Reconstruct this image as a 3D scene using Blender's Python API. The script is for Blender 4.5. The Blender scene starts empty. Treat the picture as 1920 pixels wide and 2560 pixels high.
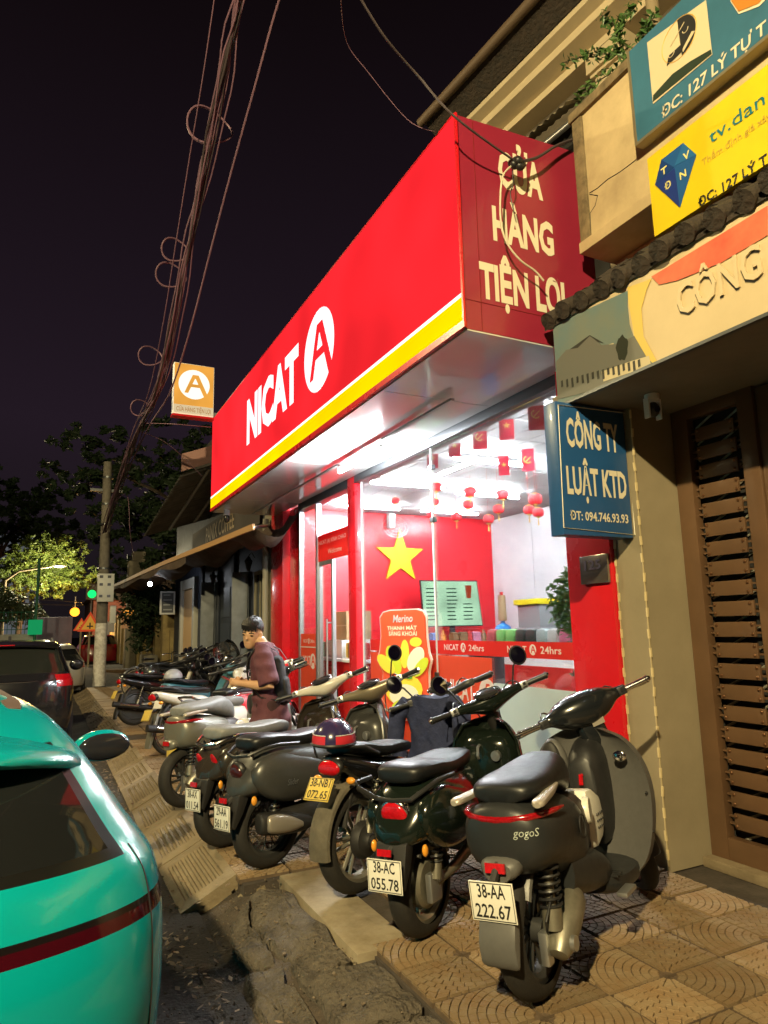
import bpy, bmesh, math, random
import numpy as np
from mathutils import Matrix, Vector
R = math.radians
random.seed(7)
sc = bpy.context.scene
COL = sc.collection
# ---------------- camera ----------------
CAMH = 1.48
FPX = 1700.0
YAW, PITCH, ROLL = R(26.48), R(9.57), R(-1.25)
_f0 = Vector((math.sin(YAW), math.cos(YAW), 0)); _r0 = Vector((math.cos(YAW), -math.sin(YAW), 0)); _u0 = Vector((0, 0, 1))
FWD = _f0*math.cos(PITCH)+_u0*math.sin(PITCH); _u1 = _u0*math.cos(PITCH)-_f0*math.sin(PITCH)
RT = _r0*math.cos(ROLL)+_u1*math.sin(ROLL); UP = _u1*math.cos(ROLL)-_r0*math.sin(ROLL)
cd = bpy.data.cameras.new('camera'); cam = bpy.data.objects.new('camera', cd); COL.objects.link(cam)
cd.sensor_fit = 'HORIZONTAL'; cd.sensor_width = 36; cd.lens = FPX/1920*36; cd.clip_end = 600; cd.clip_start = .05
cam.matrix_world = Matrix(((RT.x, UP.x, -FWD.x, 0), (RT.y, UP.y, -FWD.y, 0), (RT.z, UP.z, -FWD.z, CAMH), (0, 0, 0, 1)))
sc.camera = cam
def ray(x, y): return RT*((x-960)/FPX)-UP*((y-1280)/FPX)+FWD
C0 = Vector((0, 0, CAMH))
def G(x, y, z=0.0): d = ray(x, y); return C0+d*((z-CAMH)/d.z)
def PX(x, y, X): d = ray(x, y); return C0+d*(X/d.x)
def PY(x, y, Y): d = ray(x, y); return C0+d*(Y/d.y)
# ---------------- world, moon, exposure ----------------
wd = bpy.data.worlds.new('World'); sc.world = wd; wd.use_nodes = True
nt = wd.node_tree; nt.nodes.clear()
wo = nt.nodes.new('ShaderNodeOutputWorld'); sky = nt.nodes.new('ShaderNodeTexSky'); sky.sky_type = 'NISHITA'; sky.sun_disc = False
sky.sun_elevation = R(2); sky.sun_rotation = R(200)
b1 = nt.nodes.new('ShaderNodeBackground'); b1.inputs[1].default_value = 0.0002
nt.links.new(sky.outputs[0], b1.inputs[0])
b2 = nt.nodes.new('ShaderNodeBackground'); b2.inputs[1].default_value = 1.0
tcw = nt.nodes.new('ShaderNodeTexCoord'); sep = nt.nodes.new('ShaderNodeSeparateXYZ'); cr = nt.nodes.new('ShaderNodeValToRGB')
nt.links.new(tcw.outputs['Generated'], sep.inputs[0]); nt.links.new(sep.outputs[2], cr.inputs[0])
cr.color_ramp.elements[0].position = 0.0; cr.color_ramp.elements[0].color = (.0085, .0066, .0078, 1)
cr.color_ramp.elements[1].position = .75; cr.color_ramp.elements[1].color = (.0040, .0022, .0026, 1)
e = cr.color_ramp.elements.new(.28); e.color = (.0155, .0092, .0155, 1)
nt.links.new(cr.outputs[0], b2.inputs[0])
ad = nt.nodes.new('ShaderNodeAddShader'); nt.links.new(b1.outputs[0], ad.inputs[0]); nt.links.new(b2.outputs[0], ad.inputs[1]); nt.links.new(ad.outputs[0], wo.inputs[0])
sd = bpy.data.lights.new('moon', 'SUN'); sd.energy = .012; sd.angle = R(.5); sd.color = (.9, .93, 1)
so = bpy.data.objects.new('moon', sd); COL.objects.link(so); so.rotation_euler = (R(35), 0, R(-20)); so.location = (0, 0, 30)
vs = sc.view_settings; vs.view_transform = 'Standard'; vs.look = 'None'; vs.exposure = 0.0; vs.gamma = 1.0; vs.use_curve_mapping = False
cy = sc.cycles; cy.use_denoising = True; cy.max_bounces = 6; cy.diffuse_bounces = 3; cy.glossy_bounces = 4; cy.transmission_bounces = 4
cy.transparent_max_bounces = 16; cy.caustics_reflective = False; cy.caustics_refractive = False; cy.sample_clamp_indirect = 3.0
sc.render.engine = 'CYCLES'
try: cy.denoiser = 'OPENIMAGEDENOISE'
except Exception: pass
# ---------------- materials ----------------
MATS = {}
def M(name, col=(.5, .5, .5), rough=.5, metal=0., noise=None, bump=None, coat=0., emit=None, es=0., rnd=0., spec=.5, col2=None, alpha=1.0):
    """noise=(scale, amount) value mottling; col2 = second colour mixed in by noise; bump=(scale, strength, dist); rnd = value spread per object"""
    if name in MATS: return MATS[name]
    m = bpy.data.materials.new(name); MATS[name] = m; m.use_nodes = True
    t = m.node_tree; b = t.nodes['Principled BSDF']; N = t.nodes.new; L = t.links.new
    b.inputs['Base Color'].default_value = (*col, 1); b.inputs['Roughness'].default_value = rough; b.inputs['Metallic'].default_value = metal
    b.inputs['Coat Weight'].default_value = coat; b.inputs['Coat Roughness'].default_value = .06
    b.inputs['Specular IOR Level'].default_value = spec; b.inputs['Alpha'].default_value = alpha
    if emit: b.inputs['Emission Color'].default_value = (*emit, 1); b.inputs['Emission Strength'].default_value = es
    out = None
    if noise or bump: tc = N('ShaderNodeTexCoord')
    if noise:
        nz = N('ShaderNodeTexNoise'); nz.inputs['Scale'].default_value = noise[0]; nz.inputs['Detail'].default_value = 6; nz.inputs['Roughness'].default_value = .65
        L(tc.outputs['Object'], nz.inputs['Vector'])
        mx = N('ShaderNodeMix'); mx.data_type = 'RGBA'; mr = N('ShaderNodeMapRange')
        mr.inputs[1].default_value = .32; mr.inputs[2].default_value = .68; L(nz.outputs[0], mr.inputs[0]); L(mr.outputs[0], mx.inputs[0])
        a = noise[1]; c2 = col2 if col2 else tuple(c*(1-a) for c in col); c1 = col if col2 else tuple(min(1, c*(1+a*.5)) for c in col)
        mx.inputs[6].default_value = (*c1, 1); mx.inputs[7].default_value = (*c2, 1); out = mx.outputs[2]
        rr = N('ShaderNodeMapRange'); rr.inputs[3].default_value = max(0.02, rough-.12); rr.inputs[4].default_value = min(1, rough+.12); L(nz.outputs[0], rr.inputs[0]); L(rr.outputs[0], b.inputs['Roughness'])
    if rnd:
        oi = N('ShaderNodeObjectInfo'); hs = N('ShaderNodeHueSaturation'); mr2 = N('ShaderNodeMapRange'); mr2.inputs[3].default_value = 1-rnd; mr2.inputs[4].default_value = 1+rnd
        L(oi.outputs['Random'], mr2.inputs[0]); L(mr2.outputs[0], hs.inputs['Value'])
        if out: L(out, hs.inputs['Color'])
        else: hs.inputs['Color'].default_value = (*col, 1)
        out = hs.outputs[0]
    if out: L(out, b.inputs['Base Color'])
    if bump:
        n2 = N('ShaderNodeTexNoise'); n2.inputs['Scale'].default_value = bump[0]; n2.inputs['Detail'].default_value = 5
        L(tc.outputs['Object'], n2.inputs['Vector']); bp = N('ShaderNodeBump'); bp.inputs['Strength'].default_value = bump[1]
        bp.inputs['Distance'].default_value = bump[2] if len(bump) > 2 else .005
        L(n2.outputs[0], bp.inputs['Height']); L(bp.outputs[0], b.inputs['Normal'])
    return m
def EM(name, col, s, var=0.0, scale=1.5):
    if name in MATS: return MATS[name]
    m = bpy.data.materials.new(name); MATS[name] = m; m.use_nodes = True; t = m.node_tree; t.nodes.clear()
    o = t.nodes.new('ShaderNodeOutputMaterial'); e = t.nodes.new('ShaderNodeEmission'); e.inputs[0].default_value = (*col, 1); e.inputs[1].default_value = s
    t.links.new(e.outputs[0], o.inputs[0])
    if var:
        tc = t.nodes.new('ShaderNodeTexCoord'); n = t.nodes.new('ShaderNodeTexNoise'); n.inputs['Scale'].default_value = scale; n.inputs['Detail'].default_value = 1
        mr = t.nodes.new('ShaderNodeMapRange'); mr.inputs[1].default_value = .3; mr.inputs[2].default_value = .7; mr.inputs[3].default_value = s*(1-var); mr.inputs[4].default_value = s*(1+var)
        t.links.new(tc.outputs['Object'], n.inputs['Vector']); t.links.new(n.outputs[0], mr.inputs[0]); t.links.new(mr.outputs[0], e.inputs[1])
    return m
def GLASS(name, tint=(1, 1, 1), refl=.5, rough=.02, base=.03):
    if name in MATS: return MATS[name]
    m = bpy.data.materials.new(name); MATS[name] = m; m.use_nodes = True; t = m.node_tree; t.nodes.clear(); N = t.nodes.new; L = t.links.new
    o = N('ShaderNodeOutputMaterial'); tr = N('ShaderNodeBsdfTransparent'); tr.inputs[0].default_value = (*tint, 1); g = N('ShaderNodeBsdfGlossy'); g.inputs['Roughness'].default_value = rough
    fr = N('ShaderNodeFresnel'); fr.inputs[0].default_value = 1.45; ma = N('ShaderNodeMath'); ma.operation = 'MULTIPLY_ADD'; ma.inputs[1].default_value = refl; ma.inputs[2].default_value = base; ma.use_clamp = True
    mx = N('ShaderNodeMixShader'); L(fr.outputs[0], ma.inputs[0]); L(ma.outputs[0], mx.inputs[0]); L(tr.outputs[0], mx.inputs[1]); L(g.outputs[0], mx.inputs[2]); L(mx.outputs[0], o.inputs[0])
    return m
def FILM(name, col, tr=.5, rough=.4):
    """backlit vinyl or frosted film: diffuse + translucent with a little gloss"""
    if name in MATS: return MATS[name]
    m = bpy.data.materials.new(name); MATS[name] = m; m.use_nodes = True; t = m.node_tree; t.nodes.clear(); N = t.nodes.new; L = t.links.new
    o = N('ShaderNodeOutputMaterial'); d = N('ShaderNodeBsdfDiffuse'); tl = N('ShaderNodeBsdfTranslucent'); g = N('ShaderNodeBsdfGlossy'); g.inputs['Roughness'].default_value = rough
    tc = N('ShaderNodeTexCoord'); nz = N('ShaderNodeTexNoise'); nz.inputs['Scale'].default_value = 3; nz.inputs['Detail'].default_value = 4; L(tc.outputs['Object'], nz.inputs['Vector'])
    mx0 = N('ShaderNodeMix'); mx0.data_type = 'RGBA'; mx0.inputs[6].default_value = (*[c*.86 for c in col], 1); mx0.inputs[7].default_value = (*[min(1, c*1.06) for c in col], 1); L(nz.outputs[0], mx0.inputs[0])
    L(mx0.outputs[2], d.inputs[0]); L(mx0.outputs[2], tl.inputs[0])
    a = N('ShaderNodeMixShader'); a.inputs[0].default_value = tr; L(d.outputs[0], a.inputs[1]); L(tl.outputs[0], a.inputs[2])
    b = N('ShaderNodeMixShader'); b.inputs[0].default_value = .04; L(a.outputs[0], b.inputs[1]); L(g.outputs[0], b.inputs[2]); L(b.outputs[0], o.inputs[0]); return m
# ---------------- geometry helpers ----------------
class MB:
    def __init__(s): s.v = []; s.f = []
    def add(s, vs, fs):
        o = len(s.v); s.v += [Vector(v) for v in vs]; s.f += [tuple(i+o for i in f) for f in fs]; return s
    def box(s, c, d, rot=None, taper=1.0):
        x, y, z = d[0]/2, d[1]/2, d[2]/2
        vs = [Vector((sx*x*(taper if sz > 0 else 1), sy*y*(taper if sz > 0 else 1), sz*z)) for sz in (-1, 1) for sy in (-1, 1) for sx in (-1, 1)]
        if rot is not None: vs = [rot @ v for v in vs]
        c = Vector(c)
        return s.add([v+c for v in vs], [(0, 2, 3, 1), (4, 5, 7, 6), (0, 1, 5, 4), (2, 6, 7, 3), (0, 4, 6, 2), (1, 3, 7, 5)])
    def b2(s, a, b): 
        a = Vector(a); b = Vector(b); return s.box((a+b)/2, (abs(b.x-a.x), abs(b.y-a.y), abs(b.z-a.z)))
    def rings(s, rs, closed=True, cap=True, loop=False):
        n = len(rs[0]); o = len(s.v)
        for r in rs: s.v += [Vector(p) for p in r]
        m = len(rs)
        for i in range(m if loop else m-1):
            for j in range(n if closed else n-1):
                a = i*n+j; b = i*n+(j+1) % n; c = ((i+1) % m)*n+(j+1) % n; d = ((i+1) % m)*n+j
                s.f.append((o+a, o+b, o+c, o+d))
        if cap and closed and not loop:
            s.f.append(tuple(o+i for i in range(n))[::-1]); s.f.append(tuple(o+(m-1)*n+i for i in range(n)))
        return s
    def tube(s, pts, r, n=8, closed=False, cap=True):
        pts = [Vector(p) for p in pts]; rs = []; m = len(pts)
        t0 = (pts[1]-pts[0]).normalized(); up = Vector((0, 0, 1)) if abs(t0.z) < .9 else Vector((1, 0, 0)); nv = t0.cross(up).normalized()
        for i, p in enumerate(pts):
            if closed: t = (pts[(i+1) % m]-pts[i-1]).normalized()
            else: t = (pts[min(i+1, m-1)]-pts[max(i-1, 0)])
            t = t.normalized() if t.length > 1e-9 else t0
            nv = (nv-t*nv.dot(t)); nv = nv.normalized() if nv.length > 1e-6 else t.orthogonal().normalized(); bv = t.cross(nv)
            rr = r[i] if isinstance(r, (list, tuple)) else r
            rs.append([p+nv*rr*math.cos(2*math.pi*k/n)+bv*rr*math.sin(2*math.pi*k/n) for k in range(n)])
        return s.rings(rs, cap=cap, loop=closed)
    def cyl(s, a, b, r, r2=None, n=16): return s.tube([a, b], [r, r if r2 is None else r2], n)
    def lathe(s, prof, c=(0, 0, 0), ax='z', n=24, a0=0., a1=2*math.pi, cap=False):
        full = abs(a1-a0-2*math.pi) < 1e-6; rs = []; c = Vector(c)
        for k in range(n if full else n+1):
            a = a0+(a1-a0)*k/n; ca, sa = math.cos(a), math.sin(a); ring = []
            for (r, h) in prof:
                p = (r*ca, r*sa, h) if ax == 'z' else ((r*ca, h, r*sa) if ax == 'y' else (h, r*ca, r*sa)); ring.append(c+Vector(p))
            rs.append(ring)
        return s.rings(rs, closed=False, cap=False, loop=full)
    def ell(s, c, r, nu=20, nv=12, pw=1.0, rot=None):
        c = Vector(c); rs = []
        for i in range(nv+1):
            ph = -math.pi/2+math.pi*(i/nv); cp = max(1e-4, math.cos(ph)); ring = []
            for j in range(nu):
                th = 2*math.pi*j/nu; ct, st = math.cos(th), math.sin(th)
                p = Vector((r[0]*cp*math.copysign(abs(ct)**pw, ct), r[1]*cp*math.copysign(abs(st)**pw, st), r[2]*math.sin(ph)))
                ring.append(c+(rot @ p if rot is not None else p))
            rs.append(ring)
        return s.rings(rs)
    def prism(s, poly, o, u, v, dep):
        o, u, v, dep = Vector(o), Vector(u), Vector(v), Vector(dep); n = len(poly)
        a = [o+u*p[0]+v*p[1] for p in poly]; b = [p+dep for p in a]
        # orientation so that normals point outwards
        area = sum(poly[i][0]*poly[(i+1) % n][1]-poly[(i+1) % n][0]*poly[i][1] for i in range(n))
        flip = (area > 0) == (u.cross(v).dot(dep) > 0)
        k = len(s.v); s.v += a+b
        f = [tuple(range(k, k+n))[::-1], tuple(range(k+n, k+2*n))]+[(k+i, k+(i+1) % n, k+n+(i+1) % n, k+n+i) for i in range(n)]
        s.f += f if flip else [q[::-1] for q in f]
        return s
    def xf(s, m): s.v = [m @ v for v in s.v]; return s
    def mir(s):
        o = MB(); o.v = [Vector((v.x, -v.y, v.z)) for v in s.v]; o.f = [f[::-1] for f in s.f]; return o
ROOTM = {}
def tag(o, label, cat, group=None):
    o['label'] = label; o['category'] = cat
    if group: o['group'] = group
    return o
def thing(name, label, cat, loc=(0, 0, 0), rot=None, group=None):
    o = bpy.data.objects.new(name, None); COL.objects.link(o); o.empty_display_size = .1
    m = Matrix.Translation(loc)
    if rot is not None: m = m @ rot.to_4x4()
    o.matrix_local = m; ROOTM[o.name] = m
    return tag(o, label, cat, group)
def rootm(p):
    while p.parent: p = p.parent
    return ROOTM.get(p.name, Matrix())
def part(name, mb, mat, parent=None, world=False, smooth=True, ang=38, bevel=0.0):
    me = bpy.data.meshes.new(name)
    vs = mb.v
    if world and parent is not None:
        inv = rootm(parent).inverted(); vs = [inv @ v for v in vs]
    me.from_pydata([tuple(v) for v in vs], [], mb.f); me.validate()
    if bevel > 0:
        bm = bmesh.new(); bm.from_mesh(me)
        es = [e for e in bm.edges if len(e.link_faces) == 2 and e.calc_face_angle(0) > .6]
        bmesh.ops.bevel(bm, geom=es, offset=bevel, segments=2, affect='EDGES', profile=.6); bm.to_mesh(me); bm.free()
    if mat: me.materials.append(mat)
    if smooth:
        me.shade_smooth()
        try: me.set_sharp_from_angle(angle=R(ang))
        except Exception: pass
    o = bpy.data.objects.new(name, me); COL.objects.link(o)
    if parent is not None: o.parent = parent
    return o
def single(name, mb, mat, label, cat, group=None, **k): return tag(part(name, mb, mat, **k), label, cat, group)
def struct(name, mb, mat, **k): o = part(name, mb, mat, **k); o['kind'] = 'structure'; return o
def copy_tree(o, parent=None):
    c = o.copy(); COL.objects.link(c); c.parent = parent
    if o.name in ROOTM: ROOTM[c.name] = ROOTM[o.name].copy()
    for ch in list(o.children): copy_tree(ch, c)
    return c
def place(o, loc, rot): m = Matrix.Translation(loc) @ rot.to_4x4(); o.matrix_local = m; ROOTM[o.name] = m
def RZ(a): return Matrix.Rotation(a, 3, 'Z')
def RX(a): return Matrix.Rotation(a, 3, 'X')
def RY(a): return Matrix.Rotation(a, 3, 'Y')
def crom(vals, n):
    """Catmull-Rom resample of a list of tuples to n points (by index)"""
    a = np.array(vals, float); m = len(a); out = []
    for k in range(n):
        t = k*(m-1)/(n-1); i = min(int(t), m-2); u = t-i
        p0 = a[max(i-1, 0)]; p1 = a[i]; p2 = a[i+1]; p3 = a[min(i+2, m-1)]
        out.append(.5*((2*p1)+(-p0+p2)*u+(2*p0-5*p1+4*p2-p3)*u*u+(-p0+3*p1-3*p2+p3)*u**3))
    return out
def loft(secs, n=22, ns=20, axis='x', pw=.8, off=(0, 0, 0)):
    """secs: (pos, zc, half_width, up, down) superellipse rings along x (or y when axis='y': half_width runs along x with its centre in a 6th value)"""
    mb = MB(); rs = []
    for q in crom(secs, n):
        ring = []
        for j in range(ns):
            th = 2*math.pi*j/ns; c, s_ = math.cos(th), math.sin(th)
            w = max(q[2], .003)*math.copysign(abs(c)**pw, c); h = (max(q[3], .003) if s_ > 0 else max(q[4], .003))*math.copysign(abs(s_)**pw, s_)
            if axis == 'x': ring.append((q[0]+off[0], w+off[1], q[1]+h+off[2]))
            else: ring.append((q[5]+w+off[0], q[0]+off[1], q[1]+h+off[2]))
        rs.append(ring if axis == 'x' else ring[::-1])
    return mb.rings(rs)
def text_mesh(s, cap=.1, width=None, bold=0.0, shear=0.0, align='LEFT', ext=0.0, space=1.0):
    c = bpy.data.curves.new('text', 'FONT'); c.body = s; c.offset = bold; c.shear = shear; c.resolution_u = 2; c.space_character = space; c.extrude = 0
    o = bpy.data.objects.new('text', c); COL.objects.link(o)
    dg = bpy.context.evaluated_depsgraph_get(); dg.update(); me = bpy.data.meshes.new_from_object(o.evaluated_get(dg))
    mb = MB(); mb.v = [Vector(v.co) for v in me.vertices]; mb.f = [tuple(p.vertices) for p in me.polygons]
    bpy.data.objects.remove(o); bpy.data.curves.remove(c); bpy.data.meshes.remove(me)
    x0 = min(v.x for v in mb.v); x1 = max(v.x for v in mb.v); sy = cap/.69; sx = width/(x1-x0) if width else sy
    dx = -x0 if align == 'LEFT' else -(x0+x1)/2
    mb.v = [Vector(((v.x+dx)*sx, v.y*sy, 0)) for v in mb.v]
    if ext:
        n = len(mb.v); ed = {}
        for f in mb.f:
            for i in range(len(f)):
                a, b = f[i], f[(i+1) % len(f)]; ed[(a, b)] = 1
        fs = list(mb.f); mb.v = [v+Vector((0, 0, ext)) for v in mb.v]+[v.copy() for v in mb.v]
        for (a, b) in ed:
            if (b, a) not in ed: fs.append((b, a, a+n, b+n))
        mb.f = fs
    return mb
def frame(o, u, v):
    o, u, v = Vector(o), Vector(u).normalized(), Vector(v).normalized(); w = u.cross(v).normalized()
    return Matrix(((u.x, v.x, w.x, o.x), (u.y, v.y, w.y, o.y), (u.z, v.z, w.z, o.z), (0, 0, 0, 1)))
def write(s, o, u, v, cap, mat, parent, name='lettering', width=None, world=True, **k):
    mb = text_mesh(s, cap, width, **k).xf(frame(o, u, v)); return part(name, mb, mat, parent, world=world, smooth=False)
def a_logo(o, u, v, r, mwhite, parent, world=True, rx=None):
    """white disc with a slanted capital A cut out of it, its right foot running out of the disc"""
    rx = rx or r; fr = frame(o, u, v); n = 48
    from mathutils.geometry import tessellate_polygon
    outer = [(rx*math.cos(2*math.pi*k/n), r*math.sin(2*math.pi*k/n)) for k in range(n)]
    # A strokes as holes: build disc as triangulated polygon with the A shape subtracted by grid sampling of columns
    def inA(x, y):
        x /= rx; y /= r
        top, bot = .66, -.62
        if not (bot-.5 <= y <= top): return False
        t = (top-y)/(top-bot)
        lc = .02-.52*t; rc = .12+.60*t
        if y >= bot and abs(x-lc) < .13: return True
        if abs(x-rc) < .155: return True
        if -.20 < y < .02 and lc < x < rc: return True
        if y > .40 and lc < x < rc: return True
        return False
    mb = MB(); ny = 84
    for i in range(ny):
        y0 = -r+2*r*i/ny; y1 = -r+2*r*(i+1)/ny; ym = (y0+y1)/2
        if abs(ym) >= r: continue
        xm = rx*math.sqrt(1-(ym/r)**2); nx = 120; run = None
        for j in range(nx+1):
            x = -xm+2*xm*j/nx; ins = (j < nx) and not inA(-xm+2*xm*(j+.5)/nx, ym)
            if ins and run is None: run = x
            if (not ins) and run is not None:
                k = len(mb.v); mb.v += [fr @ Vector((run, y0, 0)), fr @ Vector((x, y0, 0)), fr @ Vector((x, y1, 0)), fr @ Vector((run, y1, 0))]; mb.f.append((k, k+1, k+2, k+3)); run = None
    return part('logo', mb, mwhite, parent, world=world, smooth=False)
X_, Y_, Z_ = Vector((1, 0, 0)), Vector((0, 1, 0)), Vector((0, 0, 1))
# ================= ground =================
asphalt = M('asphalt', (.060, .050, .042), .85, noise=(2.2, .5), col2=(.028, .024, .021), bump=(60, .8, .012), spec=.35)
conc = M('concrete', (.23, .18, .11), .85, noise=(4, .5), col2=(.14, .105, .06), bump=(40, .6, .008), rnd=.18)
concy = M('concrete_yellowish', (.30, .25, .17), .8, noise=(5, .4), col2=(.17, .13, .075), bump=(30, .4, .006))
bedm = M('sidewalk_mortar', (.055, .043, .034), .95, noise=(9, .4), bump=(70, .5))
dirtm = M('dirt', (.075, .055, .038), .95, noise=(5, .5), col2=(.035, .027, .02), bump=(50, .9, .02))
ROADZ = -.20
def grid_mesh(x0, x1, y0, y1, nx, ny, zf):
    mb = MB(); mb.v = [Vector((x0+(x1-x0)*i/nx, y0+(y1-y0)*j/ny, zf(x0+(x1-x0)*i/nx, y0+(y1-y0)*j/ny))) for j in range(ny+1) for i in range(nx+1)]
    mb.f = [(j*(nx+1)+i, j*(nx+1)+i+1, (j+1)*(nx+1)+i+1, (j+1)*(nx+1)+i) for j in range(ny) for i in range(nx)]; return mb
def fbm(x, y, s=1.0):
    v = 0; a = 1
    for k in range(4):
        v += a*(math.sin(x*s*1.7+1.3*k+math.sin(y*s*1.1+k))*math.cos(y*s*1.9-.7*k+math.sin(x*s*.9))); s *= 2.1; a *= .5
    return v
gm = MB(); gm.v = [Vector(p) for p in ((-300, -300, ROADZ-.05), (300, -300, ROADZ-.05), (300, 300, ROADZ-.05), (-300, 300, ROADZ-.05))]; gm.f = [(0, 1, 2, 3)]
struct('ground', gm, dirtm)
rd = grid_mesh(-6, .92, -8, 60, 46, 300, lambda x, y: ROADZ+.012*fbm(x, y, 1.3)*(1 if x > -.5 else .3)+max(0, (x-.45))*.05)
struct('road', rd, asphalt)
# ---- sidewalk base with its tiles ----
sb = MB().b2((1.16, 4.315, -.28), (7.9, 60, -.030)).b2((1.465, -6, -.28), (7.9, 4.3145, -.031)); walk = struct('sidewalk', sb, bedm)
TX, TY = .331, .29
def clip_poly(poly, x0, x1, y0, y1):
    def clip(p, f, inter):
        out = []
        for i in range(len(p)):
            a, b = p[i-1], p[i]
            if f(b):
                if not f(a): out.append(inter(a, b))
                out.append(b)
            elif f(a): out.append(inter(a, b))
        return out
    for ax, val, sgn in ((0, x0, 1), (0, x1, -1), (1, y0, 1), (1, y1, -1)):
        def f(p): return (p[ax]-val)*sgn >= 0
        def it(a, b): t = (val-a[ax])/(b[ax]-a[ax]); return (a[0]+(b[0]-a[0])*t, a[1]+(b[1]-a[1])*t)
        if not poly: return []
        poly = clip(poly, f, it)
    return poly
def tile_mesh(corner):
    mb = MB(); w, h = TX-.017, TY-.017; mb.box((w/2, h/2, -.024), (w, h, .026))
    cx, cy_ = (0 if corner in (0, 3) else w), (0 if corner in (0, 1) else h); ring = 0; r0 = .028
    k = 0
    while r0 < .43:
        r1 = r0+.036; nseg = max(3, int(round((r0+r1)/2*math.pi/2/.046)))
        for s_ in range(nseg):
            base = {0: 0, 1: 90, 2: 180, 3: 270}[corner]; da = 90/nseg; a0 = R(base+s_*da+.5*(k % 2)*da*0+(.0)); a1 = R(base+(s_+1)*da)
            g = .0024; ga = g/((r0+r1)/2); pol = []
            for a in np.linspace(a0+ga, a1-ga, 3): pol.append((cx+(r1-g)*math.cos(a), cy_+(r1-g)*math.sin(a)))
            for a in np.linspace(a1-ga, a0+ga, 3): pol.append((cx+(r0+g)*math.cos(a), cy_+(r0+g)*math.sin(a)))
            pol = clip_poly(pol, .003, w-.003, .003, h-.003)
            if len(pol) < 3: continue
            ar = abs(sum(pol[i-1][0]*pol[i][1]-pol[i][0]*pol[i-1][1] for i in range(len(pol))))/2
            if ar < 1e-4: continue
            n = len(pol); o = len(mb.v); zt = random.uniform(-.0015, .0)
            mb.v += [Vector((p[0], p[1], zt)) for p in pol]+[Vector((p[0], p[1], -.0115)) for p in pol]
            mb.f.append(tuple(range(o, o+n))); mb.f += [(o+i, o+n+i, o+n+(i+1) % n, o+(i+1) % n) for i in range(n)]
        r0 = r1; k += 1
    return mb
tilem = M('paving_tile', (.205, .125, .058), .6, noise=(7, .35), col2=(.25, .19, .115), bump=(90, .3), rnd=.30)
tile_me = []
for c in range(4):
    o = part('paving_tile', tile_mesh(c), tilem, None, smooth=False); o.data.materials.append(M('tile_groove', (.115, .078, .048), .8, noise=(9, .4)))
    for p_ in o.data.polygons[:6]: p_.material_index = 1
    tile_me.append(o.data); bpy.data.objects.remove(o)
rest = []
cells = []
for jy in range(-4, 64):
    for ix in range(-2, 5):
        x = 1.80+ix*TX; y = 2.33+jy*TY
        if 3.0 < y < 4.30 and x < 1.66: continue
        if y < 3.1 and x < 1.45: continue
        if x < 1.13: continue
        if 10.2 < y < 10.9 and random.random() < .35: continue
        cells.append((x, y, ix, jy))
cells.sort(key=lambda c: math.hypot(c[0]+.15, c[1]+.15))
ntile = 0; rmb = MB()
def in_view(x, y):
    v = Vector((x, y, 0))-C0; d = v.dot(FWD)
    return d > .3 and abs(v.dot(RT)/d*FPX) < 1150 and abs(v.dot(UP)/d*FPX) < 1420
for (x, y, ix, jy) in cells:
    cidx = ((ix % 2)+2*(jy % 2)); cidx = (0, 1, 3, 2)[cidx]
    tz = random.uniform(-.004, .002); loc = Vector((x+.0085, y+.0085, tz)); rot = Matrix.Rotation(random.gauss(0, .006), 3, 'X') @ Matrix.Rotation(random.gauss(0, .006), 3, 'Y')
    if ntile < 296 and in_view(x+.16, y+.15):
        o = bpy.data.objects.new('paving_tile', tile_me[cidx]); COL.objects.link(o); o.location = loc; o.rotation_euler = rot.to_euler(); o.parent = walk; ntile += 1
    else:
        q = [loc+rot @ Vector(p) for p in ((0, 0, 0), (TX-.011, 0, 0), (TX-.011, TY-.011, 0), (0, TY-.011, 0))]; k = len(rmb.v); rmb.v += q+[p-Vector((0, 0, .03)) for p in q]
        rmb.f += [(k, k+1, k+2, k+3)]+[(k+i, k+4+i, k+4+(i+1) % 4, k+(i+1) % 4) for i in range(4)]
o = part('distant_paving', rmb, tilem, walk, smooth=False); o['kind'] = 'stuff'
# ---- sloped ribbed kerb slabs ----
def kerb_slab():
    mb = MB(); L = .878; W = .37; n = 6; ang = math.atan2(.165, .335)
    xs = [0, .045]
    gw = .016; sp = (W-.09)/(n)
    for i in range(n): c = .045+sp*(i+.5); xs += [c-gw, c-gw*.55, c+gw*.55, c+gw]
    xs += [W-.045, W]; ys = [0, .11, .125, L-.125, L-.11, L]
    def depth(i, j):
        if 2 <= j <= 3 and i >= 2 and i < len(xs)-2 and (i-2) % 4 in (1, 2): return -.016
        return 0
    nx, ny = len(xs), len(ys)
    mb.v = [Vector((xs[i], ys[j], depth(i, j)+(-.006 if i in (0, nx-1) or j in (0, ny-1) else 0))) for j in range(ny) for i in range(nx)]
    mb.f = [(j*nx+i, j*nx+i+1, (j+1)*nx+i+1, (j+1)*nx+i) for j in range(ny-1) for i in range(nx-1)]
    k = len(mb.v); c4 = [(0, 0), (W, 0), (W, L), (0, L)]; mb.v += [Vector((p[0], p[1], -.006)) for p in c4]+[Vector((p[0], p[1], -.09)) for p in c4]
    mb.f += [(k+i, k+4+i, k+4+(i+1) % 4, k+(i+1) % 4) for i in range(4)]
    return mb.xf(Matrix.Rotation(-ang, 4, 'Y'))
kerb = struct('kerb', MB().b2((.86, 4.45, -.42), (1.155, 21, -.19)), bedm)
p0 = part('kerb_slab', kerb_slab(), conc, kerb, smooth=False); kme = p0.data; bpy.data.objects.remove(p0)
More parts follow.
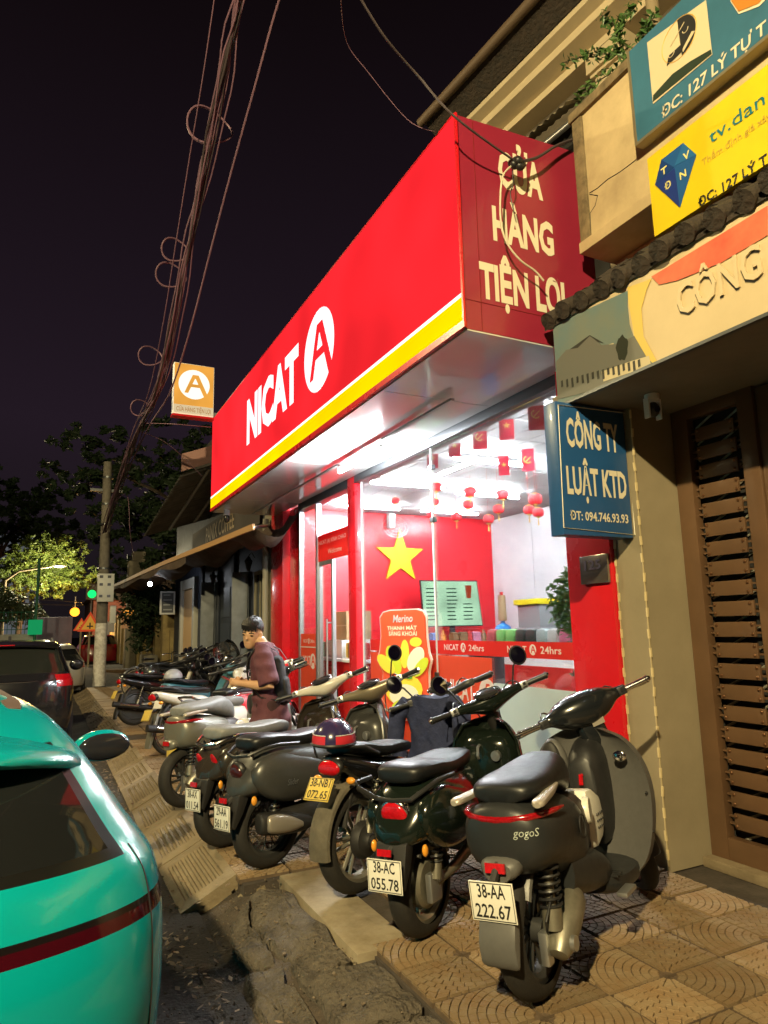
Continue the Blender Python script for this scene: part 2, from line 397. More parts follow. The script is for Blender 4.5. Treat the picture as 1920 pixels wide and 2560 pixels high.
o = bpy.data.objects.new('kerb_slab', kme); COL.objects.link(o); o.parent = kerb; o.location = (.87, 3.62, -.225); o.rotation_euler = (.05, .05, -.10)
yk = 4.46; i = 0
while yk < 20.5:
    if not (9.35 < yk < 10.6):
        o = bpy.data.objects.new('kerb_slab', kme); COL.objects.link(o); o.parent = kerb
        o.location = (.815+random.gauss(0, .004), yk, -.165+random.gauss(0, .003)); o.rotation_euler = (random.gauss(0, .006), random.gauss(0, .006), random.gauss(0, .006))
    else:
        o = bpy.data.objects.new('kerb_slab', kme); COL.objects.link(o); o.parent = kerb
        o.location = (.84+random.gauss(0, .03), yk, -.20); o.rotation_euler = (.05, .06, random.gauss(0, .05))
    yk += .885; i += 1
# ---- broken concrete by the kerb end and the plain slab in the paving ----
def rough_slab(poly, z0, th, amp, s, seed):
    """polygon prism with a lumpy top: fan grid from its centre"""
    rnd = random.Random(seed); n = len(poly); cx = sum(p[0] for p in poly)/n; cy2 = sum(p[1] for p in poly)/n
    pts = []
    for i in range(n):
        a, b = poly[i], poly[(i+1) % n]
        for t in np.linspace(0, 1, 7)[:-1]: pts.append((a[0]+(b[0]-a[0])*t+rnd.gauss(0, .008), a[1]+(b[1]-a[1])*t+rnd.gauss(0, .008)))
    m = len(pts); mb = MB(); K = 9
    for k in range(1, K+1):
        for (x, y) in pts:
            t = k/K; px, py = cx+(x-cx)*t, cy2+(y-cy2)*t
            mb.v.append(Vector((px, py, z0(px, py)+amp*fbm(px, py, s)+rnd.gauss(0, amp*.25)-(.02 if k == K else 0))))
    c = len(mb.v); mb.v.append(Vector((cx, cy2, z0(cx, cy2)))); bo = len(mb.v)
    for (x, y) in pts: mb.v.append(Vector((x, y, z0(x, y)-th)))
    for j in range(m):
        j2 = (j+1) % m; mb.f.append((c, j, j2))
        for k in range(K-1): mb.f.append((k*m+j, (k+1)*m+j, (k+1)*m+j2, k*m+j2))
        mb.f.append(((K-1)*m+j, bo+j, bo+j2, (K-1)*m+j2))
    return mb
concb = M('broken_concrete', (.12, .098, .072), .9, noise=(11, .5), col2=(.06, .048, .036), bump=(38, 1.0, .035), rnd=.2)
zr = lambda x, y: max(ROADZ+.03, min(-.014, -.175+(x-.84)*.36))
chunks = [[(1.20, 3.15), (1.36, 3.15), (1.36, 4.18), (1.18, 4.26), (1.10, 3.9), (1.12, 3.45)],
          [(1.00, 3.55), (1.10, 3.45), (1.08, 3.9), (1.16, 4.22), (1.02, 4.05), (.96, 3.8)],
          [(.90, 2.75), (1.0, 2.6), (1.10, 2.9), (1.09, 3.42), (.97, 3.52), (.93, 3.2)],
          [(1.13, 2.75), (1.34, 2.62), (1.455, 2.66), (1.45, 3.09), (1.21, 3.13), (1.12, 3.38)],
          [(1.05, 2.05), (1.30, 1.95), (1.455, 2.0), (1.45, 2.62), (1.33, 2.58), (1.13, 2.70), (1.04, 2.4)]]
for i, c in enumerate(chunks):
    single('broken_concrete', rough_slab(c, zr, .25, .013, 8, i), concb, 'lumpy piece of broken concrete between the road edge and the plain slab', 'concrete', 'broken concrete by the kerb')
sl = MB().b2((1.375, 3.14, -.27), (1.665, 4.31, -.004)); single('concrete_slab', sl, concy, 'plain yellowish concrete slab set into the pavement edge', 'slab', bevel=.012)
ap = grid_mesh(.78, 1.47, -1, 4.45, 30, 150, lambda x, y: min(-.085, -.20+max(0, x-.9)*.40)+.012*fbm(x, y, 4)); o = part('verge', ap, dirtm); o['kind'] = 'structure'
# fallen leaves and grit along the kerb
lm = M('leaf_litter', (.34, .25, .15), .8, rnd=.3, noise=(3, .5), col2=(.12, .08, .05))
lb = MB()
for k in range(420):
    y = random.uniform(2.2, 10); x = .72+random.gauss(0, .13)-.01*y*0
    if x > 1.3 or x < .36: continue
    s_ = random.uniform(.008, .03); a = random.uniform(0, 6.3); z = ROADZ+.03+max(0, x-.8)*.5+random.uniform(0, .012)
    u = Vector((math.cos(a), math.sin(a), random.uniform(-.4, .4)))*s_; v = Vector((-math.sin(a), math.cos(a), random.uniform(-.3, .3)))*s_*.45
    c = Vector((x, y, z)); k0 = len(lb.v); lb.v += [c-u, c-v, c+u, c+v]; lb.f.append((k0, k0+1, k0+2, k0+3))
o = part('leaf_litter', lb, lm, smooth=False); o['kind'] = 'stuff'; tag(o, 'dry leaves and grit scattered along the foot of the kerb', 'leaves')
gb = MB()
for k in range(3200):
    y = random.uniform(1.4, 9); x = random.uniform(.35, 1.35) if y < 4.3 else random.uniform(.35, .85)
    s_ = abs(random.gauss(0, .0022))+.0012; z = max(ROADZ+.0, min(-.03, -.185+max(0, x-.9)*.45))+.018
    gb.box((x, y, z), (s_*2, s_*1.6, s_*1.3), rot=RZ(random.uniform(0, 3)) @ RX(random.uniform(0, 1)))
o = part('grit', gb, M('grit', (.15, .115, .08), .9, noise=(9, .5)), smooth=False); o['kind'] = 'stuff'; tag(o, 'small stones and grit on the road edge', 'grit')

# ================= convenience store =================
XF = 3.52; XS = 2.35; CZ = 3.53
redp = M('red_paint', (.62, .012, .02), .28, noise=(2, .12), coat=.3)
redwall = M('red_panel', (.75, .02, .03), .3, noise=(1.2, .08))
whitep = M('white_paint', (.78, .78, .76), .5, noise=(3, .06))
alu = M('aluminium', (.55, .56, .57), .35, metal=.9, noise=(8, .1))
dkal = M('dark_aluminium', (.12, .13, .14), .4, metal=.7)
glass = GLASS('shop_glass', (.97, .99, .985), .55, .015, .02)
shop = thing('convenience_store', 'brightly lit shop with red columns, glass front and white interior', 'shop', (3.6, 7.3, 0))
W = dict(world=True)
part('floor', MB().b2((XF-.05, 3.52, -.02), (7.88, 11.1, .06)), M('shop_floor', (.74, .74, .72), .25, noise=(2, .1)), shop, **W)
part('red_side_wall', MB().b2((XF, 11.1, 0), (7.95, 11.2, 3.62)), redwall, shop, **W)['label'] = 'red interior wall with a star'
marble = M('white_marble', (.80, .82, .84), .18, noise=(1.1, .12), col2=(.62, .66, .70))
bw = part('back_wall', MB().b2((7.95, 3.4, 0), (8.05, 11.2, 3.62)), whitep, shop, **W)
for k in range(6):
    y0 = 3.5+k*1.266; part('wall_panel', MB().b2((7.90, y0+.006, .06), (7.948, y0+1.26, 3.5)), marble, bw, **W)
part('near_side_wall', MB().b2((3.62, 3.40, 0), (7.95, 3.5, 3.62)), whitep, shop, **W)
cl = part('ceiling', MB().b2((XF, 3.4, 3.56), (7.95, 11.2, 3.62)), whitep, shop, **W)
cpm = M('ceiling_panel', (.50, .52, .53), .55, noise=(40, .12), bump=(60, .5, .004))
pme = None
for i in range(7):
    for j in range(12):
        if pme is None:
            o = part('ceiling_panel', MB().b2((-.308, -.308, 0), (.308, .308, .02)), cpm, cl, smooth=False); pme = o.data
        else: o = bpy.data.objects.new('ceiling_panel', pme); COL.objects.link(o); o.parent = cl
        o.location = rootm(shop).inverted() @ Vector((3.87+i*.632, 3.78+j*.632, 3.532))
# columns and frame
for (y0, y1, nm) in ((3.44, 3.87, 0), (7.80, 8.03, 1), (10.05, 10.55, 2), (10.59, 11.22, 3)):
    d = .06 if nm in (2,) else 0
    part('column', MB().b2((XF-(.10 if nm in (0, 3) else .05)+d, y0, -.02), (XF+(.24 if nm in (0, 3) else .07), y1, 3.40)), redp, shop, bevel=.004, **W)
part('header_beam', MB().b2((XF-.06, 3.88, 3.30), (XF+.10, 7.795, 3.42)), dkal, shop, bevel=.004, **W)
part('header_beam', MB().b2((XF-.03, 8.035, 3.29), (XF+.10, 10.045, 3.41)), dkal, shop, bevel=.004, **W)
part('sill', MB().b2((XF-.06, 3.88, -.01), (XF+.1, 10.04, .10)), alu, shop, **W)
def pane(y0, y1, z0=.10, z1=3.30, x=XF): return part('glass_pane', MB().b2((x, y0, z0), (x+.01, y1, z1)), glass, shop, smooth=False, **W)
pane(3.89, 5.94); pane(5.96, 7.69); pane(9.30, 10.0)
for y in (5.95, 7.70): part('mullion', MB().b2((XF-.006, y-.010, .1), (XF+.014, y+.010, 3.30)), M('white_profile', (.72, .73, .72), .4), shop, **W)
for y in (8.07, 9.27, 10.02): part('mullion', MB().b2((XF-.02, y-.03, .1), (XF+.05, y+.03, 3.29)), alu, shop, **W)
for z in (1.0, 2.55, 3.1): part('clamp', MB().b2((XF-.02, 5.915, z-.025), (XF+.03, 5.985, z+.025)), dkal, shop, bevel=.004, **W)
# glass door between the middle and the left bay, transom sign above it
dr = part('door', MB().b2((XF+.02, 8.75, .1), (XF+.032, 9.22, 2.35)), glass, shop, smooth=False, **W)
part('door_frame', MB().b2((XF, 8.70, .1), (XF+.05, 8.75, 2.36)).b2((XF, 9.19, .1), (XF+.05, 9.24, 2.36)).b2((XF, 8.70, 2.36), (XF+.05, 9.24, 2.42)), alu, dr, **W)
part('handle', MB().cyl((XF-.05, 8.79, .8), (XF-.05, 8.79, 1.6), .014).cyl((XF-.05, 8.79, .85), (XF+.02, 8.79, .85), .01).cyl((XF-.05, 8.79, 1.55), (XF+.02, 8.79, 1.55), .01), alu, dr, **W)
trs = FILM('red_vinyl', (.75, .04, .035), .45); wv = FILM('white_vinyl', (.85, .84, .82), .4)
orv = FILM('orange_red_vinyl', (.80, .12, .06), .5)
tp = part('transom_panel', MB().b2((XF+.0, 8.09, 2.42), (XF+.02, 9.24, 2.80)), trs, shop, **W)
write('NICAT (A) KÍNH CHÀO', (XF-.004, 9.2, 2.66), -Y_, Z_, .055, wv, tp, width=1.0); write('Welcome', (XF-.004, 8.85, 2.50), -Y_, Z_, .07, wv, tp, width=.5)
# vinyl bands on the glass
def band(y0, y1, z0, z1, m, nm='vinyl_band', x=XF-.004): return part(nm, MB().b2((x, y0, z0), (x+.003, y1, z1)), m, shop, smooth=False, **W)
b = band(3.90, 5.93, 1.205, 1.335, trs); 
def nicat24(y, z, p, h, w, x=XF-.008):
    write('NICAT', (x, y, z), -Y_, Z_, h, wv, p, width=w*.36, bold=.012); a_logo((x, y-w*.47, z+h/2), -Y_, Z_, h*.78, wv, p)
    write('24hrs', (x, y-w*.60, z), -Y_, Z_, h, wv, p, width=w*.34, bold=.012)
nicat24(5.80, 1.245, b, .055, .72); nicat24(4.78, 1.245, b, .055, .72)
b = band(5.97, 7.50, 1.205, 1.335, trs)
b = band(5.02, 5.93, .12, 1.19, orv); write('NICAT', (XF-.008, 5.80, .80), -Y_, Z_, .17, wv, b, width=.50, bold=.02); a_logo((XF-.008, 5.10, .88), -Y_, Z_, .13, wv, b)
b = band(5.97, 7.50, .12, 1.19, orv)
part('vinyl_line', MB().b2((XF-.0085, 5.97, .55), (XF-.004, 7.5, .57)), wv, b, smooth=False, **W)
b = band(9.33, 9.98, .12, 1.40, orv); write('NICAT', (XF-.008, 9.93, .95), -Y_, Z_, .13, wv, b, width=.36, bold=.02); a_logo((XF-.008, 9.46, 1.01), -Y_, Z_, .11, wv, b)
part('vinyl_line', MB().b2((XF-.0085, 9.33, 1.2), (XF-.004, 9.98, 1.215)), wv, b, smooth=False, **W); nicat24(9.86, 1.27, b, .05, .5)
fg = FILM('frosted_film', (.78, .88, .86), .7)
band(3.90, 5.0, .12, .98, fg, 'frosted_film')
# star, tubes
st = [(.51*(1 if k % 2 == 0 else .40)*math.sin(k*math.pi/5), .51*(1 if k % 2 == 0 else .40)*math.cos(k*math.pi/5)) for k in range(10)]
sp_ = PY(1000, 1392, 11.08)
single('wall_star', MB().prism(st, (sp_.x, 11.09, sp_.z), X_, Z_, (0, -.03, 0)), M('yellow_star', (.85, .66, .01), .45, noise=(4, .05)), 'big yellow five-pointed star on the red interior wall', 'star', smooth=False)
tubeE = EM('tube_light', (.90, .96, 1.0), 560.0); capm = M('white_plastic', (.75, .76, .76), .4)
def tube_light(a, b, label, group, drop=.05, mat=tubeE):
    a, b = Vector(a), Vector(b); t = thing('tube_light', label, 'light', (a+b)/2, group=group); d = (b-a).normalized()
    part('batten', MB().tube([a+Vector((0, 0, .035)), b+Vector((0, 0, .035))], .022, 6), capm, t, **W)
    part('tube', MB().cyl(a+d*.02, b-d*.02, .016, n=10), mat, t, **W)
for (x0, x1, y) in ((4.30, 5.5, 6.75), (5.75, 6.9, 6.75), (3.95, 5.15, 8.35), (5.5, 6.7, 8.6), (4.2, 5.4, 5.0), (5.7, 6.9, 5.0), (4.2, 5.4, 10.2), (5.8, 7.0, 10.2)):
    tube_light((x0, y, 3.46), (x1, y, 3.46), 'white fluorescent tube under the shop ceiling', 'ceiling tubes in the shop')
tube_light((2.95, 5.95, 3.24), (2.95, 7.06, 3.24), 'lit white tube under the red fascia above the shop entrance', None, mat=EM('soffit_tube', (.95, .98, 1.0), 1250.0))
rail = MB().b2((2.93, 7.09, 3.325), (2.97, 10.7, 3.345)).b2((2.93, 4.6, 3.325), (2.97, 5.92, 3.345)); single('cable_trunking', rail, M('grey_plastic', (.35, .36, .36), .5), 'thin grey cable trunking running along the shiny soffit', 'trunking')
# ---- fascia sign box ----
sgn = thing('shop_sign', 'long red backlit fascia sign with white NICAT letters and yellow stripe', 'sign', (2.9, 7.3, 3.4))
ES = 1.0
redE = EM('sign_red', (1.0, .022, .030), 1.15*ES, .25, .9); whE = EM('sign_white', (1, .99, 1), 1.35*ES); yeE = EM('sign_yellow', (1.0, .70, .0), 1.15*ES, .1)
part('casing', MB().b2((XS+.012, 3.52, 3.415), (XF-.02, 11.08, 4.95)), M('sign_casing', (.16, .015, .02), .5), sgn, **W)
for k in range(6):
    y0 = 3.50+k*1.2633; part('face_panel', MB().b2((XS, y0+.0015, 3.64), (XS+.010, y0+1.2618, 4.96)), redE, sgn, smooth=False, **W)
part('white_stripe', MB().b2((XS-.001, 3.50, 3.612), (XS+.010, 11.1, 3.64)), whE, sgn, smooth=False, **W)
part('yellow_stripe', MB().b2((XS, 3.50, 3.445), (XS+.010, 11.1, 3.612)), yeE, sgn, smooth=False, **W)
part('bottom_trim', MB().b2((XS-.004, 3.495, 3.395), (XS+.03, 11.1, 3.445)), redp, sgn, **W)
part('edge_trim', MB().b2((XS-.004, 3.480, 3.395), (XS+.012, 3.50, 4.965)).b2((XS-.003, 3.5, 4.96), (XS+.02, 11.1, 4.972)), redp, sgn, **W)
write('NICAT', (XS-.004, 8.86, 3.99), -Y_, Z_, .56, whE, sgn, width=2.13, bold=.05); a_logo((XS-.004, 6.12, 4.26), -Y_, Z_, .43, whE, sgn, rx=.42)
sidem = M('side_red', (.30, .022, .05), .30, noise=(1.2, .15), coat=.25, bump=(2.2, .12, .02))
part('side_panel', MB().prism([(XS+.014, 3.395), (3.55, 3.395), (3.55, 4.20), (3.46, 4.26), (3.46, 5.02), (XS+.014, 4.965)], (0, 3.518, 0), X_, Z_, (0, -.018, 0)), sidem, sgn, smooth=False, **W)
part('panel_seam', MB().b2((2.50, 3.497, 3.4), (2.504, 3.5003, 4.96)).b2((XS+.02, 3.497, 3.60), (3.54, 3.5003, 3.604)), M('seam', (.2, .01, .012), .6), sgn, **W)
chm = M('cream_letter', (.75, .68, .52), .5)
def wpx(s, a, b, t, pl, val, mat, parent, **k):
    P = (PX if pl == 'X' else PY); A = P(*a, val); B = P(*b, val); T = P(*t, val); u = -Y_ if pl == 'X' else X_
    w_ = (B-A).dot(u); return write(s, A, u, Z_, T.z-A.z, mat, parent, width=w_, **k)
YS = 3.4965
def c1(x, y): return (1100+x/2.023, y/2.023)
wpx('CỬA', c1(298, 935), c1(520, 978), c1(298, 768), 'Y', YS, chm, sgn, bold=.04)
wpx('HÀNG', c1(270, 1205), c1(578, 1275), c1(265, 1045), 'Y', YS, chm, sgn, bold=.04)
wpx('TIỆN LỢI', c1(205, 1495), c1(637, 1580), c1(190, 1325), 'Y', YS, chm, sgn, bold=.04)
sof = M('shiny_soffit', (.88, .90, .90), .10, metal=.35, spec=.9, bump=(2.2, .16, .03))
for k in range(6):
    y0 = 3.50+k*1.2633; part('soffit_panel', MB().b2((XS+.032, y0+.004, 3.385), (XF-.07, y0+1.2593, 3.4)), sof, sgn, smooth=False, **W)
# ---- square light box on the far end of the fascia ----
lb_ = thing('projecting_light_box', 'square orange light box with white A above the far end of the fascia', 'sign', (2.0, 11.0, 4.95))
part('box', MB().b2((1.68, 10.93, 4.95), (2.33, 11.07, 5.82)), M('box_side', (.7, .68, .6), .5, emit=(1, .9, .7), es=.35), lb_, bevel=.006, **W)
part('face', MB().b2((1.69, 10.922, 5.11), (2.32, 10.929, 5.81)), EM('box_orange', (1.0, .45, .07), .85, .12, 3), lb_, smooth=False, **W)
part('face_strip', MB().b2((1.69, 10.922, 4.97), (2.32, 10.929, 5.105)), EM('box_cream', (1.0, .78, .45), .72), lb_, smooth=False, **W)
a_logo((2.005, 10.918, 5.47), X_, Z_, .25, EM('box_white', (1, .95, .78), 1.25), lb_)
write('CỬA HÀNG TIỆN LỢI', (1.73, 10.918, 5.0), X_, Z_, .07, EM('box_text', (.75, .33, .10), .6), lb_, width=.55, bold=.015)
part('base_trim', MB().b2((1.67, 10.92, 4.915), (2.34, 11.08, 4.948)), redp, lb_, **W)
part('bracket', MB().b2((2.33, 10.97, 4.92), (2.46, 11.03, 5.05)), alu, lb_, **W)
# ---- soffit camera, house number plaque ----
cm = thing('dome_camera', 'small white dome camera under the far corner of the red fascia', 'camera', (2.55, 10.8, 3.38)); 
part('mount', MB().cyl((2.55, 10.8, 3.30), (2.55, 10.8, 3.384), .05), whitep, cm, **W); part('dome', MB().ell((2.55, 10.8, 3.25), (.05, .05, .07)), M('black_glass', (.02, .02, .02), .08), cm, **W)
pq = thing('number_plaque', 'steel house number plaque reading 125 on the red column', 'plaque', (3.42, 3.68, 1.86))
a = PX(1455, 1462, 3.405); bq = PX(1524, 1452, 3.405); top = PX(1455, 1392, 3.405)
part('plate', MB().b2((3.395, bq.y, a.z), (3.418, a.y, top.z)), M('brushed_steel', (.42, .36, .33), .22, metal=.9, noise=(5, .2)), pq, bevel=.005, **W)
tl = M('plaque_letter', (.10, .06, .10), .5); hh = top.z-a.z; ww = a.y-bq.y
write('125', (3.392, a.y-.18*ww, a.z+.50*hh), -Y_, Z_, .32*hh, tl, pq, width=.60*ww, bold=.02)
# ================= shop interior =================
blk = M('black_plastic', (.018, .018, .019), .42, noise=(20, .2))
ctm = M('counter_white', (.75, .76, .76), .3)
ct = thing('shop_counter', 'red and white serving counter under the menu screen', 'counter', (6.4, 10.2, 0))
part('body', MB().b2((5.1, 9.9, .07), (7.75, 10.6, 1.08)), trs, ct, bevel=.01, **W); part('top', MB().b2((5.05, 9.85, 1.08), (7.8, 10.65, 1.13)), ctm, ct, bevel=.006, **W)
part('stripe', MB().b2((5.1, 9.892, .80), (7.75, 9.8985, .98)), wv, ct, **W)
ct2 = thing('shop_counter', 'white counter with packaged goods near the marble wall', 'counter', (6.6, 7.5, 0))
part('body', MB().b2((6.1, 4.6, .07), (6.9, 8.5, 1.10)), ctm, ct2, bevel=.01, **W); part('top', MB().b2((6.05, 4.55, 1.10), (6.95, 8.55, 1.15)), blk, ct2, bevel=.006, **W)
part('panel', MB().b2((6.09, 4.7, .2), (6.0985, 8.4, .9)), trs, ct2, **W)
# products on the near shelf: each packet its own thing
sh = thing('display_shelf', 'low shop shelf behind the glass holding coloured packets', 'shelf', (4.9, 6.2, 0))
part('board', MB().b2((4.65, 4.3, 1.14), (5.15, 7.1, 1.17)), dkal, sh, **W); part('board', MB().b2((4.65, 4.3, .6), (5.15, 7.1, .63)), ctm, sh, **W)
for y in (4.3, 7.1): part('upright', MB().b2((4.65, y-.02, .06), (5.15, y+.02, 1.139)), dkal, sh, **W)
part('board', MB().b2((4.65, 4.3, .1), (5.15, 7.1, .13)), ctm, sh, **W)
pk = [(.68, .15, .18), (.25, .62, .20), (.25, .62, .20), (.05, .06, .06), (.08, .09, .09), (.45, .55, .58), (.62, .64, .66), (.75, .2, .35), (.36, .16, .60), (.36, .16, .60), (.7, .55, .4), (.8, .4, .2), (.7, .65, .55)]
pn = ['pink', 'green', 'green', 'black', 'black', 'pale blue', 'silver', 'rose', 'purple', 'purple', 'tan', 'orange', 'beige']
for k, (c, n_) in enumerate(zip(pk, pn)):
    y = 6.85-k*.185; mb = loft([(-.075, .12, .05, .12, .12), (-.05, .12, .06, .13, .12), (.05, .12, .06, .13, .12), (.075, .12, .05, .12, .12)], 8, 12, pw=.45)
    mb.xf(Matrix.Translation((4.85, y, 1.172)) @ Matrix.Rotation(R(90), 4, 'Z'))
    single('snack_packet', mb, M('packet_'+n_, c, .3, noise=(9, .25)), n_+' snack packet standing on the shelf behind the glass', 'packet', 'packets on the shop shelf')
# stocked wall shelves and counter goods, every item its own thing (two shared shapes)
grnd = random.Random(21)
gcols = [('red', (.62, .04, .04)), ('yellow', (.75, .55, .05)), ('white', (.72, .72, .70)), ('blue', (.05, .16, .50)), ('green', (.10, .40, .12)), ('orange', (.75, .25, .04)), ('pink', (.70, .25, .38)), ('brown', (.25, .13, .06))]
bxm = loft([(-.05, .09, .035, .09, .09), (-.045, .09, .04, .095, .09), (.045, .09, .04, .095, .09), (.05, .09, .035, .09, .09)], 6, 8, pw=.3); btm = MB().lathe([(0, 0), (.034, 0), (.036, .02), (.036, .14), (.014, .19), (.014, .215), (0, .215)], n=12)
gme = {}
def goods(kind, col_, p, rz, where, group):
    k = (kind, col_[0])
    if k not in gme:
        o = part('drink_bottle' if kind else 'goods_box', btm if kind else bxm, M('goods_'+col_[0], col_[1], .35, noise=(14, .3)), None); gme[k] = o.data
    else: o = bpy.data.objects.new('drink_bottle' if kind else 'goods_box', gme[k]); COL.objects.link(o)
    o.location = p; o.rotation_euler = (0, 0, rz); o.scale = (1.35, 1.35, 1.25); tag(o, col_[0]+(' drink bottle ' if kind else ' box of goods ')+where, 'bottle' if kind else 'box', group)
wsh = thing('wall_shelf', 'tall white shelving along the marble back wall filled with goods', 'shelf', (7.6, 5.4, 0))
part('back_panel', MB().b2((7.82, 4.2, .06), (7.86, 6.9, 1.9)), ctm, wsh, **W)
for z in (.35, .72, 1.09, 1.46): part('board', MB().b2((7.45, 4.2, z), (7.819, 6.9, z+.025)), ctm, wsh, **W)
for y in (4.2, 6.9): part('upright', MB().b2((7.45, y-.03, .06), (7.86, y-.001, 1.9)), ctm, wsh, **W)
for z in (.745, 1.115, 1.485):
    y = 4.3
    while y < 6.75: goods(int(z > 1.4), grnd.choice(gcols), (7.58, y, z), grnd.uniform(1.2, 1.9), 'on the shelving by the marble wall', 'goods on the marble wall shelving'); y += grnd.uniform(.10, .17)
x = 5.15
while x < 7.6:
    goods(grnd.random() < .45, grnd.choice(gcols), (x, 10.05+grnd.uniform(-.05, .05), 1.13), grnd.uniform(-.4, .4), 'on the counter below the menu screen', 'goods on the serving counter'); x += grnd.uniform(.10, .22)
y = 4.7
while y < 6.9: goods(grnd.random() < .4, grnd.choice(gcols), (6.25, y, 1.15), grnd.uniform(1, 2), 'on the white counter with the black top', 'goods on the black-topped counter'); y += grnd.uniform(.12, .24)
y = 8.65
while y < 10.6:
    if not 9.25 < y < 9.95: goods(grnd.random() < .3, grnd.choice(gcols), (3.98, y, 1.04), grnd.uniform(1, 2), 'on the red checkout desk', 'goods on the checkout desk')
    y += grnd.uniform(.12, .2)
# menu screen
ms = thing('menu_screen', 'glowing green and white drinks menu screen above the counter', 'screen', (6.5, 10.5, 1.13))
tl_, tr_, br_, bl_ = PY(1052, 1453, 10.5), PY(1190, 1454, 10.5), PY(1205, 1562, 10.5), PY(1062, 1565, 10.5)
part('bezel', MB().prism([(tl_.x-.02, tl_.z+.02), (tr_.x+.02, tr_.z+.02), (br_.x+.02, br_.z-.02), (bl_.x-.02, bl_.z-.02)], (0, 10.53, 0), X_, Z_, (0, -.03, 0)), blk, ms, smooth=False, **W)
part('display', MB().prism([(p.x, p.z) for p in (tl_, tr_, br_, bl_)], (0, 10.499, 0), X_, Z_, (0, -.004, 0)), EM('menu_green', (.62, .98, .66), 1.5, .25, 2), ms, smooth=False, **W)
part('stand', MB().b2((6.5, 10.5, 1.13), (6.6, 10.53, 1.5)), blk, ms, **W)
mtx = EM('menu_text', (.03, .18, .12), .5)
lines = MB()
for col_, x0 in ((0, .08), (1, .45), (2, .75)):
    for r_ in range(9):
        if col_ == 2 and r_ < 4: continue
        z = tl_.z-.14-r_*.068; x = tl_.x+x0*1.15; lines.b2((x, 10.492, z), (x+random.uniform(.15, .24), 10.4945, z+.02))
part('menu_lines', lines, mtx, ms, smooth=False, **W)
cup = MB(); cup.lathe([(.03, 0), (.045, .12), (.045, .13), (0, .13)], ax='z', n=12); cup.xf(Matrix.Translation((tl_.x+.98, 10.49, tl_.z-.30)) @ Matrix.Diagonal((1.6, .1, 1.8, 1))); part('drink_picture', cup, EM('menu_red', (.9, .12, .05), .8), ms, **W)
# merino standee: a die-cut board standing against the outside of the glass
XM = 3.43; sx = PX(1010, 1660, XM); sd_ = thing('ice_cream_standee', 'orange-red ice cream board with yellow fruit print standing against the glass', 'standee', (XM, sx.y, .0))
def mp2(px, py): p = PX(px, py, XM); return p.y, p.z
outl = ((950, 1545), (958, 1532), (975, 1527), (1040, 1524), (1055, 1529), (1061, 1542), (1063, 1590), (1068, 1630), (1074, 1650), (1068, 1680), (1070, 1740), (1045, 1775), (1012, 1800), (975, 1780), (955, 1745), (958, 1680), (944, 1650), (950, 1625), (953, 1590))
sor = M('standee_orange', (.80, .10, .035), .45); sye = M('standee_yellow', (.88, .74, .06), .45); sgr = M('standee_lime', (.62, .72, .04), .45); swh = M('standee_cream', (.9, .85, .6), .45)
def board(pts, dx, th, m, nm): return part(nm, MB().prism([mp2(*p) for p in pts], (XM-dx, 0, 0), Y_, Z_, (th, 0, 0)), m, sd_, smooth=False, **W)
board([(1010+(x-1010)*1.06, 1660+(y-1660)*1.02) for x, y in outl], -.012, .012, M('standee_border', (.75, .6, .55), .5), 'border'); board(outl, 0, .011, sor, 'board')
def blob(cx, cy2, rx, ry, m, a=0, dx=.0025, n=18):
    c, s_ = math.cos(a), math.sin(a); board([(cx+rx*math.cos(t)*c-ry*math.sin(t)*s_, cy2+rx*math.cos(t)*s_+ry*math.sin(t)*c) for t in np.linspace(0, 2*math.pi, n+1)[:-1]], dx, .0015, m, 'fruit_print')
blob(1012, 1635, 11, 36, sye); blob(985, 1650, 16, 38, sgr, -.35, .0045); blob(966, 1660, 14, 30, sye, -.7, .0065); blob(1040, 1648, 19, 33, swh, .4, .0045); blob(1053, 1668, 13, 28, sgr, .6, .0065)
blob(1012, 1725, 46, 40, sye, 0, .0085); blob(1012, 1738, 36, 28, swh, 0, .0105); blob(1012, 1768, 30, 20, sgr, 0, .0125); blob(1022, 1690, 12, 7, M('leaf_print', (.1, .45, .04), .5), .3, .0125); blob(1040, 1605, 15, 12, sye, 0, .0045)
wpx('Merino', (982, 1556), (1032, 1551), (982, 1538), 'X', XM-.003, wv, sd_, bold=.02, shear=.2); wpx('THANH MÁT', (968, 1575), (1042, 1570), (968, 1566), 'X', XM-.003, swh, sd_, bold=.02); wpx('SẢNG KHOÁI', (972, 1589), (1042, 1584), (972, 1579), 'X', XM-.003, swh, sd_, bold=.02)
part('leg', MB().b2((XM+.014, sx.y-.25, .0), (XM+.03, sx.y-.21, .6)).b2((XM+.014, sx.y+.21, .0), (XM+.03, sx.y+.25, .6)), whitep, sd_, **W)
# lanterns and flags
lanm = M('lantern_red', (.80, .03, .04), .5, emit=(1, .05, .05), es=.12); gold = M('gold_tassel', (.75, .45, .08), .5)
def lantern(px, py, X, s=1.0):
    s *= .74
    p = PX(px, py, X); t = thing('paper_lantern', 'small red paper lantern hanging from the shop ceiling', 'lantern', (p.x, p.y, p.z), group='red lanterns in the shop')
    mb = MB()
    for k in range(12):
        a = k*math.pi/6; mb.ell((.055*s*math.cos(a), .055*s*math.sin(a), 0), (.045*s, .045*s, .075*s), 8, 6)
    part('body', mb, lanm, t); part('cap', MB().cyl((0, 0, .07*s), (0, 0, .09*s), .035*s).cyl((0, 0, -.09*s), (0, 0, -.07*s), .035*s), gold, t)
    part('tassel', MB().cyl((0, 0, -.22*s), (0, 0, -.09*s), .012*s, .006*s, 6), gold, t); part('cord', MB().cyl((0, 0, .09*s), (0, 0, 3.53-p.z), .002, n=4), redp, t)
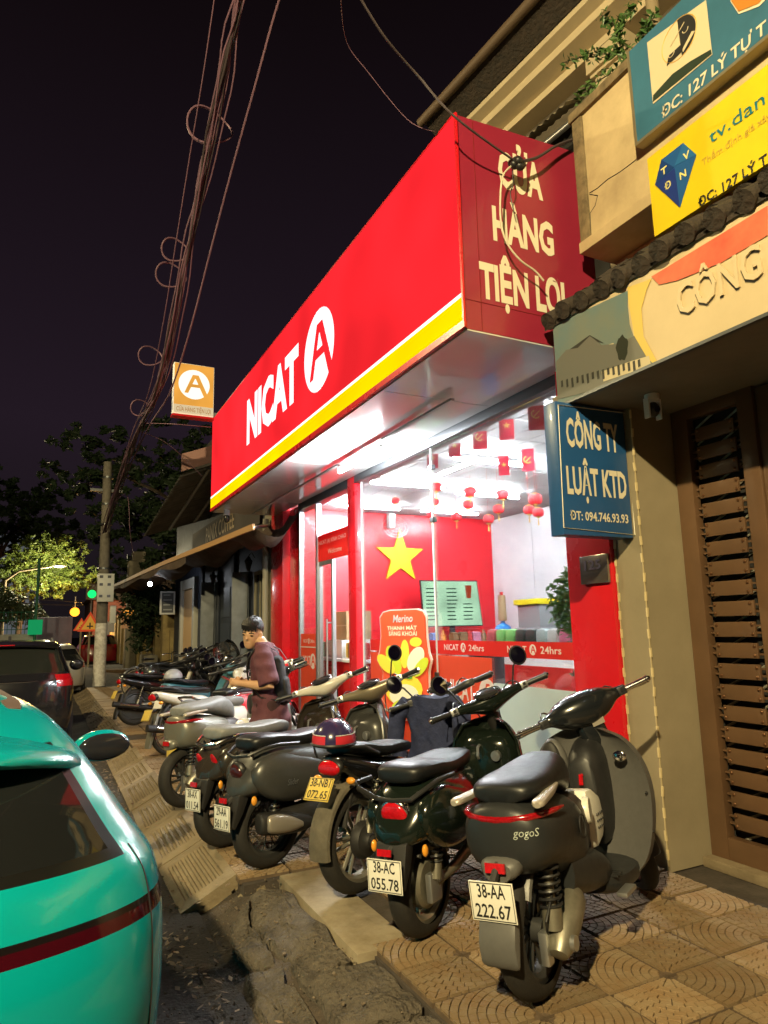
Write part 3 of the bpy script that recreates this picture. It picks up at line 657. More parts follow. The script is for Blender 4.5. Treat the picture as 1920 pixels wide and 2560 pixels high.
for q in ((988, 1252, 4.9, .9), (1090, 1218, 5.0, 1.1), (1086, 1255, 5.0, .9), (1078, 1287, 5.1, .9), (1175, 1230, 5.2, 1.15), (1170, 1262, 5.2, 1.0), (1141, 1292, 5.0, 1.0), (1257, 1237, 5.3, 1.1), (1246, 1273, 5.3, 1.0), (1221, 1298, 5.2, 1.0), (1338, 1248, 5.5, 1.2), (1322, 1275, 5.5, 1.0), (1345, 1281, 5.5, 1.0)): lantern(*q)
flm = M('flag_red', (.60, .02, .05), .7); flt = M('flag_gold', (.75, .55, .12), .6)
def flag(px, py, X, w, h, kind):
    w *= .62; h *= .85
    p = PX(px, py, X); t = thing('hanging_flag', 'small red pennant with a gold '+('star' if kind else 'emblem')+' hung under the shop ceiling', 'flag', (p.x, p.y, p.z), rot=RZ(R(-35)), group='pennants with a star' if kind else 'pennants with an emblem')
    mb = MB(); n = 6
    for i in range(n+1):
        for j in (0, 1): mb.v.append(Vector((-w/2+w*j, .012*math.sin(i*1.1+px), -h*i/n)))
    mb.f = [(2*i, 2*i+2, 2*i+3, 2*i+1) for i in range(n)]; part('cloth', mb, flm, t)
    if kind: part('star', MB().prism([(q[0]*.126*w/.25, q[1]*.126*w/.25-h*.5) for q in st], (0, -.022, 0), X_, Z_, (0, -.002, 0)), flt, t, smooth=False)
    else:
        part('emblem', MB().tube([(-.04*math.cos(a)-.005, -.022, -h*.5+.04*math.sin(a)) for a in np.linspace(-2.4, 1.2, 9)], .007, 5).cyl((-.03, -.022, -h*.5-.03), (.03, -.022, -h*.5+.03), .006, n=5), flt, t)
for q in ((1080, 1120, 4.1, .22, .30, 1), (1135, 1088, 4.1, .22, .30, 1), (1198, 1063, 4.1, .24, .32, 0), (1264, 1032, 4.1, .24, .33, 1), (1338, 998, 4.1, .25, .36, 0), (1258, 1138, 4.7, .2, .28, 1), (1318, 1122, 4.7, .22, .30, 0)): flag(*q)
# wall fan, water bottle, drinks machine, box, poster
fp = PY(985, 1302, 10.9); fn = thing('wall_fan', 'white wall fan above the yellow star', 'fan', (fp.x, 11.08, fp.z))
part('bracket', MB().b2((fp.x-.06, 10.95, fp.z-.12), (fp.x+.06, 11.08, fp.z+.2)), capm, fn, bevel=.01, **W)
cage = MB(); cm4 = Matrix.Translation((fp.x, 10.85, fp.z-.12)) @ Matrix.Rotation(R(-25), 4, 'Y') @ Matrix.Rotation(R(60), 4, 'X')
for rr in (.06, .12, .18, .23): cage.tube([cm4 @ Vector((rr*math.cos(a), rr*math.sin(a), .03*(1-rr/.23))) for a in np.linspace(0, 2*math.pi, 25)[:-1]], .005, 4, closed=True)
for k in range(12): cage.cyl(cm4 @ Vector((0, 0, .03)), cm4 @ Vector((.23*math.cos(k*math.pi/6), .23*math.sin(k*math.pi/6), 0)), .003, n=4)
part('cage', cage, alu, fn, **W)
bp_ = PX(1257, 1561, 6.45); wb = thing('water_bottle', 'blue water cooler bottle on the counter by the marble wall', 'bottle', (bp_.x, bp_.y, 1.15))
part('bottle', MB().lathe([(0, 0), (.12, .0), (.135, .02), (.135, .10), (.125, .12), (.135, .14), (.135, .24), (.11, .30), (.04, .34), (.03, .38)], (0, 0, 0), n=20), M('blue_bottle', (.03, .20, .55), .12), wb); part('cup_stack', MB().cyl((0, 0, .38), (0, 0, .78), .07, .06), M('kraft', (.42, .28, .15), .8), wb); part('cup_lid', MB().cyl((0, 0, .78), (0, 0, .83), .03), redp, wb)
mp = PX(1350, 1562, 6.5); dm = thing('drinks_dispenser', 'silver drinks dispenser with yellow top and red front labels', 'dispenser', (6.5, mp.y, 1.15))
part('case', MB().b2((6.25, mp.y-.28, 1.15), (6.8, mp.y+.28, 1.42)), M('dispenser_grey', (.34, .35, .37), .3), dm, bevel=.01, **W); part('tank', MB().b2((6.3, mp.y-.25, 1.42), (6.75, mp.y+.25, 1.75)), M('tank_clear', (.30, .30, .31), .15), dm, bevel=.01, **W)
part('lid', MB().b2((6.25, mp.y-.28, 1.75), (6.8, mp.y+.28, 1.83)), M('lid_yellow', (.85, .70, .02), .4), dm, bevel=.01, **W)
for s_ in (-.14, .14): part('label_panel', MB().b2((6.24, mp.y+s_-.12, 1.20), (6.2485, mp.y+s_+.12, 1.38)), trs, dm, **W)
gx = PX(795, 1590, 4.2); single('cardboard_box', MB().b2((4.0, 9.35, 1.30), (4.4, 9.85, 1.72)), M('cardboard', (.42, .30, .17), .85, noise=(3, .2)), 'brown cardboard box inside the shop behind the left window', 'box', bevel=.006)
part('seam', MB().b2((3.997, 9.35, 1.5), (3.9985, 9.85, 1.52)), M('tape', (.5, .4, .25), .4), bpy.data.objects['cardboard_box'])
cb = thing('checkout_desk', 'red checkout desk with a white trim by the left window', 'desk', (4.3, 9.5, 0)); part('desk', MB().b2((3.85, 8.5, .06), (4.6, 10.8, 1.0)), trs, cb, bevel=.01, **W); part('top', MB().b2((3.8, 8.45, 1.0), (4.65, 10.85, 1.04)), ctm, cb, bevel=.006, **W)
part('shelf', MB().b2((3.9, 9.3, 1.04), (4.45, 9.9, 1.298)), ctm, cb, **W)
# hanging plant by the right column
def leaf_cloud(mb, c, r, n, size, rnd, droop=.3):
    for _ in range(n):
        while True:
            p = Vector((rnd.uniform(-1, 1), rnd.uniform(-1, 1), rnd.uniform(-1, 1)))
            if p.length < 1: break
        p = p*(.55+.45*rnd.random())/max(.35, p.length)*p.length
        q = Vector(c)+Vector((p.x*r[0], p.y*r[1], p.z*r[2])); s_ = size*rnd.uniform(.6, 1.4)
        u = Vector((rnd.gauss(0, 1), rnd.gauss(0, 1), rnd.gauss(0, .6)-droop)).normalized(); v = u.cross(Vector((rnd.gauss(0, 1), rnd.gauss(0, 1), rnd.gauss(0, 1)))).normalized(); w_ = u.cross(v)*.18*s_
        k = len(mb.v); mb.v += [q-u*s_, q-u*s_*.2+v*s_*.42+w_, q+u*s_, q-u*s_*.2-v*s_*.42+w_]; mb.f += [(k, k+1, k+2), (k, k+2, k+3)]
    return mb
rn = random.Random(3)
leafm = M('leaf_green', (.045, .11, .03), .45, noise=(2, .5), col2=(.09, .16, .04), spec=.4); barkm = M('bark', (.09, .065, .045), .9, noise=(8, .4), bump=(30, .8, .01))
hp = thing('potted_plant', 'leafy trailing pot plant inside the glass beside the red column', 'plant', (4.0, 4.25, 1.0))
mb = MB(); pc = PX(1428, 1508, 3.95)
leaf_cloud(mb, (pc.x, pc.y, pc.z), (.16, .30, .34), 800, .036, rn)
for px, py in ((1438, 1570), (1445, 1600), (1452, 1640), (1440, 1620), (1456, 1680), (1460, 1720)): q = PX(px, py, 3.9); leaf_cloud(mb, (q.x, q.y, q.z), (.07, .09, .10), 45, .032, rn)
part('foliage', mb, M('pot_leaf', (.07, .20, .05), .45, noise=(3, .4), col2=(.12, .26, .07)), hp, smooth=False, **W); part('stem', MB().tube([(4.0, 4.2, .06), (3.98, pc.y, .8), (pc.x, pc.y, pc.z)], .012, 6), barkm, hp, **W); part('pot', MB().lathe([(0, .06), (.12, .06), (.16, .34), (.14, .34), (.12, .30), (0, .30)], (4.0, 4.2, 0)), M('terracotta', (.35, .14, .07), .8), hp, **W)

# ================= neighbouring house on the right =================
tan = M('tan_render', (.30, .25, .165), .75, noise=(1.3, .3), col2=(.23, .19, .12), bump=(25, .2))
nb = thing('gate_house', 'tan rendered house front with canopy and brown gate beside the shop', 'house', (3.7, 2.5, 0))
part('wall', MB().b2((3.46, 3.20, -.02), (3.9, 3.437, 2.9)), tan, nb, smooth=False, **W)
part('wall', MB().b2((3.9, 3.205, -.02), (6.5, 3.432, 2.9)), tan, nb, smooth=False, **W)
part('canopy', MB().b2((3.0, -1.5, 2.90), (4.6, 3.43, 2.98)), M('canopy_grey', (.20, .17, .13), .8, noise=(3, .15)), nb, smooth=False, **W)
part('threshold', MB().b2((3.75, -1.5, -.028), (6.5, 3.195, .03)), conc, nb, bevel=.006, **W)
ledm = M('led_strip', (.62, .50, .27), .45)
for (x, y) in ((3.452, 3.425), (3.452, 3.192)):
    t = thing('led_strip', 'dotted clear LED strip taped down the '+('outer' if y > 3.3 else 'inner')+' edge of the tan wall', 'LED strip', (x, y, 0)); part('tape', MB().b2((x-.003, y-.004, .02), (x+.003, y+.004, 2.88)), M('strip_tape', (.45, .36, .2), .5), t, **W)
    dme = None
    for k in range(24):
        if dme is None: o = part('diode', MB().b2((-.006, -.006, 0), (.006, .006, .058)), ledm, t, smooth=False); dme = o.data
        else: o = bpy.data.objects.new('diode', dme); COL.objects.link(o); o.parent = t
        o.location = (random.gauss(0, .001), random.gauss(0, .001), .05+k*.12+random.gauss(0, .006)); o.rotation_euler = (random.gauss(0, .05), 0, 0)
# gate
gbm = M('gate_brown', (.125, .068, .035), .42, noise=(3, .2), coat=.15); dark = M('dark_void', (.015, .014, .013), .8)
gt = thing('metal_gate', 'tall brown metal gate with a column of riveted slats', 'gate', (3.9, 2.5, 0))
XG = 3.85
part('gate_frame', MB().b2((XG-.02, 3.065, .03), (XG+.05, 3.19, 2.9)).b2((XG-.02, 2.58, .03), (XG+.05, 2.69, 2.9)).b2((XG-.018, 2.69, .03), (XG+.048, 3.065, .16)).b2((XG-.018, 2.69, 2.82), (XG+.048, 3.065, 2.9)), gbm, gt, bevel=.004, **W)
part('gate_leaf', MB().b2((XG, .2, .04), (XG+.05, 2.575, 2.88)), gbm, gt, bevel=.004, **W)
part('backing', MB().b2((XG+.08, 2.6, .05), (XG+.10, 3.19, 2.88)), dark, gt, **W)
rodm = M('pale_rod', (.36, .34, .27), .4, metal=.4); mb = MB()
for k in range(24): mb.cyl((XG+.065, 3.06, .12+k*.115), (XG+.065, 2.70, .30+k*.115), .008, n=6)
part('diagonal_rods', mb, rodm, gt, **W)
slm = None
rv = M('rivet', (.20, .10, .05), .3, metal=.7)
for k in range(20):
    z = .265+k*.128; ln = 2.73
    dj = random.gauss(0, .004); o = part('slat', MB().b2((XG-.006, 2.735+dj, z-.046), (XG+.012, 3.02+dj, z+.046)), gbm, gt, bevel=.004, **W)
    for ry_, rz_ in ((3.0, .028), (3.0, -.028), (2.755, .028), (2.755, -.028)):
        if slm is None: r_o = part('rivet', MB().ell((0, 0, 0), (.007, .011, .011), 8, 6), rv, o); slm = r_o.data
        else: r_o = bpy.data.objects.new('rivet', slm); COL.objects.link(r_o); r_o.parent = o
        r_o.location = rootm(gt).inverted() @ Vector((XG-.008, ry_, z+rz_))
    part('pin', MB().b2((XG+.014, 2.692, z+.015), (XG+.03, 3.062, z+.027)).b2((XG+.014, 2.692, z-.027), (XG+.03, 3.062, z-.015)), gbm, gt, **W)
# blue law-firm sign on the wall corner
ktd = M('sign_blue', (.018, .085, .24), .35, noise=(1.5, .12), coat=.2); lt = M('sign_letter', (.68, .62, .47), .5)
kt = thing('blue_wall_sign', 'dark blue projecting box sign reading CÔNG TY LUẬT KTD', 'sign', (3.2, 3.3, 2.0))
YK = 3.25
part('box', MB().b2((2.862, YK, 2.02), (3.448, YK+.12, 2.885)), ktd, kt, bevel=.006, **W)
def c4(x, y): return (1360+x/1.651, 900+y/1.651)
bo = [PY(*c4(x, y), YK-.004) for x, y in ((58, 185), (340, 220), (375, 722), (82, 692))]
part('border_line', MB().tube([bo[0], bo[1], bo[2], bo[3]], .004, 4, closed=True), lt, kt, **W)
wpx('CÔNG TY', c4(95, 352), c4(310, 380), c4(92, 240), 'Y', YK-.004, lt, kt, bold=.03); wpx('LUẬT KTD', c4(98, 548), c4(345, 576), c4(95, 440), 'Y', YK-.004, lt, kt, bold=.03); wpx('ĐT: 094.746.93.93', c4(110, 658), c4(350, 682), c4(108, 622), 'Y', YK-.004, lt, kt, bold=.02)
part('fixing', MB().cyl((3.35, YK+.06, 2.885), (3.35, YK+.06, 2.9), .012), dkal, kt, **W)
# security camera under the canopy
q = PY(*c4(450, 215), 2.95); sc_ = thing('security_camera', 'black and white swivel security camera under the canopy', 'camera', (q.x, 2.95, 2.9))
part('base', MB().cyl((q.x, 2.95, 2.86), (q.x, 2.95, 2.899), .045), whitep, sc_, **W); part('body', MB().ell((q.x, 2.95, 2.80), (.042, .042, .05)), blk, sc_, **W); part('arm', MB().b2((q.x-.056, 2.93, 2.74), (q.x-.044, 2.97, 2.87)).b2((q.x+.044, 2.93, 2.74), (q.x+.056, 2.97, 2.87)), whitep, sc_, **W); part('lens', MB().cyl((q.x-.01, 2.908, 2.79), (q.x-.012, 2.90, 2.788), .018), M('lens', (.01, .01, .03), .05), sc_, **W)
# printed board over the gate
XB = 2.985
bd = thing('gate_sign_board', 'wide cream sign board over the gate with chrome lettering and a printed villa', 'sign', (3.0, 2.3, 2.9))
crm = M('board_cream', (.58, .46, .28), .55, noise=(1.5, .1))
part('board', MB().b2((XB, -1.5, 2.905), (XB+.03, 3.36, 3.47)), crm, bd, smooth=False, **W)
def c1b(x, y): p = PX(1100+x/2.023, y/2.023, XB-.003); return p.y, p.z
def flat(pts, m, nm='print', dx=.003): return part(nm, MB().prism(pts, (XB-dx, 0, 0), Y_, Z_, (-.0015, 0, 0)), m, bd, smooth=False, **W)
skyp = M('print_sky', (.10, .19, .22), .55, noise=(2, .2), col2=(.17, .20, .17)); pdk = M('print_dark', (.035, .035, .03), .6); ptr = M('print_tree', (.02, .025, .015), .7); pwl = M('print_wall', (.52, .44, .28), .6); pgr = M('print_grey', (.14, .14, .12), .6)
arc = [c1b(950, 1470), c1b(950, 1550), c1b(960, 1640), c1b(985, 1720), c1b(1030, 1790), c1b(1085, 1845)]
zb0 = 2.908
flat([(3.358, 3.468)]+[(a[0], min(3.468, a[1])) for a in arc]+[(arc[-1][0], zb0), (3.358, zb0)], skyp, 'printed_sky')
flat([c1b(950, 1455), c1b(955, 1530), c1b(985, 1700), c1b(1030, 1790), c1b(1085, 1845), c1b(1100, 1830), c1b(1030, 1700), c1b(1020, 1560), c1b(1045, 1470), c1b(1070, 1410)], M('print_yellow', (.62, .45, .10), .55), 'printed_arc', .0045)
flat([c1b(1070, 1400), c1b(1110, 1440), c1b(1200, 1420), c1b(1420, 1330), c1b(1659, 1190), c1b(1659, 1040)], M('print_red', (.62, .07, .04), .55, noise=(2, .3), col2=(.55, .2, .1)), 'printed_red', .0045)
for (m_, pts) in ((pgr, ((590, 1830), (640, 1770), (700, 1760), (760, 1700), (820, 1745), (900, 1740), (985, 1700), (1060, 1830), (1075, 1850), (740, 1985), (597, 2020))), (pwl, ((650, 1800), (760, 1720), (800, 1740), (770, 1850), (640, 1890))), (pdk, ((640, 1780), (760, 1695), (830, 1735), (760, 1722), (650, 1800))), (pwl, ((800, 1760), (880, 1735), (880, 1800), (790, 1850))), (pdk, ((600, 1880), (700, 1850), (760, 1830), (760, 1900), (600, 1960))), (pwl, ((820, 1880), (960, 1830), (1060, 1800), (1070, 1850), (830, 1930))), (pdk, ((620, 1960), (720, 1920), (740, 1975), (620, 2010)))):
    flat([c1b(*p) for p in pts], m_, 'printed_house', .005+.0016*(hash(pts) % 7)/7+.0004*len(pts)/10)
flat([(c1b(925, 1760)[0]+.045*math.cos(a)*(1+.12*math.sin(5*a)), c1b(925, 1760)[1]+.075*math.sin(a)*(1+.1*math.cos(7*a))) for a in np.linspace(0, 6.28, 25)[:-1]], ptr, 'printed_tree', .0085)
for k in range(16):
    y, z = c1b(620+k*26, 1935-k*7); part('printed_window', MB().b2((XB-.011, y-.01, z-.03-.01*(k % 3)), (XB-.0095, y+.007, z+.012)), pdk, bd, smooth=False, **W)
A = PX(1100+1200/2.023, 1600/2.023, XB-.02); B = PX(1100+1630/2.023, 1420/2.023, XB-.02)
chl = text_mesh('CÔNG', .17, abs(A.y-B.y)*1.0, bold=.01, ext=.012).xf(frame((XB-.002, A.y, A.z), -Y_, Z_)); part('lettering', chl, M('cream_relief_letter', (.60, .48, .30), .35, coat=.3), bd, smooth=False, **W)
part('lettering_shade', text_mesh('CÔNG', .17, abs(A.y-B.y), bold=.014).xf(frame((XB-.004, A.y+.006, A.z-.008), -Y_, Z_)), M('letter_outline', (.03, .025, .02), .5), bd, smooth=False, **W)
part('trim', MB().b2((XB-.012, -1.5, 2.885), (XB+.02, 3.37, 2.903)), dkal, bd, **W)
# dark tiled pent roof over the board
rf = thing('pent_roof', 'dark ragged tile roof edge over the cream gate sign', 'roof', (3.1, 2.3, 3.5)); rfm = M('roof_dark', (.022, .019, .016), .9, noise=(9, .6), col2=(.05, .035, .025), bump=(25, 1, .02))
part('slope', MB().prism([(2.97, 3.475), (3.42, 3.80), (3.42, 3.74), (2.97, 3.45)], (0, -1.5, 0), X_, Z_, (0, 4.93, 0)), rfm, rf, smooth=False, **W)
tme = None
for r_ in range(4):
    for k in range(30):
        y = 3.36-k*.16-(r_ % 2)*.08
        o = part('roof_tile', MB().tube([(0, 0, 0), (.16, 0, .105)], [.060, .048], 14), rfm, rf) if tme is None else bpy.data.objects.new('roof_tile', tme)
        if tme is None: tme = o.data
        else: COL.objects.link(o); o.parent = rf
        o.location = Vector((2.94+r_*.13+random.gauss(0, .008)-3.1, y-2.3+random.gauss(0, .01), 3.485+r_*.092-3.5+random.gauss(0, .006))); o.rotation_euler = (random.gauss(0, .1), random.gauss(0, .05), random.gauss(0, .08))
# balcony wall with the two shop-house signs
crw = M('cream_wall', (.60, .47, .26), .8, noise=(1.7, .35), col2=(.36, .27, .15), bump=(14, .25)); oldst = M('mouldy_edge', (.26, .19, .10), .9, noise=(9, .5), col2=(.10, .075, .04), bump=(30, .6))
bl = thing('balcony', 'weathered cream balcony wall above the dark roof', 'balcony', (3.5, 2.5, 4.1)); XC = 3.32
part('wall', MB().b2((XC, -1.5, 4.17), (XC+.14, 3.28, 5.12)), crw, bl, smooth=False, **W); part('end_pilaster', MB().b2((XC-.015, 3.283, 4.16), (XC+.2, 3.38, 5.13)), oldst, bl, bevel=.01, **W)
part('coping', MB().b2((XC-.03, -1.5, 5.125), (XC+.2, 3.40, 5.20)), oldst, bl, bevel=.01, **W); part('slab', MB().b2((XC-.02, -1.5, 4.08), (5.0, 3.39, 4.165)), crw, bl, bevel=.006, **W)
part('rear_wall', MB().b2((3.62, -1.5, 3.5), (3.8, 3.35, 4.075)), crw, bl, smooth=False, **W)
crk = MB().tube([PX(1400+x/3.19, y/3.19, XC-.001) for x, y in ((235, 1540), (300, 1500), (380, 1430), (480, 1370), (560, 1310), (610, 1270))], .0035, 4).tube([PX(1400+x/3.19, y/3.19, XC-.001) for x, y in ((235, 1550), (300, 1560), (280, 1640), (240, 1700), (245, 1850))], .003, 4)
part('crack', crk, dark, bl, **W)
def r2(x, y): return (1400+x/3.19, y/3.19)
bls = M('law_sign_blue', (.045, .155, .25), .4, noise=(2, .2), coat=.15)
lw = thing('law_office_sign', 'blue law office sign board with round scales emblem and address', 'sign', (3.25, 1.5, 4.5)); XL = 3.235
part('board', MB().b2((XL, -.8, 4.50), (XL+.07, 2.745, 5.16)), bls, lw, smooth=False, **W); part('frame', MB().b2((XL-.004, 2.745, 4.48), (XL+.074, 2.765, 5.18)).b2((XL-.004, -.8, 4.478), (XL+.074, 2.745, 4.498)), M('sign_frame', (.30, .25, .16), .4, metal=.5), lw, **W)
def lp(x, y, X=None): p = PX(*r2(x, y), X or XL-.003); return p.y, p.z
def lflat(pts, m, dx, nm='emblem'): return part(nm, MB().prism(pts, (XL-dx, 0, 0), Y_, Z_, (-.0012, 0, 0)), m, lw, smooth=False, **W)
lpan = M('emblem_cream', (.62, .52, .34), .55); lbk = M('emblem_black', (.02, .02, .02), .5)
lflat([lp(695, 340), lp(742, 830), lp(1215, 435), lp(1165, 0)], lpan, .003, 'emblem_panel')
ec = lp(950, 310); er = .125
lflat([(ec[0]-er*.95*math.cos(a), ec[1]+er*math.sin(a)) for a in np.linspace(-1.5, 1.55, 22)], lbk, .005)
part('emblem_ring', MB().tube([(XL-.006, ec[0]+er*math.cos(a), ec[1]+er*1.02*math.sin(a)) for a in np.linspace(0, 6.28, 40)[:-1]], .0025, 4, closed=True), gold, lw, **W)
lflat([(ec[0]+.10, ec[1]-.105), (ec[0]+.08, ec[1]-.05), (ec[0]-.02, ec[1]-.05), (ec[0]-.02, ec[1]-.10)], lbk, .0065); lflat([(ec[0]-.015, ec[1]-.09), (ec[0]-.09, ec[1]-.03), (ec[0]-.11, ec[1]-.045), (ec[0]-.02, ec[1]-.11)], lpan, .0065)
part('scales', MB().cyl((XL-.008, ec[0]+.06, ec[1]+.0), (XL-.008, ec[0]-.05, ec[1]+.07), .003, n=5).cyl((XL-.008, ec[0], ec[1]-.05), (XL-.008, ec[0], ec[1]+.08), .003, n=5).tube([(XL-.008, ec[0]+.06+.022*math.cos(a), ec[1]-.05+.022*math.sin(a)) for a in np.linspace(3.1, 6.28, 8)], .003, 4).tube([(XL-.008, ec[0]-.05+.02*math.cos(a), ec[1]+.02+.02*math.sin(a)) for a in np.linspace(3.1, 6.28, 8)], .003, 4), lpan, lw, **W)
lflat([lp(742, 815), lp(745, 760), lp(900, 590), lp(1040, 490), lp(1205, 395), lp(1212, 430)], M('emblem_green', (.02, .035, .022), .5), .0045)
wpx('ĐC: 127 LÝ TỰ T', r2(815, 945), r2(1659, 285), r2(800, 870), 'X', XL-.004, lt, lw, bold=.018, shear=.1)
orm = M('letter_orange', (.55, .20, .03), .45); A = PX(*r2(1380, 190), XL-.003)
write('CÔ', (XL-.003, A.y, A.z+.0), -Y_, Z_, .30, lt, lw, width=.56, bold=.06); write('CÔ', (XL-.006, A.y-.006, A.z+.0), -Y_, Z_, .30, orm, lw, width=.55, bold=.02)
yls = M('yellow_sign', (.72, .55, .015), .4, noise=(2, .1), coat=.15)
yl = thing('yellow_office_sign', 'yellow office sign with blue diamond emblem and tv.dan lettering', 'sign', (3.3, 1.5, 3.85)); XY = 3.29
part('board', MB().b2((XY, -.8, 3.845), (XY+.028, 2.73, 4.385)), yls, yl, smooth=False, **W)
def yflat(pts, m, dx, nm='emblem'): return part(nm, MB().prism([(PX(*r2(*p), XY).y, PX(*r2(*p), XY).z) for p in pts], (XY-dx, 0, 0), Y_, Z_, (-.0012, 0, 0)), m, yl, smooth=False, **W)
yflat([(985, 1140), (812, 1275), (762, 1475), (960, 1655), (1090, 1235)], M('diamond_blue', (.02, .10, .30), .4), .002); yflat([(812, 1275), (762, 1475), (915, 1335)], M('diamond_dark', (.012, .05, .2), .4), .0036); yflat([(762, 1475), (960, 1655), (918, 1340)], M('diamond_mid', (.015, .04, .22), .4), .0036); yflat([(985, 1140), (918, 1325), (1090, 1235)], M('diamond_light', (.025, .14, .36), .4), .0036)
ylt = M('yellow_letter', (.78, .70, .25), .5)
for ch, x, y in (('T', 808, 1405), ('V', 985, 1285), ('Đ', 838, 1520), ('N', 958, 1435)): A = PX(*r2(x, y), XY-.006); write(ch, (XY-.006, A.y, A.z), -Y_, Z_, .045, ylt, yl, width=.045, bold=.02)
tealm = M('letter_teal', (.01, .16, .20), .45); brl = M('letter_faded', (.50, .33, .05), .5)
wpx('tv.dan', r2(1195, 1150), r2(1645, 905), r2(1185, 1050), 'X', XY-.004, tealm, yl); wpx('Thẩm định giá xây', r2(1135, 1325), r2(1690, 985), r2(1130, 1275), 'X', XY-.004, brl, yl)
wpx('ĐC: 127 LÝ T', r2(1105, 1655), r2(1659, 1312), r2(1100, 1585), 'X', XY-.004, lbk, yl, bold=.02)
# creeper on the balcony
cp = thing('balcony_creeper', 'thin leafy creeper growing over the cream balcony', 'plant', (3.5, 2.9, 5.2)); mb = MB(); stm = MB()
for pts in (((560, 500), (440, 430), (330, 430), (210, 440), (20, 500)), ((520, 530), (380, 600), (200, 710), (130, 790)), ((560, 420), (470, 300), (420, 180), (330, 120)), ((640, 300), (700, 200), (760, 120)), ((480, 380), (460, 250), (520, 120), (600, 60))):
    ps = [PX(*r2(*p), 3.5) for p in pts]; stm.tube(ps, .004, 5)
    for a, b in zip(ps[:-1], ps[1:]):
        for t in np.linspace(0, 1, 6): q = a.lerp(b, t); leaf_cloud(mb, q, (.05, .06, .07), 5, .030, rn, .8)
part('foliage', mb, leafm, cp, smooth=False, **W); part('stem', stm, barkm, cp, **W)
# ---- old villa upper storey behind ----
hv = thing('old_villa', 'cream villa upper storey with cornice, pilaster and dark opening', 'house', (5.2, 6.0, 3.6), rot=RZ(R(5.6)))
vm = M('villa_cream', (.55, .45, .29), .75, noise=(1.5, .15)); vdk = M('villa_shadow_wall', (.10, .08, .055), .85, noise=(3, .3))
def vb(x0, y0, z0, x1, y1, z1): return MB().b2((x0, y0, z0), (x1, y1, z1))
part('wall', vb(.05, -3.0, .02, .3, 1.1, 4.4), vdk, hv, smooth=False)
part('opening', vb(.02, -.98, .6, .047, 1.0, 3.75), dark, hv, smooth=False)
for y in (-1.52,): 
    o = part('pilaster', vb(-.12, y, .1, .04, y+.42, 3.86), vm, hv, bevel=.01); part('capital', vb(-.20, y-.05, 3.90, .04, y+.47, 4.09).b2((-.16, y-.03, 3.862), (.04, y+.45, 3.898)), vm, o)
part('cornice', MB().prism([(.05, 4.10), (-.20, 4.10), (-.20, 4.19), (-.42, 4.22), (-.42, 4.32), (-.55, 4.35), (-.55, 4.42), (.05, 4.42)], (0, -3.0, 0), X_, Z_, (0, 4.1, 0)), vm, hv, smooth=False)
part('eave', MB().prism([(-.85, 4.60), (-.85, 4.66), (.6, 5.5), (.6, 4.43), (-.56, 4.43)], (0, -3.1, 0), X_, Z_, (0, 4.25, 0)), rfm, hv, smooth=False)
part('gutter', MB().cyl((-.88, -3.1, 4.60), (-.88, 1.18, 4.60), .06, n=10), M('gutter', (.12, .08, .05), .6), hv)
aw = MB(); n = 60
for i in range(n+1):
    y = -.95+1.95*i/n; z = .022*math.sin(i*1.9)
    aw.v += [Vector((-.10, y, 3.78+z)), Vector((-.42, y, 3.56+z))]
aw.f = [(2*i, 2*i+2, 2*i+3, 2*i+1) for i in range(n)]; part('corrugated_awning', aw, M('corrugated', (.45, .40, .30), .5, metal=.2), hv, smooth=False)
part('awning_pipe', MB().cyl((-.3, -.95, 3.40), (-.3, 1.0, 3.40), .035), alu, hv)
part('drainpipe', MB().cyl((-.4, -2.05, .6), (-.4, -2.05, 4.2), .06), M('pipe_cream', (.32, .25, .15), .6), hv)
# ================= two-wheelers =================
rub = M('tyre_rubber', (.016, .014, .012), .75, noise=(14, .3), bump=(120, .3)); rimb = M('rim_black', (.03, .03, .03), .4); rims = M('rim_grey', (.34, .32, .27), .35, metal=.7, noise=(10, .2))
chrome = M('chrome', (.72, .72, .72), .12, metal=1.0); stl = M('cast_alloy', (.30, .28, .22), .42, metal=.75, noise=(12, .25)); seatb = M('seat_black', (.009, .010, .012), .42, noise=(25, .2), bump=(180, .25, .002), spec=.5)
seatg = M('seat_grey', (.20, .205, .205), .5, noise=(20, .15), bump=(180, .2, .002)); redl = M('red_lens', (.50, .006, .012), .15, coat=.8, noise=(60, .3)); aml = M('amber_lens', (.75, .30, .03), .2, coat=.5); gril = M('rough_plastic', (.014, .013, .013), .6, noise=(20, .2))
platew = M('plate_white', (.72, .70, .62), .4, noise=(6, .08)); platey = M('plate_yellow', (.66, .48, .10), .4, noise=(6, .1)); platek = M('plate_black', (.015, .015, .015), .5); navy = M('navy_fabric', (.018, .025, .075), .85, noise=(8, .3), bump=(9, .9, .03))
RAKE = R(24); AXP = Vector((.985, 0, .92)); AXD = Vector((-math.sin(RAKE), 0, math.cos(RAKE)))
def steerM(a): return Matrix.Translation(AXP) @ Matrix.Rotation(a, 4, AXD) @ Matrix.Translation(-AXP)
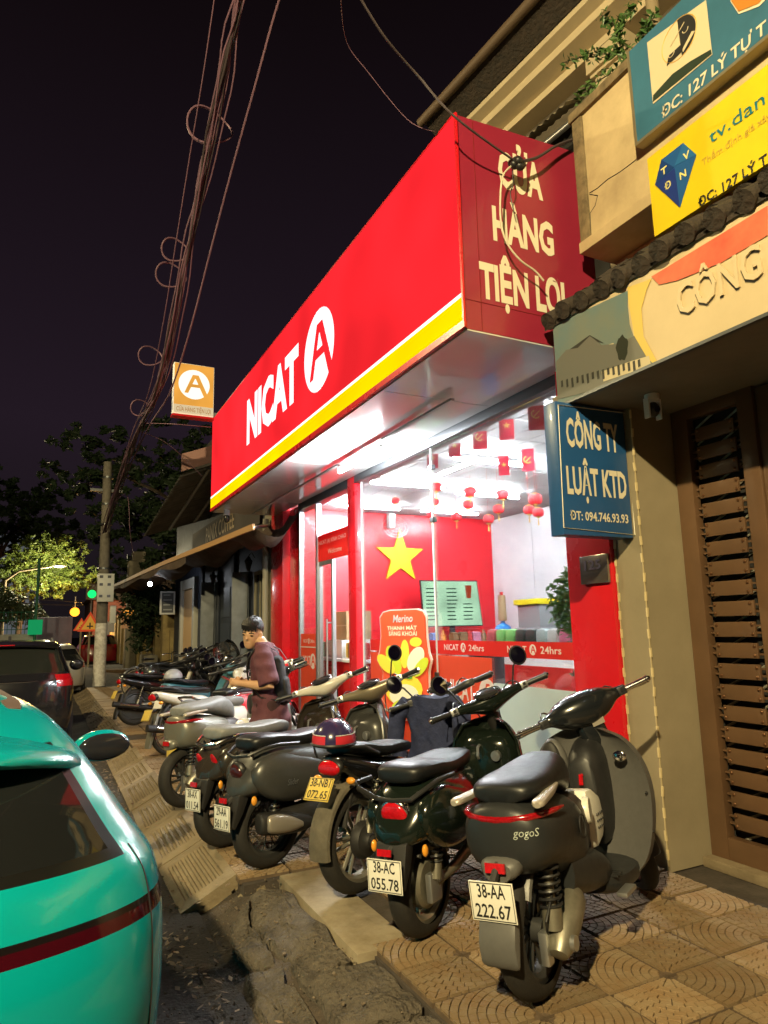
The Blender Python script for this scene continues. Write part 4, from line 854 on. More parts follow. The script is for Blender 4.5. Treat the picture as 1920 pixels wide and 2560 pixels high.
def wheel(root, x, Rw, w, style, sm=None, rimm=None, z=None):
    z = Rw if z is None else z
    n = 40; rr = Rw-w*.62
    rim = MB().lathe([(rr+.012, -w*.33), (rr-.012, -w*.36), (rr-.028, -w*.2), (rr-.028, w*.2), (rr-.012, w*.36), (rr+.012, w*.33)], (x, 0, z), 'y', n)
    rim.cyl((x, -w*.55, z), (x, w*.55, z), .045, n=14)
    if style == 'wire':
        for k in range(28):
            a = 2*math.pi*k/28; s_ = .04 if k % 2 else -.04; a2 = a+(.35 if (k//2) % 2 else -.35)
            rim.cyl((x+.04*math.cos(a2), s_, z+.04*math.sin(a2)), (x+(rr-.02)*math.cos(a), 0, z+(rr-.02)*math.sin(a)), .0028, n=4)
    elif style == 'disc':
        rim.lathe([(rr-.02, -.02), (.05, -.032), (.05, .032), (rr-.02, .02)], (x, 0, z), 'y', n)
    else:
        for k in range(6):
            a = 2*math.pi*k/6; d = Vector((math.cos(a), 0, math.sin(a))); t_ = Vector((-math.sin(a), 0, math.cos(a)))
            for sgn in (-1, 1):
                rim.tube([Vector((x, 0, z))+d*.03+t_*.012*sgn, Vector((x, 0, z))+d*(rr-.015)+t_*.03*sgn], .011, 6)
    prof = []
    for k in range(13):
        a = math.pi*(-.5+k/12)*1.12; prof.append((rr+.012+(Rw-rr-.012)*math.cos(a)**.8 if math.cos(a) > 0 else rr+.005, w*.5*math.sin(a)/math.sin(.56*math.pi)*.98))
    ty = MB().lathe(prof, (x, 0, z), 'y', n)
    gr = 0
    if sm is not None: rim.xf(sm); ty.xf(sm)
    o = part('wheel', rim, rimm or rims, root); part('tyre', ty, rub, o)
    return o
def fender(x, z, Rf, w, a0, a1, n=18, th=.0, flare=.5):
    """arched shell round a wheel centre, angles measured in the xz plane from +x"""
    mb = MB(); rs = []
    for k in range(n+1):
        a = R(a0+(a1-a0)*k/n); ring = []
        for j in range(9):
            b = math.pi*(j/8)-math.pi/2; rad = Rf+.03*math.cos(b)**.7 if math.cos(b) > 1e-6 else Rf
            ring.append((x+rad*math.cos(a), w/2*math.sin(b), z+rad*math.sin(a)))
        for j in range(8, -1, -1):
            b = math.pi*(j/8)-math.pi/2; rad = Rf-.006+.026*(math.cos(b)**.7 if math.cos(b) > 1e-6 else 0)
            ring.append((x+rad*math.cos(a), (w/2-.004)*math.sin(b), z+rad*math.sin(a)))
        rs.append(ring)
    return mb.rings(rs)
def shield(rows, th=.018, sweep=.1, n=16, m=18):
    """curved leg shield: rows of (x, z, half width) bottom to top, edges swept backwards"""
    mb = MB(); rr = crom(rows, m); top = []; 
    front = []; back = []
    for (x, z, hw) in rr:
        f = []; b = []
        for j in range(n+1):
            t = -1+2*j/n; y = hw*t; xx = x-sweep*(abs(t)**2.2); f.append((xx+th, y, z)); b.append((xx, y*.985, z))
        front.append(f); back.append(b)
    rs = [f+b[::-1] for f, b in zip(front, back)]
    return mb.rings(rs)
def coil(a, b, r, turns, wr, n=90):
    a, b = Vector(a), Vector(b); d = (b-a).normalized(); u = d.orthogonal().normalized(); v = d.cross(u)
    return [a+(b-a)*(k/n)+u*r*math.cos(2*math.pi*turns*k/n)+v*r*math.sin(2*math.pi*turns*k/n) for k in range(n+1)]
def shock(root, a, b, m=None, r=.028):
    o = part('shock_absorber', MB().cyl(a, b, r*.45, n=10).cyl(Vector(a).lerp(Vector(b), .0), Vector(a).lerp(Vector(b), .30), r*.95, n=12), stl, root)
    part('spring', MB().tube(coil(Vector(a).lerp(Vector(b), .28), b, r, 7, .006), .006, 6), m or blk, o)
def plate(root, c, tilt, l1, l2, col='w', w=.19, h=.142):
    """licence plate; faces backwards (-x), tilt>0 turns its face upwards"""
    m = Matrix.Translation(c) @ Matrix.Rotation(tilt, 4, 'Y')
    o = part('number_plate', MB().box((0, 0, 0), (.004, w, h)).xf(m), platew if col == 'w' else platey, root, bevel=.0015)
    rim_ = MB().tube([m @ Vector((-.0035, y, z)) for y, z in ((-w/2+.006, -h/2+.006), (w/2-.006, -h/2+.006), (w/2-.006, h/2-.006), (-w/2+.006, h/2-.006))], .0022, 4, closed=True); part('plate_rim', rim_, platek, o)
    for s_, z in ((l1, .014), (l2, -.056)):
        if not s_: continue
        t = text_mesh(s_, .047, w*.80 if len(s_) > 5 else w*.62, bold=.012, align='CENTER').xf(m @ frame((-.0042, 0, z), -Y_, Z_)); part('plate_lettering', t, platek, o, smooth=False)
    part('plate_holder', MB().box((.012, 0, .01), (.014, w*.7, h*.8)).cyl((.01, 0, h*.3), (.10, 0, h*.75), .018, n=8).xf(m), gril, root)
def mirror(root, base, tip, sm, face, r=.055, m=blk):
    base, tip = Vector(base), Vector(tip); mid = base.lerp(tip, .5)+Vector((0, 0, .03)); st_ = MB().tube([base, mid, tip], .006, 6)
    d = Vector(face).normalized(); q = d.to_track_quat('Z', 'Y').to_matrix().to_4x4(); hd = MB().lathe([(0, .014), (r*.8, .008), (r, -.004), (r*.95, -.010), (0, -.012)], n=22); mm = Matrix.Translation(tip) @ q @ Matrix.Diagonal((1, 1.15, 1, 1)); hd.xf(mm)
    gl = MB().lathe([(0, .0145), (r*.82, .0105), (0, .010)], n=22).xf(mm)
    for q_ in (st_, hd, gl): q_.xf(sm)
    o = part('mirror', hd, m, root); part('mirror_stalk', st_, m, o); part('mirror_glass', gl, M('mirror_glass', (.35, .36, .38), .05, metal=1), o)
def bars(root, sm, bodym, zc=1.0, xc=.93, wide=.26, fat=1.0, gripm=None, chr_=False, lever=True, shape='vespa'):
    """steered headset: cover, grips, switch blocks, levers"""
    s_ = fat
    if shape == 'round': secs = [(-wide, zc+.035, .026, .026, .026, xc-.035), (-.20, zc+.035, .036, .033, .034, xc-.02), (-.12, zc+.035, .066*s_, .045*s_, .055*s_, xc), (0, zc+.035, .088*s_, .055*s_, .075*s_, xc+.015), (.12, zc+.035, .066*s_, .045*s_, .055*s_, xc), (.20, zc+.035, .036, .033, .034, xc-.02), (wide, zc+.035, .026, .026, .026, xc-.035)]
    else: secs = [(-wide, zc+.03, .022, .022, .022, xc-.035), (-.19, zc+.03, .030, .028, .03, xc-.03), (-.10, zc+.02, .075*s_, .04*s_, .05*s_, xc+.01), (0, zc+.02, .115*s_, .05*s_, .085*s_, xc+.04), (.10, zc+.02, .075*s_, .04*s_, .05*s_, xc+.01), (.19, zc+.03, .030, .028, .03, xc-.03), (wide, zc+.03, .022, .022, .022, xc-.035)]
    hs = part('headset', loft(secs, 30, 18, 'y', .85).xf(sm), bodym, root)
    if shape == 'vespa':
        dm_ = Matrix.Translation((xc-.035, 0, zc+.066)) @ Matrix.Rotation(R(-32), 4, 'Y') @ Matrix.Diagonal((.052, .085, .012, 1)); part('dashboard', MB().ell((0, 0, 0), (1, 1, 1), 24, 8).xf(sm @ dm_), M('dash', (.02, .02, .02), .12), hs)
        dm_ = Matrix.Translation((xc-.035, 0, zc+.066)) @ Matrix.Rotation(R(-32), 4, 'Y'); part('dash_ring', MB().tube([dm_ @ Vector((.054*math.cos(a), .088*math.sin(a), .004)) for a in np.linspace(0, 6.283, 33)[:-1]], .004, 5, closed=True).xf(sm), chrome, hs)
        part('headlamp', MB().ell((xc+.14, 0, zc+.01), (.03, .07, .07)).xf(sm), M('lamp_glass', (.6, .6, .6), .08), hs)
    for y in (-1, 1):
        g0 = Vector((xc-.035, y*wide, zc+.033)); g1 = Vector((xc-.065, y*(wide+.135), zc+.038))
        g = part('grip', MB().tube([g0, g0.lerp(g1, .9), g0.lerp(g1, .92), g1], [.0165, .018, .021, .021], 12).xf(sm), gripm or blk, root)
        part('bar_end', MB().cyl(g1, g1.lerp(g0, -.10), .016, .012, 10).xf(sm), chrome, g)
        sw = part('switch_block', MB().box((0, 0, 0), (.05, .05, .045)).xf(Matrix.Translation(g0-Vector((0, y*.022, 0)))).xf(sm), alu if chr_ else blk, root, bevel=.008)
        part('switch', MB().box((0, 0, 0), (.008, .018, .018)).box((0, .0, -.02), (.008, .028, .008)).xf(Matrix.Translation(g0-Vector((.028, y*.022, -.006)))).xf(sm), blk, sw)
        part('brake_cable', MB().tube([Vector(q_) for q_ in crom([tuple(g0+Vector((.03, -.02*y, 0))), tuple(g0+Vector((.12, -.07*y, .05))), (xc+.13, y*.08, zc-.02), (xc+.10, y*.05, zc-.16)], 12)], .0045, 6).xf(sm), blk, root)
        if lever: part('brake_lever', MB().tube([g0+Vector((.045, -.01*y, -.004)), g0+Vector((.065, .03*y, -.012)), g1+Vector((.045, 0, -.02))], [.008, .008, .005], 8).xf(sm), blk if not chr_ else alu, root)
    return hs
def empty_at(name, label, cat, pos, head, lean, group=None, sc_=1.0): 
    rot = RZ(R(head)) @ RX(R(-lean)); t = thing(name, label, cat, (pos[0], pos[1], 0), rot=rot, group=group); 
    return t
def front_end(root, sm, bodym, Rw=.24, style='mag', rimm=None, wt=.10, fend=True, base=1.27):
    wheel(root, base, Rw, wt, style, sm, rimm)
    part('fork', MB().tube([(base-.02, -.065, Rw), (base-.10, -.06, Rw+.25), (1.06, -.035, .72)], .017, 8).tube([(base-.02, .065, Rw), (base-.10, .06, Rw+.25), (1.06, .035, .72)], .017, 8).cyl((base, -.075, Rw), (base, .075, Rw), .014, n=8).xf(sm), gril, root)
    if fend: part('front_fender', fender(base, Rw, Rw+.035, .14, 20, 185).xf(sm), bodym, root)
    part('steering_column', MB().tube([(1.06, 0, .72), (.97, 0, .97)], [.04, .045], 12).xf(sm), gril, root)
def side_stand(root): part('side_stand', MB().tube([(.45, .10, .22), (.40, .20, .09), (.36, .27, .012)], .012, 8).box((.35, .28, .010), (.07, .04, .008)), gril, root)
def tail_lamp(root, pos, sx, sy, sz, rot=0.0, m=None, rimm=None):
    mm = Matrix.Translation(pos) @ Matrix.Rotation(rot, 4, 'Y')
    o = part('tail_light', MB().ell((0, 0, 0), (sx, sy, sz), 20, 12, .55).xf(mm), m or redl, root); part('lamp_bezel', MB().ell((.012, 0, 0), (sx*.8, sy*1.10, sz*1.10), 20, 12, .55).xf(mm), rimm or chrome, o)
REAR = ('wheel', 'tyre', 'swing_arm', 'hub_motor', 'brake_caliper', 'engine', 'exhaust', 'heat_shield', 'shock_absorber', 'spring', 'motor', 'motor_cap', 'brake_hose', 'hub_cover', 'tyre_hugger')
def rear_shift(t, d):
    """move the rear wheel and its running gear back by d under the body, keeping its contact point in place"""
    comp = max(.60, 1-max(0, d-.07)*2.9); d = min(d, .03)      # a longer offset is taken up by a shorter tail
    def walk(o):
        for ch in o.children:
            if not (ch.name.split('.')[0] in REAR and sum(v.co.x for v in ch.data.vertices)/max(1, len(ch.data.vertices)) < .6):
                k_ = min(1, comp+.10) if ch.name.split('.')[0] in ('number_plate', 'plate_rim', 'plate_lettering', 'plate_holder', 'rear_reflector', 'mudguard', 'fender_flap', 'tail_bracket') else comp
                for v in ch.data.vertices:
                    if v.co.x < .1: v.co.x = .1+(v.co.x-.1)*k_
            if ch.name.split('.')[0] in REAR and sum(v.co.x for v in ch.data.vertices)/max(1, len(ch.data.vertices)) < .6: ch.data.transform(Matrix.Translation((-d, 0, 0)))
            walk(ch)
    walk(t); m = ROOTM[t.name]; m2 = Matrix.Translation((m.to_3x3() @ Vector((d, 0, 0)))) @ m; t.matrix_local = m2; ROOTM[t.name] = m2
    return t
def vespa(cfg):
    t = empty_at(cfg.get('name', 'scooter'), cfg['label'], 'scooter', cfg['pos'], cfg['head'], cfg['lean'], cfg.get('group'))
    sm = steerM(R(cfg.get('steer', 40))); bm_ = cfg['mat']; Rw = .243
    wheel(t, 0, Rw, .115, cfg.get('wheel', 'mag'), rimm=cfg.get('rim')); front_end(t, sm, cfg.get('fmat', bm_), rimm=cfg.get('rim'))
    wd_ = cfg.get('wide', 1.0)
    part('body_shell', loft([(-.43, .485, .05*wd_, .03, .02), (-.40, .50, .10*wd_, .055, .05), (-.33, .53, .15*wd_, .10, .085), (-.22, .57, .185*wd_, .15, .13), (-.05, .585, .205*wd_, .17, .155), (.15, .57, .21*wd_, .175, .16), (.32, .54, .185*wd_, .19, .15), (.45, .49, .14, .22, .12), (.54, .45, .09, .24, .11), (.58, .42, .05, .18, .09)], 34, 26, pw=.78), bm_, t)
    for s_ in (-1, 1):
        cw = MB().ell((.02, s_*.145*wd_, .545), (.37, .085*wd_, .155), 28, 16, .85, rot=RY(R(5))); part('side_cowl', cw, cfg.get('cowl', bm_), t)
    part('rear_inner_fender', fender(0, Rw, Rw+.022, .15, 60, 150), gril, t)
    part('seat', loft([(-.31, .765, .05, .015, .02), (-.29, .768, .11, .03, .045), (-.20, .775, .14, .04, .06), (0, .775, .15, .035, .07), (.14, .765, .15, .030, .07), (.26, .765, .14, .035, .07), (.40, .775, .115, .03, .08), (.50, .765, .07, .02, .06), (.53, .75, .03, .012, .03)], 30, 22, pw=.7), cfg.get('seat', seatb), t)
    if cfg.get('rack', 'rail') == 'rail':
        part('grab_rail', MB().tube([(.12, .185, .735), (-.10, .185, .745), (-.24, .175, .735), (-.36, .12, .70), (-.395, 0, .69), (-.36, -.12, .70), (-.24, -.175, .735), (-.10, -.185, .745), (.12, -.185, .735)], .011, 8).tube([(-.30, .09, .71), (-.26, .08, .66)], .01, 6).tube([(-.30, -.09, .71), (-.26, -.08, .66)], .01, 6), cfg.get('railm', chrome), t)
    elif cfg.get('rack') == 'v':
        part('grab_rail', MB().tube([(.02, -.20, .735), (-.20, -.20, .735), (-.36, -.10, .66), (-.38, 0, .655), (-.36, .10, .66), (-.44, .17, .72), (-.40, .19, .735), (-.2, .2, .735)], .012, 8), blk, t)
    elif cfg.get('rack') == 'hoop': part('grab_rail', MB().tube([(-.05, .16, .74), (-.20, .16, .80), (-.30, .12, .835), (-.33, 0, .84), (-.30, -.12, .835), (-.20, -.16, .80), (-.05, -.16, .74)], .013, 8), chrome, t)
    tl_ = cfg.get('tail', 'box')
    if tl_ == 'box': tail_lamp(t, (-.345, 0, .595), .045, .075, .065, R(-32))
    elif tl_ == 'dark': tail_lamp(t, (-.36, 0, .60), .045, .065, .06, R(-35), M('smoked_lens', (.05, .01, .01), .12, coat=.6), blk)
    elif tl_ == 'slant':
        for s_ in (-1, 1): part('tail_light', MB().ell((0, 0, 0), (.018, .035, .07), 14, 10).xf(Matrix.Translation((-.345, s_*.09, .58)) @ Matrix.Rotation(R(-38), 4, 'Y')), redl, t)
    elif tl_ == 'strip': part('tail_light', fender(-.13, .60, .0, .0, 0, 1, 1) if 0 else MB().tube([(-.16, .205, .63), (-.30, .16, .635), (-.37, .08, .63), (-.385, 0, .628), (-.37, -.08, .63), (-.30, -.16, .635), (-.16, -.205, .63)], [.004, .014, .016, .016, .016, .014, .004], 8), redl, t)
    for s_ in (-1, 1): part('reflector', MB().ell((-.33, s_*.145, .435), (.028, .014, .028)), aml, t)
    part('mudguard', MB().prism([(-.30, .50), (-.36, .47), (-.43, .30), (-.40, .28), (-.33, .36), (-.27, .46)], (0, -.085, 0), X_, Z_, (0, .17, 0)), gril, t, bevel=.008)
    part('rear_reflector', MB().box((-.44, 0, .447), (.012, .075, .03), RY(R(8))), redl, t)
    pl = cfg['plate']; plate(t, (-.452, 0, .35), R(2), pl[0], pl[1], pl[2] if len(pl) > 2 else 'w')
    # floor, shield, inner box
    part('floorboard', loft([(.48, .30, .15, .03, .05), (.55, .275, .18, .03, .05), (.72, .26, .185, .03, .05), (.86, .27, .18, .03, .05), (.92, .30, .15, .03, .05)], 14, 16, pw=.5), gril if cfg.get('darkfloor', True) else bm_, t)
    part('leg_shield', shield([(.90, .25, .15), (.915, .36, .205), (.94, .50, .235), (.955, .65, .235), (.97, .78, .21), (.985, .87, .15), (.99, .91, .06)], .03, .13), cfg.get('shield', bm_), t)
    part('shield_trim', MB().tube([(x-.13, s_*hw, z) for s_ in (1,) for (x, z, hw) in ((.90, .25, .15), (.915, .36, .205), (.94, .50, .235), (.955, .65, .235), (.97, .78, .21), (.985, .87, .15))]+[(.99, 0, .918)]+[(x-.13, -hw, z) for (x, z, hw) in ((.985, .87, .15), (.97, .78, .21), (.955, .65, .235), (.94, .50, .235), (.915, .36, .205), (.90, .25, .15))], .010, 6), cfg.get('trim', bm_), t)
    part('glove_box', loft([(.80, .66, .10, .12, .14), (.83, .66, .16, .15, .20), (.90, .66, .19, .18, .24), (.95, .66, .19, .18, .24)], 12, 18, pw=.6), cfg.get('inner', bm_), t)
    part('ignition', MB().cyl((.80, -.09, .70), (.775, -.09, .70), .03, n=16).cyl((.775, -.09, .70), (.772, -.09, .70), .02, n=12), alu, t); part('bag_hook', MB().tube([(.80, .02, .76), (.775, .02, .75), (.765, .02, .70), (.775, .02, .685)], .009, 6), alu, t)
    bars(t, sm, cfg.get('hmat', bm_), zc=.985, fat=cfg.get('fat', 1.0), chr_=cfg.get('chr', True), gripm=cfg.get('grip'))
    for y in cfg.get('mirrors', ()):  mirror(t, (.90, y*.17, 1.03), (.86, y*.27, 1.20), sm, (-1, -.15*y, .1))
    # swing unit: engine or hub motor on the right side
    if cfg.get('engine', True):
        part('engine', loft([(-.10, .27, .05, .05, .05), (.0, .27, .07, .07, .07), (.16, .28, .08, .08, .08), (.32, .30, .07, .07, .07), (.40, .31, .04, .05, .05)], 14, 14, pw=.7, off=(0, -.10, 0)), gril, t)
        ex = part('exhaust', loft([(-.16, .30, .03, .05, .05), (-.13, .295, .05, .065, .065), (.04, .27, .055, .068, .068), (.18, .25, .045, .05, .05), (.24, .245, .025, .03, .03)], 14, 16, pw=.8, off=(0, -.155, 0)), gril, t); part('heat_shield', loft([(-.125, .292, .02, .02, .02), (-.11, .292, .03, .048, .048), (-.04, .283, .034, .058, .055), (.06, .265, .03, .045, .042), (.14, .25, .016, .016, .016)], 16, 16, pw=.85, off=(0, -.198, 0)), M('warm_shield', (.36, .32, .27), .35, metal=.5), ex)
    else:
        part('hub_motor', MB().lathe([(0, -.06), (.10, -.06), (.115, -.045), (.115, .045), (.10, .06), (0, .06)], (0, 0, Rw), 'y', 28), stl, t)
        part('brake_caliper', MB().box((-.015, -.085, Rw-.01), (.10, .035, .13)).box((.02, -.10, Rw+.03), (.05, .03, .05)), alu, t, bevel=.01)
    part('swing_arm', MB().tube([(0, -.085, Rw), (.20, -.085, Rw+.02), (.38, -.07, Rw+.05)], [.022, .026, .03], 10).tube([(0, .085, Rw), (.20, .085, Rw+.02), (.38, .07, Rw+.05)], [.022, .026, .03], 10).cyl((0, -.10, Rw), (0, .10, Rw), .014, n=8), stl if cfg.get('engine', True) is False else gril, t)
    shock(t, (-.02, -.105, .27), (.02, -.11, .50), cfg.get('springm')); side_stand(t)
    if cfg.get('badge'): write(cfg['badge'], (-.06, -.232*wd_, .50), X_, Z_, .035, alu, t, width=.12, world=False, shear=.25)
    return rear_shift(t, cfg.get('shift', .12))
# ---------- s1: round matte grey scooter with the wide light bar ----------
def gogo(cfg):
    t = empty_at('scooter', cfg['label'], 'scooter', cfg['pos'], cfg['head'], cfg['lean']); seat_m = cfg.get('seat', seatb); sm = steerM(R(cfg['steer'])); Rw = .248; bm_ = cfg['mat']; g2 = cfg['grey']
    wheel(t, 0, Rw, .115, 'mag', rimm=rimb); front_end(t, sm, bm_, rimm=rimb, fend=True)
    part('body_shell', loft([(-.345, .63, .05, .05, .05), (-.335, .63, .10, .09, .09), (-.30, .63, .155, .125, .125), (-.22, .63, .19, .135, .15), (-.08, .625, .205, .135, .165), (.10, .61, .20, .14, .20), (.26, .575, .18, .15, .23), (.38, .53, .14, .15, .22), (.48, .46, .10, .14, .17), (.55, .41, .06, .10, .12)], 34, 28, pw=.82), bm_, t)
    part('lower_side_panel', loft([(.10, .43, .17, .09, .10), (.30, .39, .185, .10, .11), (.48, .35, .18, .09, .10), (.60, .31, .15, .05, .07)], 14, 20, pw=.7), bm_, t)
    part('light_bar', MB().tube([(-.03, .205, .718), (-.14, .198, .718), (-.24, .170, .715), (-.30, .125, .710), (-.328, .06, .705), (-.334, 0, .703), (-.328, -.06, .705), (-.30, -.125, .710), (-.24, -.170, .715), (-.14, -.198, .718), (-.03, -.205, .718)], [.005, .012, .013, .014, .014, .014, .014, .014, .013, .012, .005], 10), M('light_bar_red', (.30, .004, .008), .15, coat=.8, noise=(70, .4)), t)
    part('seat', loft([(-.265, .785, .05, .02, .03), (-.25, .79, .11, .035, .035), (-.18, .795, .145, .05, .04), (-.05, .80, .155, .055, .045), (.10, .805, .15, .057, .05), (.22, .81, .135, .07, .07), (.33, .80, .11, .09, .09), (.42, .775, .08, .06, .09), (.47, .74, .04, .04, .06)], 32, 24, pw=.72), seat_m, t)
    for s_ in (-1, 1): part('grab_handle', loft([(-.33, .762, .014, .010, .010), (-.30, .766, .028, .016, .014), (-.20, .770, .026, .017, .015), (-.05, .778, .022, .015, .013), (.10, .788, .008, .006, .006)], 16, 12).xf(Matrix.Translation((0, s_*.160, 0)) @ Matrix.Rotation(s_*R(-5), 4, 'Z')), M('warm_silver', (.48, .43, .36), .4, metal=.5), t)
    part('seat_shell', loft([(.34, .58, .14, .12, .16), (.42, .57, .135, .13, .18), (.50, .55, .11, .12, .18), (.55, .52, .06, .08, .12)], 12, 20, pw=.85), M('brown_black', (.035, .026, .024), .5), t)
    wp = M('gloss_white', (.72, .70, .62), .3)
    part('logo_disc', MB().lathe([(0, 0), (.055, 0), (.060, -.01), (.060, -.03)], n=24).xf(Matrix.Translation((.47, -.138, .60)) @ Matrix.Rotation(R(14), 4, 'Z') @ Matrix.Rotation(R(90), 4, 'X')), wp, t)
    part('tunnel_cover', MB().prism([(.57, .40), (.56, .56), (.60, .66), (.68, .655), (.78, .60), (.80, .50), (.76, .42), (.66, .39)], (0, -.08, 0), X_, Z_, (0, .16, 0)), wp, t, bevel=.02)
    dots = MB()
    for i in range(4):
        for j in range(3): dots.cyl((.69+i*.024, -.084, .47+j*.03), (.69+i*.024, -.0795, .47+j*.03), .006, n=8)
    part('vent_holes', dots, blk, t)
    part('leg_shield', shield([(.88, .20, .16), (.90, .30, .25), (.92, .45, .30), (.935, .62, .315), (.94, .76, .285), (.94, .86, .215), (.935, .915, .11)], .05, .07, 20, 22), g2, t)
    part('shield_bolt', MB().ell((.855, -.19, .78), (.01, .035, .028)), chrome, t)
    bolts = MB()
    for y, z in ((-.29, .60), (-.15, .875), (-.29, .42), (-.23, .30)): bolts.ell((.925-.07*(abs(y)/.31)**2.2, y, z), (.01, .008, .008), 8, 6)
    part('bolt', bolts, blk, t)
    part('inner_column', loft([(.78, .62, .07, .16, .20), (.82, .63, .09, .20, .26), (.88, .64, .10, .22, .30), (.94, .64, .10, .24, .30)], 12, 18, pw=.7), blk, t)
    part('glove_pocket', MB().ell((.845, .165, .74), (.05, .08, .14), 20, 14), g2, t); part('pocket_recess', MB().ell((.81, .165, .77), (.025, .055, .10), 16, 12), gril, t)
    part('key_hook', MB().tube([(.79, 0, .70), (.765, 0, .70), (.755, 0, .655)], .012, 6), redl, t)
    part('floorboard', loft([(.46, .30, .16, .03, .06), (.55, .275, .20, .035, .06), (.72, .26, .21, .035, .06), (.88, .26, .19, .035, .06), (.95, .29, .12, .03, .05)], 16, 18, pw=.5), bm_, t)
    fr_ = MB()
    for k in range(3): fr_.b2((.50+k*.03, -.205, .306), (.51+k*.03, -.10, .315))
    part('floor_ribs', fr_, blk, t); part('foot_peg', MB().box((.50, -.235, .255), (.14, .05, .018)), alu, t, bevel=.004)
    hs = bars(t, sm, M('gloss_charcoal', (.010, .012, .014), .22, coat=.5), zc=.99, fat=1.5, gripm=chrome, shape='round', xc=.95)
    part('headset_neck', loft([(-.075, .90, .03, .10, .12, .955), (-.05, .90, .06, .12, .12, .96), (0, .90, .07, .13, .13, .965), (.05, .90, .06, .12, .12, .96), (.075, .90, .03, .10, .12, .955)], 12, 16, 'y').xf(sm), M('gloss_charcoal', (.010, .012, .014), .22, coat=.5), t)
    part('sticker', MB().box((0, 0, 0), (.003, .07, .035)).xf(sm @ Matrix.Translation((.885, -.035, .93)) @ Matrix.Rotation(R(-12), 4, 'Y')), M('grey_sticker', (.30, .27, .22), .6), hs)
    # tail: licence plate arm, fender, reflector
    cfg.get('plate') and part('rear_fender', fender(0, Rw, Rw+.03, .15, 95, 150), g2, t); cfg.get('plate') and part('fender_flap', MB().prism([(-.40, .20), (-.425, .22), (-.435, .29), (-.405, .36), (-.36, .40), (-.34, .36)], (0, -.08, 0), X_, Z_, (0, .16, 0)), g2, t, bevel=.02)
    part('tail_bracket', loft([(-.335, .525, .06, .03, .04), (-.30, .535, .085, .035, .05), (-.22, .54, .085, .03, .05)], 8, 14), g2, t)
    part('rear_reflector', MB().box((-.349, 0, .540), (.012, .085, .036), RY(R(6))), redl, t)
    cfg.get('plate') and plate(t, (-.415, .0, .437), R(-2), cfg['plate'][0], cfg['plate'][1], w=.190, h=.142)
    part('swing_arm', MB().tube([(.0, -.10, Rw), (.12, -.105, Rw-.01), (.26, -.09, Rw+.05), (.36, -.06, Rw+.10)], [.03, .035, .04, .035], 12), stl, t)
    mo = part('motor', MB().tube([(-.065, -.135, .185), (-.06, -.135, .19), (-.03, -.135, .215), (.06, -.135, .27), (.15, -.135, .325), (.18, -.135, .345), (.185, -.135, .348)], [.01, .035, .052, .060, .056, .038, .01], 20), stl, t); part('motor_cap', MB().cyl((-.02, -.18, .225), (-.02, -.198, .225), .028, n=20), alu, mo)
    part('brake_caliper', MB().box((-.06, -.085, .21), (.05, .035, .12)).cyl((-.04, -.10, .25), (-.04, -.075, .25), .02, n=10).cyl((-.05, -.10, .18), (-.05, -.07, .18), .018, n=10), alu, t, bevel=.006)
    part('brake_hose', MB().tube([(-.06, -.10, .26), (-.10, -.12, .32), (-.03, -.13, .40), (.08, -.10, .44)], .005, 6), blk, t)
    shock(t, (-.03, -.115, .27), (.0, -.115, .53), blk, .042); side_stand(t)
    if not cfg.get('sticker'): return rear_shift(t, cfg.get('shift', .10))
    tx = text_mesh('gogoS', .030, .115, bold=.0, shear=.2); pth = [(-.350, -.02), (-.342, -.075), (-.325, -.125), (-.285, -.168), (-.22, -.196), (-.12, -.208), (0, -.212)]; cum = [0]
    for a_, b_ in zip(pth[:-1], pth[1:]): cum.append(cum[-1]+math.hypot(b_[0]-a_[0], b_[1]-a_[1]))
    def onp(u): return Vector((np.interp(u, cum, [p[0] for p in pth])-.003, np.interp(u, cum, [p[1] for p in pth])-.003, 0))
    tx.v = [onp(.05+v.x)+Vector((0, 0, .645+v.y)) for v in tx.v]; part('lettering', tx, M('sticker_pale', (.50, .55, .50), .35, metal=.3), t, smooth=False)
    part('emblem_ring', MB().tube([(.185+.032*math.cos(a), -.205, .60+.045*math.sin(a)) for a in np.linspace(0, 6.283, 25)[:-1]], .004, 6, closed=True).ell((.185, -.198, .60), (.024, .006, .036)), gril, t)
    return rear_shift(t, cfg.get('shift', .10))
